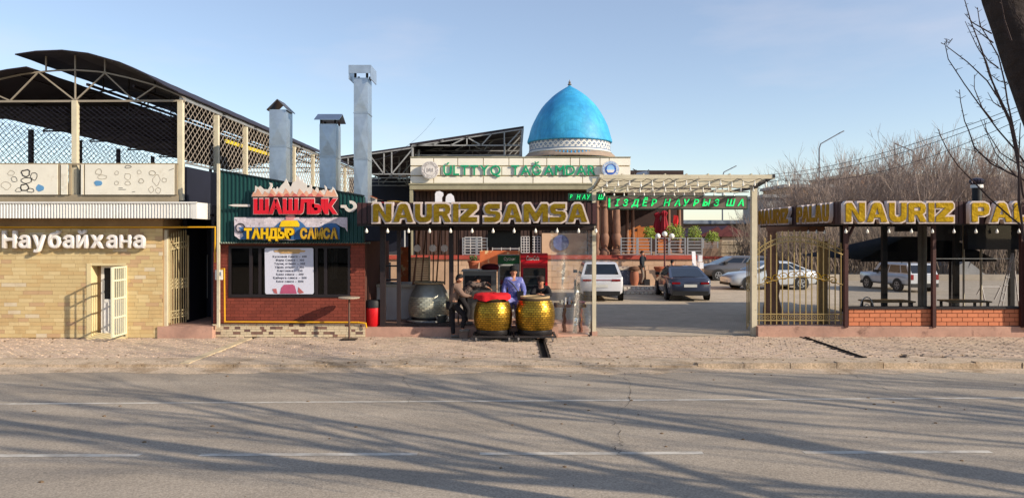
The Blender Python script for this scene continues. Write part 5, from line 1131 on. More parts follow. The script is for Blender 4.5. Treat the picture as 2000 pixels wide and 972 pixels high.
# lettering and round emblems
us = thing('restaurant_sign', 'green raised letters ÚLTTYQ TAǴAMDAR on cream fascia', 'sign', (X(1015,YU),YU-.05,Z(343,YU)))
grl = M('green_letter', S(16,150,104), .45, var=.06)
text_word(us, 'ÚLTTYQ', X(866,YU), X(978,YU), Z(342,YU), Z(322,YU), YU-.05, grl, off=.016, extr=.04, gap=.10)
text_word(us, 'TAĞAMDAR', X(998,YU), X(1163,YU), Z(342,YU), Z(322,YU), YU-.05, grl, off=.016, extr=.04, gap=.09)
def emblem(label, px, py, r, ringc, inner):
    t = thing('round_emblem', label, 'emblem', (X(px,YU),YU-.3,Z(py,YU))); c = t.location; Y = YU-.3
    MB().lathe([(0,0),(r,0),(r,.1),(0,.1)], (c.x,Y,c.z), 32, 'y').build('disc', M('emblem_rim', S(212,208,204), .5), t)
    MB().lathe([(r*.66,-.012),(r*.92,-.012),(r*.92,0),(r*.66,0)], (c.x,Y,c.z), 32, 'y').build('ring', ringc, t)
    MB().lathe([(0,-.016),(r*.6,-.016),(r*.6,-.004),(0,-.004)], (c.x,Y,c.z), 32, 'y').build('field', inner, t)
    return t, c
t, c = emblem('round white emblem with faint grey oven drawing at the left of the sign', 841, 333, .46, M('emblem_grey', S(176,168,164), .6, dirt=(S(226,222,216), 16, .5, .55)), M('emblem_white', S(220,214,208), .6))
for k in range(5): MB().box(c.x-.16+.07*k,c.x-.13+.07*k,YU-.325,YU-.318,c.z-.12+.03*(k % 3),c.z+.1-.04*(k % 2)).build('drawing', M('emblem_line', S(130,124,122), .6), t)
t, c = emblem('round blue and white emblem with blue dish at the right of the sign', 1191, 332, .46, M('emblem_pale_blue', S(150,176,210), .6, dirt=(S(226,228,232), 16, .5, .55)), M('emblem_blue', S(40,92,186), .5))
MB().lathe([(0,-.006),(.2,-.006),(.2,0),(0,0)], (c.x,YU-.318,c.z+.04), 20, 'y').build('drawing', M('emblem_light', S(150,196,236), .5), t)
shape('drawing', [[(c.x-.22,c.z-.02),(c.x+.22,c.z-.02),(c.x+.14,c.z-.16),(c.x-.14,c.z-.16)]], YU-.332, .006, M('emblem_white', S(220,214,208), .6), t)
# blue dome
YD = 44.0; dc = X(1112.5,YD); RD = 82.5*YD/F; dz = lambda py: Z(py,YD)
dom = thing('dome', 'turquoise pointed onion dome on a white patterned drum over the restaurant', 'dome', (dc,YD,dz(306)))
tilm = M('dome_blue', S(52,150,202), .5, var=.07, scale=3, bump=.25, bscale=7, dirt=(S(74,184,222), .5, .42, .7), spec=.3)
brick_tint(tilm, 1, .8, .22, .16)
prof = [(.975,281),(1.0,279.5),(1.0,276),(.968,268),(.93,256),(.895,247),(.845,238),(.785,228.5),(.72,219),(.655,211),(.58,203.5),(.50,197),(.42,190.5),(.34,185),(.26,180.3),(.18,176),(.11,172.5),(.05,169.5),(.015,167)]
MB().lathe([(r*RD, dz(h)) for r, h in prof], (dc,YD,0), 64).build('dome_shell', tilm, dom, smooth=True)
MB().lathe([(.02*RD,dz(168)),(.05*RD,dz(165.5)),(.02*RD,dz(162.5)),(.035*RD,dz(161)),(.012*RD,dz(159)),(0,dz(155))], (dc,YD,0), 12).build('finial', M('finial_grey', S(146,130,116), .4, metal=.5), dom, smooth=True)
drm = M('drum_white', S(200,198,192), .6, var=.06)
MB().lathe([(.93*RD,dz(276)),(.955*RD,dz(279)),(.955*RD,dz(296)),(.97*RD,dz(299)),(1.0*RD,dz(301)),(.97*RD,dz(303)),(.97*RD,dz(306))], (dc,YD,0), 64).build('drum', drm, dom, smooth=True)
# geometric and scroll pattern round the drum
pt1 = M('pattern_blue', S(60,104,150), .5); pr = random.Random(6); npt = 46; mb = MB()
for k in range(npt):
    a = 2*math.pi*k/npt; R2 = .962*RD
    for j, (h, s_) in enumerate(((283,.09),(288.5,.10),(293,.07))):
        aa = a + (math.pi/npt if j % 2 else 0); z = dz(h); da = s_/R2
        mb.add([(dc+R2*math.cos(aa-da),YD+R2*math.sin(aa-da),z),(dc+R2*math.cos(aa),YD+R2*math.sin(aa),z-s_*.8),(dc+R2*math.cos(aa+da),YD+R2*math.sin(aa+da),z),(dc+R2*math.cos(aa),YD+R2*math.sin(aa),z+s_*.8),
                (dc+R2*math.cos(aa-da*.5),YD+R2*math.sin(aa-da*.5),z),(dc+R2*math.cos(aa),YD+R2*math.sin(aa),z-s_*.4),(dc+R2*math.cos(aa+da*.5),YD+R2*math.sin(aa+da*.5),z),(dc+R2*math.cos(aa),YD+R2*math.sin(aa),z+s_*.4)],
               [(0,1,5,4),(1,2,6,5),(2,3,7,6),(3,0,4,7)])
mb.build('drum_pattern', pt1, dom, kind='stuff')
MB().lathe([(.962*RD,dz(281)),(.966*RD,dz(280)),(.962*RD,dz(279.2))], (dc,YD,0), 64).lathe([(.962*RD,dz(297)),(.968*RD,dz(296.3)),(.962*RD,dz(295.6))], (dc,YD,0), 64).build('drum_band', pt1, dom)
MB().lathe([(1.02*RD,dz(303)),(1.06*RD,dz(306)),(1.10*RD,dz(310)),(1.10*RD,dz(312))], (dc,YD,0), 48).build('skirt', M('skirt_tan', S(150,132,116), .8), dom)
bl = M('blue_lath', S(60,150,206), .5)
for k in range(30):
    a = math.pi + math.pi*k/29; R2 = .99*RD; x, y = dc+R2*math.cos(a)*.8, YD-.2+R2*math.sin(a); MB().box(x-.035,x+.035,y-.03,y+.03,dz(312),dz(303)).build('lath', bl, dom)
# antenna and small roof bits right of the fascia
t = thing('roof_antenna', 'small dark solar frame and antenna at the right end of the restaurant roof', 'antenna', (X(1245,YU),YU+3,uz1-1))
MB().beam((X(1234,42),42,Z(342,42)),(X(1243,42),42,Z(332,42)),.06).beam((X(1236,42),42,Z(330,42)),(X(1243,42),42,Z(334,42)),.05).tube((X(1238,42),42,Z(372,42)),(X(1238,42),42,Z(336,42)),.04).build('mast', dark_steel, t)
MB().add([(X(1240,43),43,Z(344,43)),(X(1268,43),43,Z(344,43)),(X(1270,43),44,Z(331,43)),(X(1250,43),44,Z(334,43))],[(0,1,2,3)]).box(X(1266,43),X(1268,43),43,43.1,Z(372,43),Z(331,43)).build('panel', M('solar_panel', S(90,96,106), .3), t)

# ================================================================ SHEDS BEHIND (truss roofs)
t = thing('truss_shed', 'open dark metal truss shed with two sloping roofs behind the restaurant sign', 'shed', (X(840,46),46,0)); Y = 46; q = lambda a, b, y=Y: (X(a,Y), y, Z(b,Y))
def slab(a, b, y0, y1, th=.12): return MB().add([q(*a,y0),q(*b,y0),q(*b,y1),q(*a,y1),*[tuple(Vector(v)+Vector((0,0,th))) for v in (q(*a,y0),q(*b,y0),q(*b,y1),q(*a,y1))]],[(0,1,2,3),(4,5,6,7),(0,1,5,4),(1,2,6,5),(2,3,7,6),(3,0,4,7)])
slab((655,310),(806,288),Y,64).build('roof_sheet', roof_dark, t); slab((800,284),(1023,250),Y,64).build('roof_sheet', roof_dark, t)
shs = M('shed_steel', S(160,160,158), .5, metal=.2)
def trusses(pts, y, wd=.07):
    m = MB()
    for a, b in pts: m.beam(q(*a,y), q(*b,y), wd)
    m.build('truss', shs, t)
t1 = [((660,340),(806,340)),((660,310),(806,289)),((680,309),(680,340)),((720,300),(750,340)),((750,300),(750,340)),((806,291),(765,340)),((690,335),(720,303)),((765,297),(765,340))]
for y in (46, 49, 52.5, 56.5): trusses(t1, y)
t2 = [((805,284),(1016,284)),((803,286),(1022,252)),((880,284),(912,268)),((912,268),(940,284)),((940,284),(960,262)),((985,258),(985,306)),((845,284),(866,274)),((990,284),(1016,256)),((912,268),(912,284))]
for y in (46, 49, 52.5, 56.5): trusses(t2, y)
MB().beam(q(806,289),q(806,400),.12).beam(q(814,289,47),q(814,400,47),.12).beam(q(1021,252),q(1016,310),.14).box(X(1016,46),X(1020,46),46,60,Z(320,46),Z(284,46)).build('post', shs, t)
MB().box(X(620,Y),X(812,Y),60,60.3,0,Z(345,Y)+.4).box(X(660,58),X(1005,58),62,62.2,3,Z(345,60)).build('back_wall', navy, t)
slab((806,306),(1020,306),47,64,.05).build('under_deck', roof_dark, t)
for k in range(4): MB().beam(q(806,300+k*0,47+k*3.5),q(1016,300,47+k*3.5),.08).build('purlin', shs, t)
# small striped tent roofs seen above the fascia
t = thing('tent_roof', 'narrow orange, yellow and red tent roof peeping over the brown fascia', 'tent', (X(745,27),27,0))
for k, (a, b, cc, m) in enumerate(((706,732,(384,400),M('tent_white', S(214,206,196), .7)),(738,756,(392,402),M('tent_red', S(190,44,44), .7)),(756,793,(389,402),M('tent_yellow', S(220,180,70), .7)))):
    MB().add([(X(a,27),27,Z(cc[0]+3,27)),(X(b,27),27,Z(cc[0]+4+k*.5,27)),(X(b,27),27.5,Z(cc[1]+10,27)),(X(a,27),27.5,Z(cc[1]+10,27)),(X(a,27),29,Z(cc[0]-2,27)),(X(b,27),29,Z(cc[0]+2,27))],[(0,1,2,3),(0,1,5,4)]).build('canopy_strip', m, t)
for px in (708, 790): MB().tube((X(px,27.3),27.3,0),(X(px,27.3),27.3,Z(398,27)),.04).build('pole', shs, t)
# rusty-edged white shelf at the end of the kiosk roof
t = thing('roof_parapet', 'white sheet parapet with rusty top edge beside the green cladding', 'parapet', (X(715,21),21,Z(396,21)))
for k in range(6):
    a = 705+k*5.2; MB().box(X(a,21.5),X(a+4.6,21.5),21.5,21.55,Z(400,21.5),Z(376+k*2.2,21.5)).build('sheet', M('tent_white', S(214,206,196), .7), t)
MB().beam((X(704,21.5),21.45,Z(375,21.5)),(X(737,21.5),21.45,Z(388,21.5)),.05,.03).build('rusty_edge', M('rust', S(150,80,50), .9), t)
MB().box(X(704,21.5),X(738,21.5),21.55,24,Z(405,21.5),Z(400,21.5)).build('deck', dark_steel, t)

# ================================================================ PLANTS AND POTS
leafm = M('leaf_green', S(116,134,40), .6, var=.3, scale=4, orand=.35, bump=0); leafd = M('leaf_dark', S(70,84,36), .6, var=.3, scale=4, orand=.35, bump=0)
def shrub(label, px, Y, z0, h, r, m, n=420, pot=None, seed=1, pr_=.22):
    rr = random.Random(seed); t = thing('potted_shrub' if pot else 'shrub', label, 'plant', (X(px,Y),Y,z0)); c = t.location; zb = z0 + (.35 if pot else 0); mb = MB()
    for i in range(n):
        a = rr.uniform(0, 6.28); ph = rr.uniform(-.5, 1); rd_ = r*rr.uniform(.3,1)*(1-.35*max(ph,0)**2); p = Vector((c.x+rd_*math.cos(a), c.y+rd_*math.sin(a), zb+h*(.45+.5*ph*rr.uniform(.6,1.1))))
        s = rr.uniform(.03,.075); u = Vector((rr.gauss(0,1),rr.gauss(0,1),rr.gauss(0,1))).normalized(); v = u.orthogonal().normalized()
        mb.add([p-u*s, p+v*s*.5, p+u*s, p-v*s*.5], [(0,1,2,3)])
    mb.build('foliage', m, t); st_ = MB()
    for i in range(6): a = i; st_.tube((c.x,c.y,zb),(c.x+r*.6*math.cos(a),c.y+r*.6*math.sin(a),zb+h*.8),.014,.006,4)
    st_.build('stem', colm, t)
    if pot: MB().lathe([(0,0),(pr_*.7,0),(pr_,.34),(pr_*1.12,.35),(pr_*1.12,.42),(pr_*.9,.42),(pr_*.85,.36),(0,.36)], c, 18).build('pot', pot, t, smooth=True)
    return t
terra = M('terracotta', S(168,92,62), .8, var=.12)
shrub('yellow green bush on the terrace left of the red parasols', 1268, YT+1, zt+.7, .8, .35, leafm, seed=1)
shrub('wide bright bush on the terrace right of the red parasols', 1318, YT+.9, zt+.6, 1.1, .55, leafm, n=620, seed=2)
shrub('second bright bush on the terrace behind the silver railing', 1356, YT+.9, zt+.6, .95, .4, leafm, seed=3)
shrub('third bright bush on the terrace, near the picket fence', 1391, YT+.9, zt+.55, .75, .36, leafm, seed=4)
shrub('sparse plant in a terracotta pot seen above the steel range', 925, 30, Z(529,30), .3, .2, leafd, n=90, pot=terra, seed=5)
shrub('low plant in a terracotta pot on the ledge behind the navy sedan roof', 1336, 37.2, Z(541,37.2), .25, .3, leafd, n=120, pot=terra, seed=6, pr_=.42)
MB().box(X(1318,37.2),X(1352,37.2),37,37.9,0,Z(541,37.2)).box(X(1283,37.2),X(1302,37.2),37,37.9,0,Z(546,37.2)).build('ledge', tile_m, ter)
MB().box(X(915,30),X(935,30),29.8,30.3,0,Z(529,30)).build('brick_pillar', tile_m, None, label='short pale tiled pillar under the terracotta pot in the pavilion view', cat='pillar')
t = thing('flower_pot', 'plain terracotta pot left of the lamp pole on the ledge', 'pot', (X(1290,37.1),37.1,Z(546,37.2))); MB().lathe([(0,0),(.2,0),(.3,.55),(.34,.56),(.34,.66),(.28,.66),(0,.6)], t.location, 18).build('pot', terra, t, smooth=True)
t = thing('clay_barrel', 'brown clay barrel with a round dark lid beside the phoning man', 'barrel', (X(1239,36.8),36.8,.3)); c = t.location
MB().lathe([(0,0),(.16,0),(.23,.3),(.22,.55),(.18,.7),(0,.71)], c, 18).build('body', M('barrel_clay', S(150,92,66), .7), t, smooth=True); MB().lathe([(0,.71),(.24,.73),(.27,.82),(.22,.92),(0,.96)], c, 18).build('lid', M('barrel_lid', S(96,66,46), .8), t, smooth=True)
# closed parasols
par = M('parasol_red', S(146,20,34), .8, var=.2); 
for i, (px, Y, top, bot, lb) in enumerate(((1284,39.5,414,462,'closed dark red parasol, left one of the pair on the terrace'),(1297,39.3,411,468,'closed dark red parasol, right one of the pair on the terrace'))):
    t = thing('closed_parasol', lb, 'parasol', (X(px,Y),Y,zt), group='closed red parasols'); c = t.location; n = 18; H = Z(top,Y)-zt; hb = Z(bot,Y)-zt; mb = MB()
    prf = [(.04,H),(.16,H-.12),(.09,H-.32),(.17,H-.75),(.25,hb+.1),(.2,hb)]
    for (r, h) in prf:
        for k in range(n): a = 2*math.pi*k/n; rr_ = r*(1+.28*(k % 2)); mb.v.append((c.x+rr_*math.cos(a),c.y+rr_*math.sin(a),zt+h))
    for j in range(len(prf)-1):
        for k in range(n): mb.f.append((j*n+k,j*n+(k+1)%n,(j+1)*n+(k+1)%n,(j+1)*n+k)); mb.m.append(0)
    mb.build('canopy', par, t); MB().tube((c.x,c.y,zt),(c.x,c.y,zt+H+.1),.03).build('pole', dark_steel, t); MB().box(c.x-.3,c.x+.3,c.y-.3,c.y+.3,zt,zt+.08).build('base', concrete, t)
t = thing('red_flag', 'small bright red cloth hanging on the right porch column', 'flag', (X(1320,42),42,Z(445,42)))
MB().add([(X(1316,42),42,Z(420,42)),(X(1324,42),42,Z(421,42)),(X(1326,42),42.08,Z(432,42)),(X(1321,42),42.02,Z(447,42)),(X(1315,42),42.06,Z(434,42))],[(0,1,2,3,4)]).build('cloth', M('flag_red', S(196,30,36), .8), t)
# double globe lamp on the terrace edge
t = thing('globe_lamp', 'dark pole lamp with three white globes in front of the red parasols', 'lamp', (X(1298,37),37,0)); c = t.location
MB().tube((c.x,37,0),(c.x,37,Z(463,37)),.05,.04).path([(X(1285,37),37,Z(467,37)),(X(1290,37),37,Z(472,37)),(X(1298,37),37,Z(470,37)),(X(1307,37),37,Z(472,37)),(X(1313,37),37,Z(467,37))],.02,5).build('pole', M('maroon_pole', S(84,30,36), .5), t)
for px, py in ((1285,461),(1298,457),(1312,461)): MB().ell((X(px,37),37,Z(py,37)),.14,12,8).build('globe', bulbm, t, smooth=True)
shape_b = MB().box(X(1354,36.6),X(1362,36.6),36.5,36.6,Z(525,36.6),Z(492,36.6)).box(X(1365,36.6),X(1373,36.6),36.5,36.6,Z(524,36.6),Z(499,36.6)); t = thing('white_boards', 'two white boards leaning on the terrace wall beside the grey van', 'board', (X(1364,36.6),36.6,Z(525,36.6)))
MB().add([(X(1353,36.6),36.5,.6),(X(1362,36.6),36.5,.6),(X(1361,36.6),36.9,Z(491,36.6)),(X(1354,36.6),36.9,Z(491,36.6)),(X(1353,36.6),36.55,.6),(X(1362,36.6),36.55,.6),(X(1361,36.6),36.95,Z(491,36.6)),(X(1354,36.6),36.95,Z(491,36.6))],[(0,1,2,3),(4,5,6,7),(1,2,6,5),(0,3,7,4),(3,2,6,7)]).build('board', wt, t)
MB().box(X(1365,36.5),X(1373,36.5),36.4,36.44,Z(524,36.5),Z(512,36.5)).box(X(1364,36.5),X(1372,36.5),36.5,36.54,Z(511,36.5),Z(498,36.5)).box(X(1362,36.6),X(1364,36.6),36.55,36.6,0,Z(498,36.5)).build('board', wt, t)

# ================================================================ FAR BACKGROUND
def house(label, a, b, ptop, pbase, Y, wallm, roofm, pk=None, wins=(), name='house', depth=9):
    t = thing(name, label, 'building', (X((a+b)/2,Y),Y,0)); x0, x1 = X(a,Y), X(b,Y); z1 = Z(ptop,Y)
    MB().box(x0,x1,Y,Y+depth,0,z1).build('wall', wallm, t)
    if pk: MB().add([(x0-.4,Y-.3,z1),(x1+.4,Y-.3,z1),(X(pk[0],Y),Y-.3,Z(pk[1],Y)),(x0-.4,Y+depth,z1),(x1+.4,Y+depth,z1),(X(pk[0],Y),Y+depth,Z(pk[1],Y))],[(0,1,2),(3,4,5),(0,2,5,3),(1,2,5,4)]).build('roof', roofm, t)
    else: MB().box(x0-.4,x1+.4,Y-.4,Y+depth+.3,z1,z1+.4).build('roof', roofm, t)
    for (wa, wb, wc, wd) in wins:
        w_ = MB().box(X(wa,Y),X(wb,Y),Y-.05,Y+.1,Z(wd,Y),Z(wc,Y)).build('window', M('far_window', S(50,54,64), .3, bump=0), t)
    return t
cr = M('far_cream', S(206,190,164), .8); gw = M('far_grey', S(150,148,146), .8); mr = M('maroon_roof', S(96,44,46), .7); brw = M('far_brown', S(134,110,92), .85)
house('long low hall with grey roof band far behind the parked cars', 1325, 1482, 437, 500, 80, brw, M('grey_band', S(120,130,142), .6), wins=[(1340+i*16,1350+i*16,445,452) for i in range(4)], name='hall')
house('cream gabled house with maroon roof behind the terrace fence', 1400, 1470, 462, 500, 66, cr, mr, pk=(1420,440), wins=[(1422,1430,446,453)])
house('small brown outbuilding at the left of the far houses', 1370, 1410, 462, 500, 64, brw, mr, pk=(1400,442))
house('long cream topped block behind the bare trees', 1650, 2120, 345, 480, 125, M('far_block', S(150,116,94), .85, var=.2), cr, name='apartment_block', wins=[(1668+i*26,1678+i*26,362,378) for i in range(17)]+[(1668+i*26,1678+i*26,396,412) for i in range(17)], depth=14)
house('small ochre house among the bare trees', 1535, 1622, 366, 480, 100, M('far_ochre', S(170,136,100), .85), gw, wins=[(1552,1560,374,384),(1580,1588,374,384)])
house('flat grey shed left of the bare trees', 1494, 1536, 386, 480, 95, gw, gw, name='shed')
t = thing('white_hall', 'white curved roof hall seen through the right end of the pavilion', 'building', (X(1965,58),58,0))
MB().prism([(X(1926,58),0),(X(1926,58),Z(517,58)),(X(1945,58),Z(510,58)),(X(1975,58),Z(524,58)),(X(2060,58),Z(545,58)),(X(2060,58),0)], 58, 66).build('hall', M('hall_grey', S(170,166,152), .8), t)
t = thing('tent_shape', 'dark pitched shed roof right of the gazebo behind the glass', 'shed', (X(1885,48),48,0)); MB().prism([(X(1868,48),0),(X(1868,48),Z(520,48)),(X(1890,48),Z(508,48)),(X(1925,48),Z(536,48)),(X(1925,48),0)], 48, 52).build('wall', gw, t)
t = thing('satellite_dish', 'large grey satellite dish on the far block', 'dish', (X(1971,110),110,Z(370,110)))
MB().lathe([(0,.3),(1.0,.2),(1.7,0),(1.75,0)], (X(1972,110),110,Z(354,110)), 24, 'y').build('dish', gw, t, smooth=True); MB().tube((X(1972,110),110.5,0),(X(1972,110),110.5,Z(354,110)),.12).build('mast', dark_steel, t)
def far_wall(label, a, b, Y, h, m): return MB().box(X(a,Y),X(b,Y),Y,Y+.3,0,h).build('boundary_wall', m, None, label=label, cat='wall')
far_wall('low pale wall running behind the parked silver and white cars', 1478, 2150, 46, .35, M('pale_wall', S(170,158,142), .85, var=.15))
far_wall('brown boundary wall behind the bare thicket', 1490, 2200, 88, 4.5, brw)
# street lamps
def lamp(label, px, Y, pj, tip):
    t = thing('street_lamp', label, 'street lamp', (X(px,Y),Y,0), group='tall curved street lamps'); m = M('lamp_grey', S(110,112,120), .5)
    MB().tube((X(px,Y),Y,0),(X(px,Y),Y,Z(pj,Y)),.10,.07).path([(X(px,Y),Y,Z(pj,Y)),(X(px+3*(1 if tip[0]>px else -1),Y),Y,Z(pj-9,Y)),(X(tip[0],Y),Y,Z(tip[1],Y))],.06,6).build('pole', m, t)
    MB().beam((X(tip[0],Y),Y,Z(tip[1],Y)),(X(tip[0]+(8 if tip[0]>px else -8),Y),Y,Z(tip[1]-4,Y)),.22,.1).build('lamp_head', m, t)
lamp('tall street lamp with arm rising right above the bare trees', 1600, 75, 290, (1640,260)); lamp('street lamp with arm pointing up left behind the bare trees', 1786, 78, 304, (1756,284)); lamp('street lamp with short arm just above the white awning', 1411, 85, 345, (1430,328))
wm = M('wire', S(40,40,46), .6, bump=0)
def wire(label, a, b, sag, r=.02):
    a, b = Vector(a), Vector(b); MB().path([tuple(a.lerp(b,k/16)+Vector((0,0,-sag*4*(k/16)*(1-k/16)))) for k in range(17)], r, 4).build('power_line', wm, None, label=label, cat='power line', group='power lines over the bare trees')
wire('upper power line running up to the right over the bare trees', (X(1480,78),78,Z(342,78)), (X(2060,40),40,Z(180,40)), 1.0); wire('middle power line running up to the right over the bare trees', (X(1480,78),78,Z(345,78)), (X(2060,40),40,Z(188,40)), 1.2); wire('lower power line running up to the right over the bare trees', (X(1510,78),78,Z(346,78)), (X(2060,40),40,Z(200,40)), 1.8)
wire('thin cable strung between the galvanised ducts and the shed', (X(590,24),24,Z(300,24)), (X(850,46),46,Z(230,46)), 1.2, .008)

# ================================================================ TREES
def grow(mb, p, d, L, r, lvl, rr, up=.12, spread=.55, nch=3, sides=4, minr=.004, sp=.5):
    n = 4 if lvl > 1 else 3; pts = [p]; dd = d.copy(); q_ = p
    for k in range(n):
        dd = (dd + Vector((rr.gauss(0,.10),rr.gauss(0,.10),rr.gauss(0,.06)+up*.3))).normalized(); q_ = q_ + dd*L/n; pts.append(q_)
    for k in range(n):
        mb.tube(pts[k], pts[k+1], r*(1-.6*k/n), r*(1-.6*(k+1)/n), sides if lvl > 1 else 3, caps=False)
    if lvl == 0: return
    for c in range(nch + (1 if lvl > 1 else 0)):
        k = rr.randint(1, n) if c else n; base = pts[k]; ax = Vector((rr.gauss(0,1),rr.gauss(0,1),rr.gauss(0,.5))).normalized()
        nd = (dd + ax*spread*rr.uniform(.5,1.2) + Vector((0,0,up))).normalized()
        grow(mb, base, nd, L*rr.uniform(.55,.8), max(minr, r*sp*rr.uniform(.8,1.1)), lvl-1, rr, up, spread, nch, sides, minr, sp)
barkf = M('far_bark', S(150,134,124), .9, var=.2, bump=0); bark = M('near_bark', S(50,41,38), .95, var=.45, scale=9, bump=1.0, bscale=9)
variants = []
for s in range(4):
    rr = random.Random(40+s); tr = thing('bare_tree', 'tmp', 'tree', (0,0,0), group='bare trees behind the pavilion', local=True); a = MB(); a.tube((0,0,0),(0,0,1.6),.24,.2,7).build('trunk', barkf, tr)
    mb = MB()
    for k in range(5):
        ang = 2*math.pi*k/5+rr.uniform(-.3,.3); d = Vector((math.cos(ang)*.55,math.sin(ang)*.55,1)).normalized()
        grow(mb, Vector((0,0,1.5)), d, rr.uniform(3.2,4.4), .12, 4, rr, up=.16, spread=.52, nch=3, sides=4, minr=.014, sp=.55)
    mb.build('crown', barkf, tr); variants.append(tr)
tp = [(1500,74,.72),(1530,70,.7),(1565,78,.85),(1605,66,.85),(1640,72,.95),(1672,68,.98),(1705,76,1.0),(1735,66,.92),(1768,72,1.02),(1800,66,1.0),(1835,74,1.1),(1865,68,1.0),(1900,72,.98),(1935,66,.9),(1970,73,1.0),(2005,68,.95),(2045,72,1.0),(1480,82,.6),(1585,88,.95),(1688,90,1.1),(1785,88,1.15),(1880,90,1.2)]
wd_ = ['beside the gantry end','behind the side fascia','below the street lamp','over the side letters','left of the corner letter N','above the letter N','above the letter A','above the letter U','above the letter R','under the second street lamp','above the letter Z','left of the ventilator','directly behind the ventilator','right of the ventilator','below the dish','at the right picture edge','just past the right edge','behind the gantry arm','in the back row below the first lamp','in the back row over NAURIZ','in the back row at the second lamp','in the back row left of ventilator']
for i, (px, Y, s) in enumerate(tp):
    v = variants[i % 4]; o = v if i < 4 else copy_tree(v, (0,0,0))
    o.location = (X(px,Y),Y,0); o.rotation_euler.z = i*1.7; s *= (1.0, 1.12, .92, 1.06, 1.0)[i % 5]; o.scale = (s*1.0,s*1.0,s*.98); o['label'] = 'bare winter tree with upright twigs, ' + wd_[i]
# dense thicket of bare bushes lower down
rr = random.Random(77); mb = MB(); x0, x1 = X(1490,54), X(2250,54)
for i in range(6000):
    x = rr.uniform(x0,x1); y = rr.uniform(48,62); h = rr.uniform(1.2,3.9); p = Vector((x,y,rr.uniform(0,1.2))); d = Vector((rr.gauss(0,.28),rr.gauss(0,.2),1)).normalized()
    e = p+d*h*.5; f = e+(d+Vector((rr.gauss(0,.35),0,rr.gauss(0,.1)))).normalized()*h*.5
    mb.tube(p,e,.028,.02,3,caps=False); mb.tube(e,f,.02,.012,3,caps=False); g = e+(d+Vector((rr.gauss(0,.6),0,0))).normalized()*h*.4; mb.tube(e,g,.016,.01,3,caps=False)
mb.build('bare_thicket', M('thicket_bark', S(136,120,106), .95, var=.25, scale=.3, bump=0), None, kind='stuff', label='brown tangle of bare bushes behind the palau pavilion', cat='thicket')
# near tree hanging in at the top right
YN = 6.0
nt_ = thing('leaning_tree', 'dark leaning street tree trunk with thin hanging twigs at upper right', 'tree', (4.75,6.1,0))
n3 = lambda px, py, y=YN: (X(px,y),y,Z(py,y)); mb = MB(); n = 14
spine = [((4.78,6.15,-.05),.21),((4.66,6.1,1.2),.19),(n3(2110,470),.165),(n3(2080,330),.15),(n3(2036,215),.145),(n3(2003,130),.14),(n3(1978,55),.135),(n3(1958,-5),.13),(n3(1925,-110),.12),(n3(1880,-260),.11),((3.1,6.1,7.6),.09)]
rt = random.Random(3)
for k, (p, r) in enumerate(spine):
    for i in range(n): a = 2*math.pi*i/n; rr_ = r*(1+rt.uniform(-.09,.09)); mb.v.append((p[0]+rr_*math.cos(a), p[1]+rr_*math.sin(a), p[2]+.3*rr_*math.cos(a)))
for k in range(len(spine)-1):
    for i in range(n): mb.f.append((k*n+i,k*n+(i+1)%n,(k+1)*n+(i+1)%n,(k+1)*n+i)); mb.m.append(0)
mb.build('trunk', bark, nt_, smooth=True)
tw = M('twig_bark', S(62,48,46), .9, bump=0)
twigs = [([(1848,90),(1889,121),(1928,158),(1955,200),(1972,240),(1985,300),(1998,380),(2040,470)],5.8,.010),([(1846,88),(1852,116),(1884,165),(1918,212),(1950,255),(1985,295),(2020,345),(2060,420)],6.2,.009),
 ([(1884,0),(1896,42),(1918,99),(1933,148),(1953,193),(1973,235),(1990,330)],5.7,.010),([(1885,42),(1908,91),(1926,119),(1945,180),(1960,215)],6.0,.007),([(1874,175),(1876,198),(1884,237),(1892,255),(1903,288),(1936,320),(2000,352),(2060,400)],5.9,.008),
 ([(1833,253),(1836,264),(1852,296),(1873,326),(1892,345),(1933,388),(1975,425),(2005,448),(2060,500)],6.1,.009),([(1922,234),(1927,256),(1954,299),(2000,328),(2050,380)],6.0,.007),([(1903,146),(1903,173),(1918,210),(1940,238)],5.9,.006),
 ([(1909,15),(1914,50),(1930,75),(1950,110),(1962,160),(1968,200),(1977,240),(1989,300),(1991,390),(2000,470)],5.6,.009),([(1993,240),(1990,300),(1989,395),(2010,520)],5.8,.010),([(1884,27),(1900,45),(1937,66)],5.8,.006),([(1890,45),(1916,66),(1940,84)],5.8,.006),([(1910,90),(1930,118),(1950,133)],5.7,.006),
 ([(1928,140),(1950,158),(1968,163)],5.7,.005),([(1846,88),(1838,84)],5.8,.004),([(1849,90),(1848,76)],5.8,.004),([(1850,90),(1860,76)],5.8,.004),([(1929,180),(1940,200),(1955,210)],5.8,.005),([(1915,232),(1945,300),(1985,345)],6.1,.006),([(1880,290),(1905,295),(1960,330)],6.1,.004),([(1955,0),(1962,40),(1975,80)],5.6,.008),([(1975,0),(1985,30),(2000,50)],5.7,.006),
 ([(1895,330),(1905,296),(1900,280)],6.1,.004),([(1975,415),(1985,400),(2010,398)],6.0,.005)]
for k, (pts, y, r) in enumerate(twigs):
    mb = MB(); P = [n3(a, b, y) for a, b in pts]; mb.path(P, r*.32, 5, r*.95)
    for p, q_ in zip(P[:-1], P[1:]):    # buds and spurs
        for j in range(3): v = Vector(p).lerp(Vector(q_), rt.random()); d = Vector((rt.gauss(0,1),rt.gauss(0,1),rt.uniform(.2,1))).normalized()*rt.uniform(.015,.06); mb.tube(v, v+d, .003, .0015, 3)
    mb.build('branch', tw, nt_)
mb = MB(); grow(mb, Vector((3.3,6.1,7.2)), Vector((-.3,.1,1)).normalized(), 3.0, .085, 4, rt, .15, .7, 3, 4, .006)
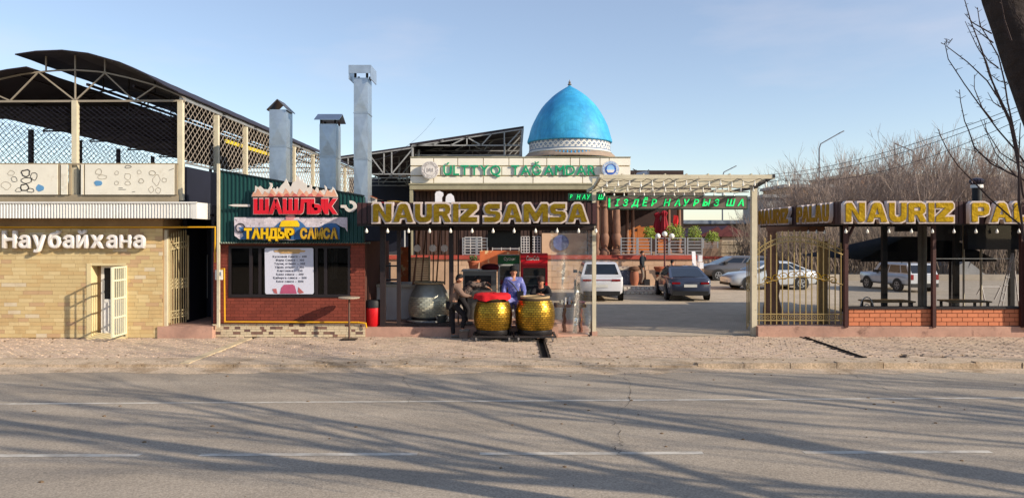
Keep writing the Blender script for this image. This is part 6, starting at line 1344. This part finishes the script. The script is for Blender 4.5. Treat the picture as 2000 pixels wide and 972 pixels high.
for z, dx in ((5.6,.6),(6.4,-.7),(6.9,.4)): grow(mb, Vector((3.45,6.1,z)), Vector((dx,-.3,.6)).normalized(), 2.4, .05, 3, rt, .15, .7, 3, 4, .006)
mb.build('crown', tw, nt_)
# row of street trees on the near verge, to the right and behind the camera: their shade falls over the road
sv_ = []
for s in range(3):
    rr = random.Random(60+s); tr = thing('street_tree', 'tmp', 'tree', (0,0,0), group='bare street trees on the near verge', local=True)
    MB().path([(0,0,-.1),(.05,0,1.5),(.0,.1,3.0),(.15,.05,4.4)], .24, 8, .17).build('trunk', bark, tr, smooth=True); mb = MB()
    for k in range(6):
        a = k*1.05+rr.random(); d = Vector((math.cos(a)*.6,math.sin(a)*.6,.9)).normalized(); grow(mb, Vector((.1,.05,2.8+.3*k)), d, rr.uniform(3.2,4.4), .11, 3, rr, .12, .6, 2, 5, .02, .55)
    mb.build('crown', bark, tr); sv_.append(tr)
for i, (x, y, s, lb) in enumerate(((9.5,4.6,1.0,'first'),(15.5,4.2,1.1,'second'),(21.5,4.4,1.0,'third'),(28,4.0,1.15,'fourth'),(34,3.8,1.1,'sixth'))):
    o = sv_[i] if i < 3 else copy_tree(sv_[i % 3], (0,0,0)); o.location = (x,y,0); o.rotation_euler.z = i*2.1; o.scale = (s,s,s); o['label'] = 'bare street tree on the near verge outside the frame, %s to the right' % lb

# unseen buildings added across the street, behind the camera, to darken glass reflections
opp = M('opposite_plaster', S(150,138,122), .9, var=.15)
for i, (a, b, h) in enumerate(((-75,-40,5.5),(-38,-12,7.0),(-10,18,5.0),(20,48,6.5))):
    t = thing('unseen_house', ['low plastered house across the street, far left of the camera','two storey plastered house across the street, left of the camera','low plastered house directly behind the camera','plastered house across the street, right of the camera'][i], 'building', ((a+b)/2,-34,0))
    MB().box(a,b,-44,-34,0,h).build('wall', opp, t); MB().box(a-.4,b+.4,-44.4,-33.6,h,h+.3).build('roof', roof_dark, t)
    for k in range(int((b-a)/4)): MB().box(a+1.5+k*4,a+3+k*4,-34,-33.94,1.2,2.8).build('window', M('far_window', S(50,54,64), .3, bump=0), t)
# ================================================================ CARS
tyre = M('tyre_rubber', S(28,28,30), .85, bump=0); rimm = M('alloy_rim', S(170,172,176), .3, metal=.7, bump=0); carglass = M('car_glass', S(24,30,38), .05, var=.3, bump=0, spec=.8); tlm = M('tail_light', S(130,16,22), .25, bump=0); hlm = M('head_light', S(206,212,220), .12, bump=0); plate = M('number_plate', S(206,206,200), .5, bump=0); trim = M('car_trim', S(26,26,28), .6, bump=0)
def loft(mb, rings, cap=True):
    n = len(rings[0]); k = len(mb.v)
    for r in rings: mb.v += [tuple(v) for v in r]
    for j in range(len(rings)-1):
        for i in range(n): mb.f.append((k+j*n+i,k+j*n+(i+1)%n,k+(j+1)*n+(i+1)%n,k+(j+1)*n+i)); mb.m.append(mb.cur)
    if cap:
        mb.f.append(tuple(k+i for i in range(n))); mb.m.append(mb.cur); mb.f.append(tuple(k+(len(rings)-1)*n+i for i in range(n))[::-1]); mb.m.append(mb.cur)
def car(label, paint, loc, rz, L=4.6, W=1.8, H=1.45, stations=None, cab=None, wheels=(-1.4,1.35), wr=.33, rack=False, boxy=False, red_bar=False):
    """stations: (x, half width, bottom, shoulder, top); cab: (rear base, rear top, front top, front base, belt z)"""
    t = thing('parked_car', label, 'car', (0,0,0), local=True); mb = MB(); rings = []
    for (x, hw, zb, zs, zt_) in stations:
        half = [(0,zb),(hw*.82,zb),(hw*.97,zb+.1),(hw,(zb+zs)/2),(hw*.985,zs-.06),(hw*.93,zs),(hw*.62,zt_-.01),(0,zt_)]
        rings.append([(x,y,z) for y, z in half] + [(x,-y,z) for y, z in half[-2:0:-1]])
    loft(mb, rings); body = mb.build('body', paint, t, smooth=True)
    rb, rtp, ft, fb, belt = cab; hb, ht = W/2*.9, W/2*(.84 if boxy else .70); zr = H
    slices = [(belt-.05, rb, fb, hb), (belt+.02, rb+(rtp-rb)*.05, fb+(ft-fb)*.05, hb*.99), (zr-.08, rtp, ft, ht*1.03), (zr-.02, rtp+.1, ft-.12, ht*.93), (zr, rtp+.28, ft-.32, ht*.75)]
    mb = MB(); loft(mb, [[(a,-w_,z),(b,-w_,z),(b,w_,z),(a,w_,z)] for z, a, b, w_ in slices]); mb.build('cabin', paint, t)
    (z0, a0, b0, w0), (z1, a1, b1, w1) = slices[1], slices[2]
    def quad(P, u0, u1, v0, v1, n_, m, nm, lift=.008):
        f = lambda u, v: (Vector(P[0])*(1-u)*(1-v)+Vector(P[1])*u*(1-v)+Vector(P[2])*u*v+Vector(P[3])*(1-u)*v)+Vector(n_)*lift
        mb = MB(); A_, B_, C_, D_ = f(u0,v0), f(u1,v0), f(u1,v1), f(u0,v1); bk = Vector(n_)*-.02; mb.add([A_,B_,C_,D_,A_+bk,B_+bk,C_+bk,D_+bk],[(0,1,2,3),(0,1,5,4),(1,2,6,5),(2,3,7,6),(3,0,4,7)]); return mb.build(nm, m, t)
    quad([(b0,-w0,z0),(b0,w0,z0),(b1,w1,z1),(b1,-w1,z1)], .05,.95,.04,.96,(1,0,.3),carglass,'windscreen')
    quad([(a0,-w0,z0),(a0,w0,z0),(a1,w1,z1),(a1,-w1,z1)], .07,.93,.08,.95,(-1,0,.3),carglass,'rear_window')
    for s in (-1, 1):
        P = [(a0,s*w0,z0),(b0,s*w0,z0),(b1,s*w1,z1),(a1,s*w1,z1)]
        for (u0, u1) in ((.05,.22),(.25,.56),(.59,.90)): quad(P, u0, u1, .08, .92, (0,s,.2), carglass, 'side_window')
        for u in (.235,.575): pass
        MB().box(fb-.55,fb-.35,s*(hb+.02)-.0 if s > 0 else s*(hb+.2),s*(hb+.2) if s > 0 else s*(hb+.02),belt,belt+.13).build('mirror', trim if not boxy else trim, t)
        for wx in wheels:
            y = s*(W/2-.10); MB().lathe([(0,-.004),(wr+.07,-.004),(wr+.07,.004),(0,.004)], (wx,s*(W/2+.004),wr), 24, 'y').build('wheel_arch', trim, t)
            wh = MB().lathe([(wr*.62,-.1),(wr*.93,-.1),(wr,-.07),(wr,.07),(wr*.93,.1),(wr*.62,.1)], (wx,y+s*.022,wr), 26, 'y').build('wheel', tyre, t, smooth=True)
            rm = MB().lathe([(wr*.58,0),(wr*.66,.0),(wr*.66,.02),(wr*.58,.02)], (wx,y+s*.115-.01,wr), 20, 'y').lathe([(0,0),(wr*.14,0),(wr*.14,.02),(0,.02)], (wx,y+s*.115-.01,wr), 10, 'y')
            for k in range(5): a = 2*math.pi*k/5+.3; rm.beam((wx,y+s*.115,wr),(wx+wr*.62*math.cos(a),y+s*.115,wr+wr*.62*math.sin(a)),.05,.02,up=(0,1,0))
            rm.build('rim', rimm, wh)
    xr, xf = stations[0][0], stations[-1][0]; hr, hf = stations[0][1], stations[-1][1]; zsr = stations[1][3]; zsf = stations[-2][3]
    for s in (-1, 1):
        if boxy: MB().box(xr-.02,xr+.03,min(s*hr*.98,s*hr*.78),max(s*hr*.98,s*hr*.78),.62,.88).build('tail_light', tlm, t)
        else: MB().box(xr-.02,xr+.1,min(s*hr*.99,s*hr*.55),max(s*hr*.99,s*hr*.55),zsr-.22,zsr-.14).build('tail_light', tlm, t)
        MB().add([(xf+.01,s*hf*.5,zsf-.2),(xf+.01,s*hf*.95,zsf-.18),(xf-.32,s*(hf+.06),zsf-.08),(xf-.15,s*hf*.6,zsf-.04),(xf-.1,s*hf*.5,zsf-.25)],[(0,1,2,3),(0,1,4)]).build('headlight', hlm, t)
    if red_bar: MB().box(xr-.012,xr+.06,-hr*.55,hr*.55,zsr-.20,zsr-.16).build('light_bar', tlm, t)
    MB().box(xr-.02,xr,-.27,.27,.60 if not boxy else .42,.72 if not boxy else .54).build('number_plate', plate, t); MB().box(xf,xf+.02,-.27,.27,.38,.5).build('number_plate', plate, t)
    MB().box(xr-.03,xr+.08,-hr*.96,hr*.96,.26,.44).box(xf-.08,xf+.03,-hf*.96,hf*.96,.24,.38).build('bumper', trim, t)
    if rack:
        m = MB()
        for x in (-1.2,-.5,.2): m.box(x-.02,x+.02,-.62,.62,H+.06,H+.09)
        for y in (-.62,.62): m.box(-1.3,.3,y-.015,y+.015,H+.09,H+.12)
        for x in (-1.2,.2):
            for y in (-.6,.6): m.box(x-.015,x+.015,y-.015,y+.015,H-.1,H+.06)
        m.build('roof_rack', trim, t)
    t.location = loc; t.rotation_euler.z = rz; return t
def P_(name, c, **k): return M(name, c, .28, metal=.25, var=.04, bump=0, coat=.8, **k)
sedan = [(-2.3,.78,.34,.82,.86),(-2.2,.86,.24,.95,1.0),(-1.7,.9,.2,.98,1.05),(-.9,.9,.19,.96,1.02),(.4,.9,.19,.94,1.0),(1.1,.9,.2,.9,.96),(1.9,.86,.22,.78,.86),(2.2,.78,.26,.68,.74),(2.3,.66,.3,.6,.64)]
suv = [(-2.15,.80,.36,.95,.98),(-2.08,.9,.28,1.08,1.12),(-1.3,.93,.24,1.08,1.12),(.4,.93,.24,1.04,1.1),(1.1,.93,.25,1.0,1.08),(1.9,.88,.28,.92,.98),(2.2,.74,.34,.8,.86)]
lada = [(-2.05,.76,.36,.84,.86),(-2.0,.8,.32,.86,.9),(-1.2,.81,.3,.87,.91),(.4,.81,.3,.87,.91),(1.0,.81,.3,.87,.92),(1.95,.79,.34,.84,.88),(2.05,.72,.4,.76,.8)]
yc = lambda py: CZ*F/(py-460)
car('dark navy fastback sedan parked in the yard, seen from behind', P_('navy_paint', S(52,60,80)), (X(1330,33.4),33.4,0), rad(87), stations=sedan, cab=(-2.0,-.75,.35,1.25,.97), H=1.44, W=1.84)
car('white crossover with red light bar, half hidden by the clear curtain', P_('white_car', S(214,216,222)), (X(1168,33),33.2,0), rad(88), W=1.9, H=1.66, stations=suv, cab=(-2.12,-1.75,.3,1.05,1.08), wr=.36, red_bar=True)
car('grey wagon parked sideways behind the silver sedan', P_('grey_paint', S(92,90,92)), (X(1440,46),46.5,0), rad(183), stations=suv, cab=(-2.1,-1.8,.5,1.35,1.04), H=1.5, W=1.85, wr=.33)
car('silver sedan parked behind the fence, nose towards the gantry', P_('silver_paint', S(184,190,196)), (X(1500,38.5),38.6,0), rad(186), stations=sedan, cab=(-2.0,-1.0,.3,1.2,.96), H=1.46, W=1.8)
car('old boxy white estate car with roof rack seen through the glass', P_('lada_white', S(206,208,212)), (X(1752,38),38,0), rad(98), stations=lada, cab=(-2.02,-1.75,.45,.95,.88), H=1.42, W=1.64, wr=.30, rack=True, boxy=True, wheels=(-1.15,1.3))
# ================================================================ PEOPLE
skin = M('skin', S(186,132,104), .6, var=.08, bump=0); hairm = M('hair_black', S(20,16,16), .7, bump=0)
def skinned(joints, edges, radii, root, m, name, parent, extra=None):
    me = bpy.data.meshes.new('tmp'); names = list(joints); me.from_pydata([tuple(joints[k]) for k in names], [(names.index(a), names.index(b)) for a, b in edges], [])
    o = bpy.data.objects.new('tmp', me); COL.objects.link(o); md = o.modifiers.new('s', 'SKIN'); sl = me.skin_vertices[0].data
    for i, k in enumerate(names):
        r = radii[k]; sl[i].radius = (r, r) if not hasattr(r, '__len__') else r; sl[i].use_root = (k == root)
    md.use_smooth_shade = True; sb = o.modifiers.new('b', 'SUBSURF'); sb.levels = 1; sb.render_levels = 1
    dg = bpy.context.evaluated_depsgraph_get(); dg.update(); nm = bpy.data.meshes.new_from_object(o.evaluated_get(dg)); bpy.data.objects.remove(o)
    if extra:
        bm = bmesh.new(); bm.from_mesh(nm); em = extra.mesh('x', m); bm.from_mesh(em); bm.to_mesh(nm); bm.free()
    nm.name = name; nm.materials.clear(); nm.materials.append(m); nm.polygons.foreach_set('use_smooth', [True]*len(nm.polygons)); nm.polygons.foreach_set('material_index', [0]*len(nm.polygons))
    return link(name, nm, parent)
BASE = dict(pelvis=(0,0,.95), spine=(0,0,1.12), chest=(0,0,1.33), neck=(0,0,1.47), skull=(0,.01,1.58), crown=(0,.005,1.69), shoL=(.18,0,1.41), elL=(.25,.02,1.13), wrL=(.25,.10,.89), haL=(.25,.13,.81), shoR=(-.18,0,1.41), elR=(-.25,.02,1.13), wrR=(-.25,.10,.89), haR=(-.25,.13,.81),
            hipL=(.10,0,.90), knL=(.11,.02,.49), anL=(.11,-.01,.09), toL=(.12,.16,.05), hipR=(-.10,0,.90), knR=(-.11,.02,.49), anR=(-.11,-.01,.09), toR=(-.12,.16,.05))
RAD = dict(pelvis=(.15,.11), spine=(.13,.10), chest=(.155,.11), neck=.055, skull=(.078,.092), crown=(.06,.075), hipL=.085, hipR=.085, knL=.058, knR=.058, anL=.042, anR=.042, toL=(.04,.03), toR=(.04,.03), shoL=.065, shoR=.065, elL=.043, elR=.043, wrL=.028, wrR=.028, haL=(.036,.018), haR=(.036,.018))
EDG = [('pelvis','spine'),('spine','chest'),('chest','neck'),('neck','skull'),('skull','crown'),('chest','shoL'),('shoL','elL'),('elL','wrL'),('wrL','haL'),('chest','shoR'),('shoR','elR'),('elR','wrR'),('wrR','haR'),('pelvis','hipL'),('hipL','knL'),('knL','anL'),('anL','toL'),('pelvis','hipR'),('hipR','knR'),('knR','anR'),('anR','toR')]
def person(label, loc, rz, pose, jacket, trousers, shoes, hat=None, scale=1.0, bag=False, long=0.0):
    t = thing('person', label, 'person', (0,0,0), local=True); J = dict(BASE); J.update(pose); J = {k: Vector(v) for k, v in J.items()}
    ex = MB()
    for s in ('L','R'):      # fingers and thumb rooted in the palm
        w_, h = J['wr'+s], J['ha'+s]; d = (h-w_).normalized(); sd_ = d.cross(Vector((0,0,1)) if abs(d.z) < .9 else Vector((0,1,0))).normalized(); nrm = d.cross(sd_)
        for k, ln in enumerate((.062,.075,.078,.066)):
            b = h+sd_*(.024-.016*k)+d*.005; m_ = b+d*ln*.55+nrm*.006; ex.tube(b,m_,.009,.008,6); ex.tube(m_,m_+(d*.8+nrm*.6).normalized()*ln*.5,.008,.006,6)
        b = h-d*.03+sd_*.03; ex.tube(b,b+(d+sd_).normalized()*.045,.011,.008,6)
    sk, cr = J['skull'], J['crown']; upv = (cr-sk).normalized(); f = pose.get('face', Vector((0,1,0))); f = Vector(f).normalized(); side = f.cross(upv).normalized()
    ex.ell(sk+upv*.045+f*.005, (.076,.092,.112), 14, 10)
    ex.ell(sk+upv*.02+f*.098, (.013,.016,.022), 6, 5)
    for s in (-1,1): ex.ell(sk+upv*.025+side*s*.080, (.012,.018,.028), 6, 5)
    ex.ell(sk-upv*.028+f*.078, (.026,.012,.008), 8, 4)
    J.pop('face', None); R_ = dict(RAD); EE = EDG
    skinned({k: J[k] for k in BASE}, EE, R_, 'pelvis', skin, 'body', t, ex)
    ey = MB()
    for s in (-1,1): ey.ell(sk+upv*.042+f*.086+side*s*.031, .009, 6, 5)
    ey.build('eye', hairm, t)
    up_j = ['pelvis','spine','chest','neck','shoL','elL','wrL','shoR','elR','wrR']; rj = {k: R_[k] for k in up_j}; JJ = {k: J[k].copy() for k in up_j}
    JJ['pelvis'] = J['pelvis']+Vector((0,0,-.06-long)); JJ['neck'] = J['neck']-Vector((0,0,.03))
    g_ = lambda r, a: (r[0]+a, r[1]+a) if hasattr(r,'__len__') else r+a
    rj = {k: g_(v, .034) for k, v in rj.items()}; rj['neck'] = .07; rj['wrL'] = rj['wrR'] = .042
    skinned(JJ, [e for e in EE if e[0] in up_j and e[1] in up_j], rj, 'pelvis', jacket, 'jacket', t)
    lj = ['pelvis','hipL','knL','anL','hipR','knR','anR']; rl = {k: g_(R_[k], .014) for k in lj}; rl['anL'] = rl['anR'] = .06
    skinned({k: J[k] for k in lj}, [e for e in EE if e[0] in lj and e[1] in lj], rl, 'pelvis', trousers, 'trousers', t)
    for s in ('L','R'):
        a, b = J['an'+s], J['to'+s]; m = MB(); m.tube(a+Vector((0,0,-.03)), b+Vector((0,0,-.005)), .055, .042, 10); m.ell(b, (.05,.055,.04), 10, 6); m.ell(a+Vector((0,-.02,-.04)), (.05,.06,.05), 10, 6); m.build('shoe', shoes, t, smooth=True)
    hm = MB(); hm.lathe([(.083,0),(.094,.03),(.09,.07),(.062,.105),(0,.118)], (0,0,0), 16); hm.ell((0,-.045,.0), (.078,.06,.085), 10, 7)
    rot = Matrix((side, f, upv)).transposed(); hm.v = [tuple(rot @ Vector(v) + sk + upv*.055) for v in hm.v]; hm.build('hair', hairm, t, smooth=True)
    if hat:
        hm = MB().lathe([(.098,0),(.104,.02),(.10,.08),(.07,.125),(0,.135)], (0,0,0), 18); hm.ell((0,.1,.015), (.07,.06,.012), 12, 5); hm.v = [tuple(rot @ Vector(v) + sk + upv*.075) for v in hm.v]; hm.build('cap', hat, t, smooth=True)
    if bag:
        m = MB(); m.box(-.26,-.10,.10,.17,.92,1.14); bo = m.build('shoulder_bag', black, t)
        MB().path([(.14,.12,1.42),(0,.16,1.3),(-.12,.16,1.13)], .014, 5).build('bag_strap', black, t)
    t.location = loc; t.rotation_euler.z = rz; t.scale = (scale,)*3; return t
dk = lambda n, c, **k: M(n, c, .9, var=.12, bump=.3, bscale=70, **k)
# faces +y locally; rz -90 turns it to +x
person('man in brown jacket and black trousers leaning to the left gold oven', (X(887,19.95),19.95,0), rad(-78), dict(pelvis=(0,-.04,.95), spine=(0,0,1.12), chest=(0,.05,1.33), neck=(0,.09,1.47), skull=(0,.13,1.57), crown=(0,.15,1.68), shoL=(.18,.05,1.41), shoR=(-.18,.05,1.41), elL=(.23,.2,1.18), wrL=(.14,.42,1.14), haL=(.12,.49,1.13), elR=(-.22,.2,1.16), wrR=(-.12,.44,1.10), haR=(-.10,.51,1.09), hipL=(.10,0,.90), knL=(.12,.27,.62), anL=(.12,.20,.26), toL=(.12,.36,.22), hipR=(-.10,-.04,.90), knR=(-.11,-.03,.49)), dk('brown_jacket', S(120,98,86)), dk('black_trousers', S(30,28,32)), M('grey_shoe', S(120,112,104), .7), scale=1.0)
MB().box(X(905,19.9)-.05,X(916,19.9)+.12,20.1,20.36,.0,.2)
person('stooping person in patterned grey sleeves reaching over the left gold oven', (X(909,20.75),20.75,zp), rad(-80), dict(pelvis=(0,-.12,.78), spine=(0,-.02,.94), chest=(0,.14,1.10), neck=(0,.26,1.18), skull=(0,.33,1.25), crown=(0,.37,1.36), shoL=(.17,.16,1.17), shoR=(-.17,.16,1.17), elL=(.2,.38,1.14), wrL=(.12,.60,1.22), haL=(.10,.66,1.19), elR=(-.18,.42,1.12), wrR=(-.10,.66,1.06), haR=(-.09,.73,1.02), hipL=(.10,-.12,.74), hipR=(-.10,-.12,.74), knL=(.11,.08,.44), knR=(-.11,.04,.44)), dk('patterned_jacket', S(120,104,96), dirt=(S(40,36,40), 16, .5, .54)), dk('black_trousers', S(30,28,32)), M('grey_shoe', S(120,112,104), .7), scale=.98)
person('standing man in bright blue coat and black cap between the gold ovens', (X(1003,20.45),20.45,0.02), rad(178), dict(chest=(0,.02,1.33), elL=(.25,.03,1.14), wrL=(.23,.16,.93), haL=(.21,.22,.88), elR=(-.27,.03,1.14), wrR=(-.25,.16,.95), haR=(-.23,.22,.90), face=(-.25,1,-.05)), dk('blue_coat', S(96,104,168), dirt=(S(160,160,206), 11, .52, .6)), dk('pale_blue_trousers', S(136,138,196)), M('black_boot', S(20,20,22), .6, bump=0), hat=M('cap_black', S(18,18,20), .8), scale=1.08, bag=True)
person('cook in black with dark cap leaning on folded arms over the right gold oven', (X(1057,20.6),20.6,0.02), rad(176), dict(pelvis=(0,-.16,.95), spine=(0,-.08,1.12), chest=(0,.06,1.28), neck=(0,.14,1.40), skull=(0,.2,1.50), crown=(0,.22,1.61), shoL=(.19,.08,1.34), shoR=(-.19,.08,1.34), elL=(.27,.25,1.14), wrL=(.10,.40,1.19), haL=(.03,.43,1.21), elR=(-.27,.25,1.14), wrR=(-.08,.41,1.17), haR=(-.01,.45,1.20), face=(.15,1,-.25)), dk('black_jacket', S(24,24,30)), dk('black_trousers', S(30,28,32)), M('black_boot', S(20,20,22), .6, bump=0), hat=M('cap_brown', S(50,34,30), .8), scale=.96)
person('man in dark jacket and grey trousers phoning by the terrace wall', (X(1254,37),37,.3), rad(-110), dict(elR=(-.28,.12,1.22), wrR=(-.14,.14,1.46), haR=(-.11,.12,1.53), knL=(.12,.08,.49), face=(0,1,-.05)), dk('dark_jacket', S(34,40,46)), dk('grey_trousers', S(128,116,104)), M('black_boot', S(20,20,22), .6, bump=0), scale=.98)
person('person in dark green coat standing behind the navy sedan', (X(1313,35.2),35.2,0), rad(-60), dict(), dk('green_coat', S(34,42,34)), dk('black_trousers', S(30,28,32)), M('black_boot', S(20,20,22), .6, bump=0), scale=.93)
# leaning tree stump like post behind the fence: twisted dark trunk and an ochre post
t = thing('carved_post', 'thick dark carved wooden post behind the gold fence, nearest the gantry', 'post', (X(1508,23),23,0)); c = t.location
MB().lathe([(.26,0),(.28,.5),(.2,.9),(.25,1.2),(.16,1.5),(.22,1.9),(.15,2.2),(.14,2.9)], c, 12).build('shaft', colm, t, smooth=True); MB().box(c.x-.15,c.x+1.6,c.y-.1,c.y+.1,2.9,3.05).build('lintel', colm, t)
t = thing('ochre_post', 'square ochre post behind the gold fence, left of the corner post', 'post', (X(1606,22.5),22.5,0)); c = t.location
MB().box(c.x-.12,c.x+.12,c.y-.12,c.y+.12,.1,2.6).build('shaft', M('ochre_post', S(136,110,70), .8), t); MB().box(c.x-.2,c.x+.2,c.y-.2,c.y+.2,-.0,.1).build('base', concrete, t)
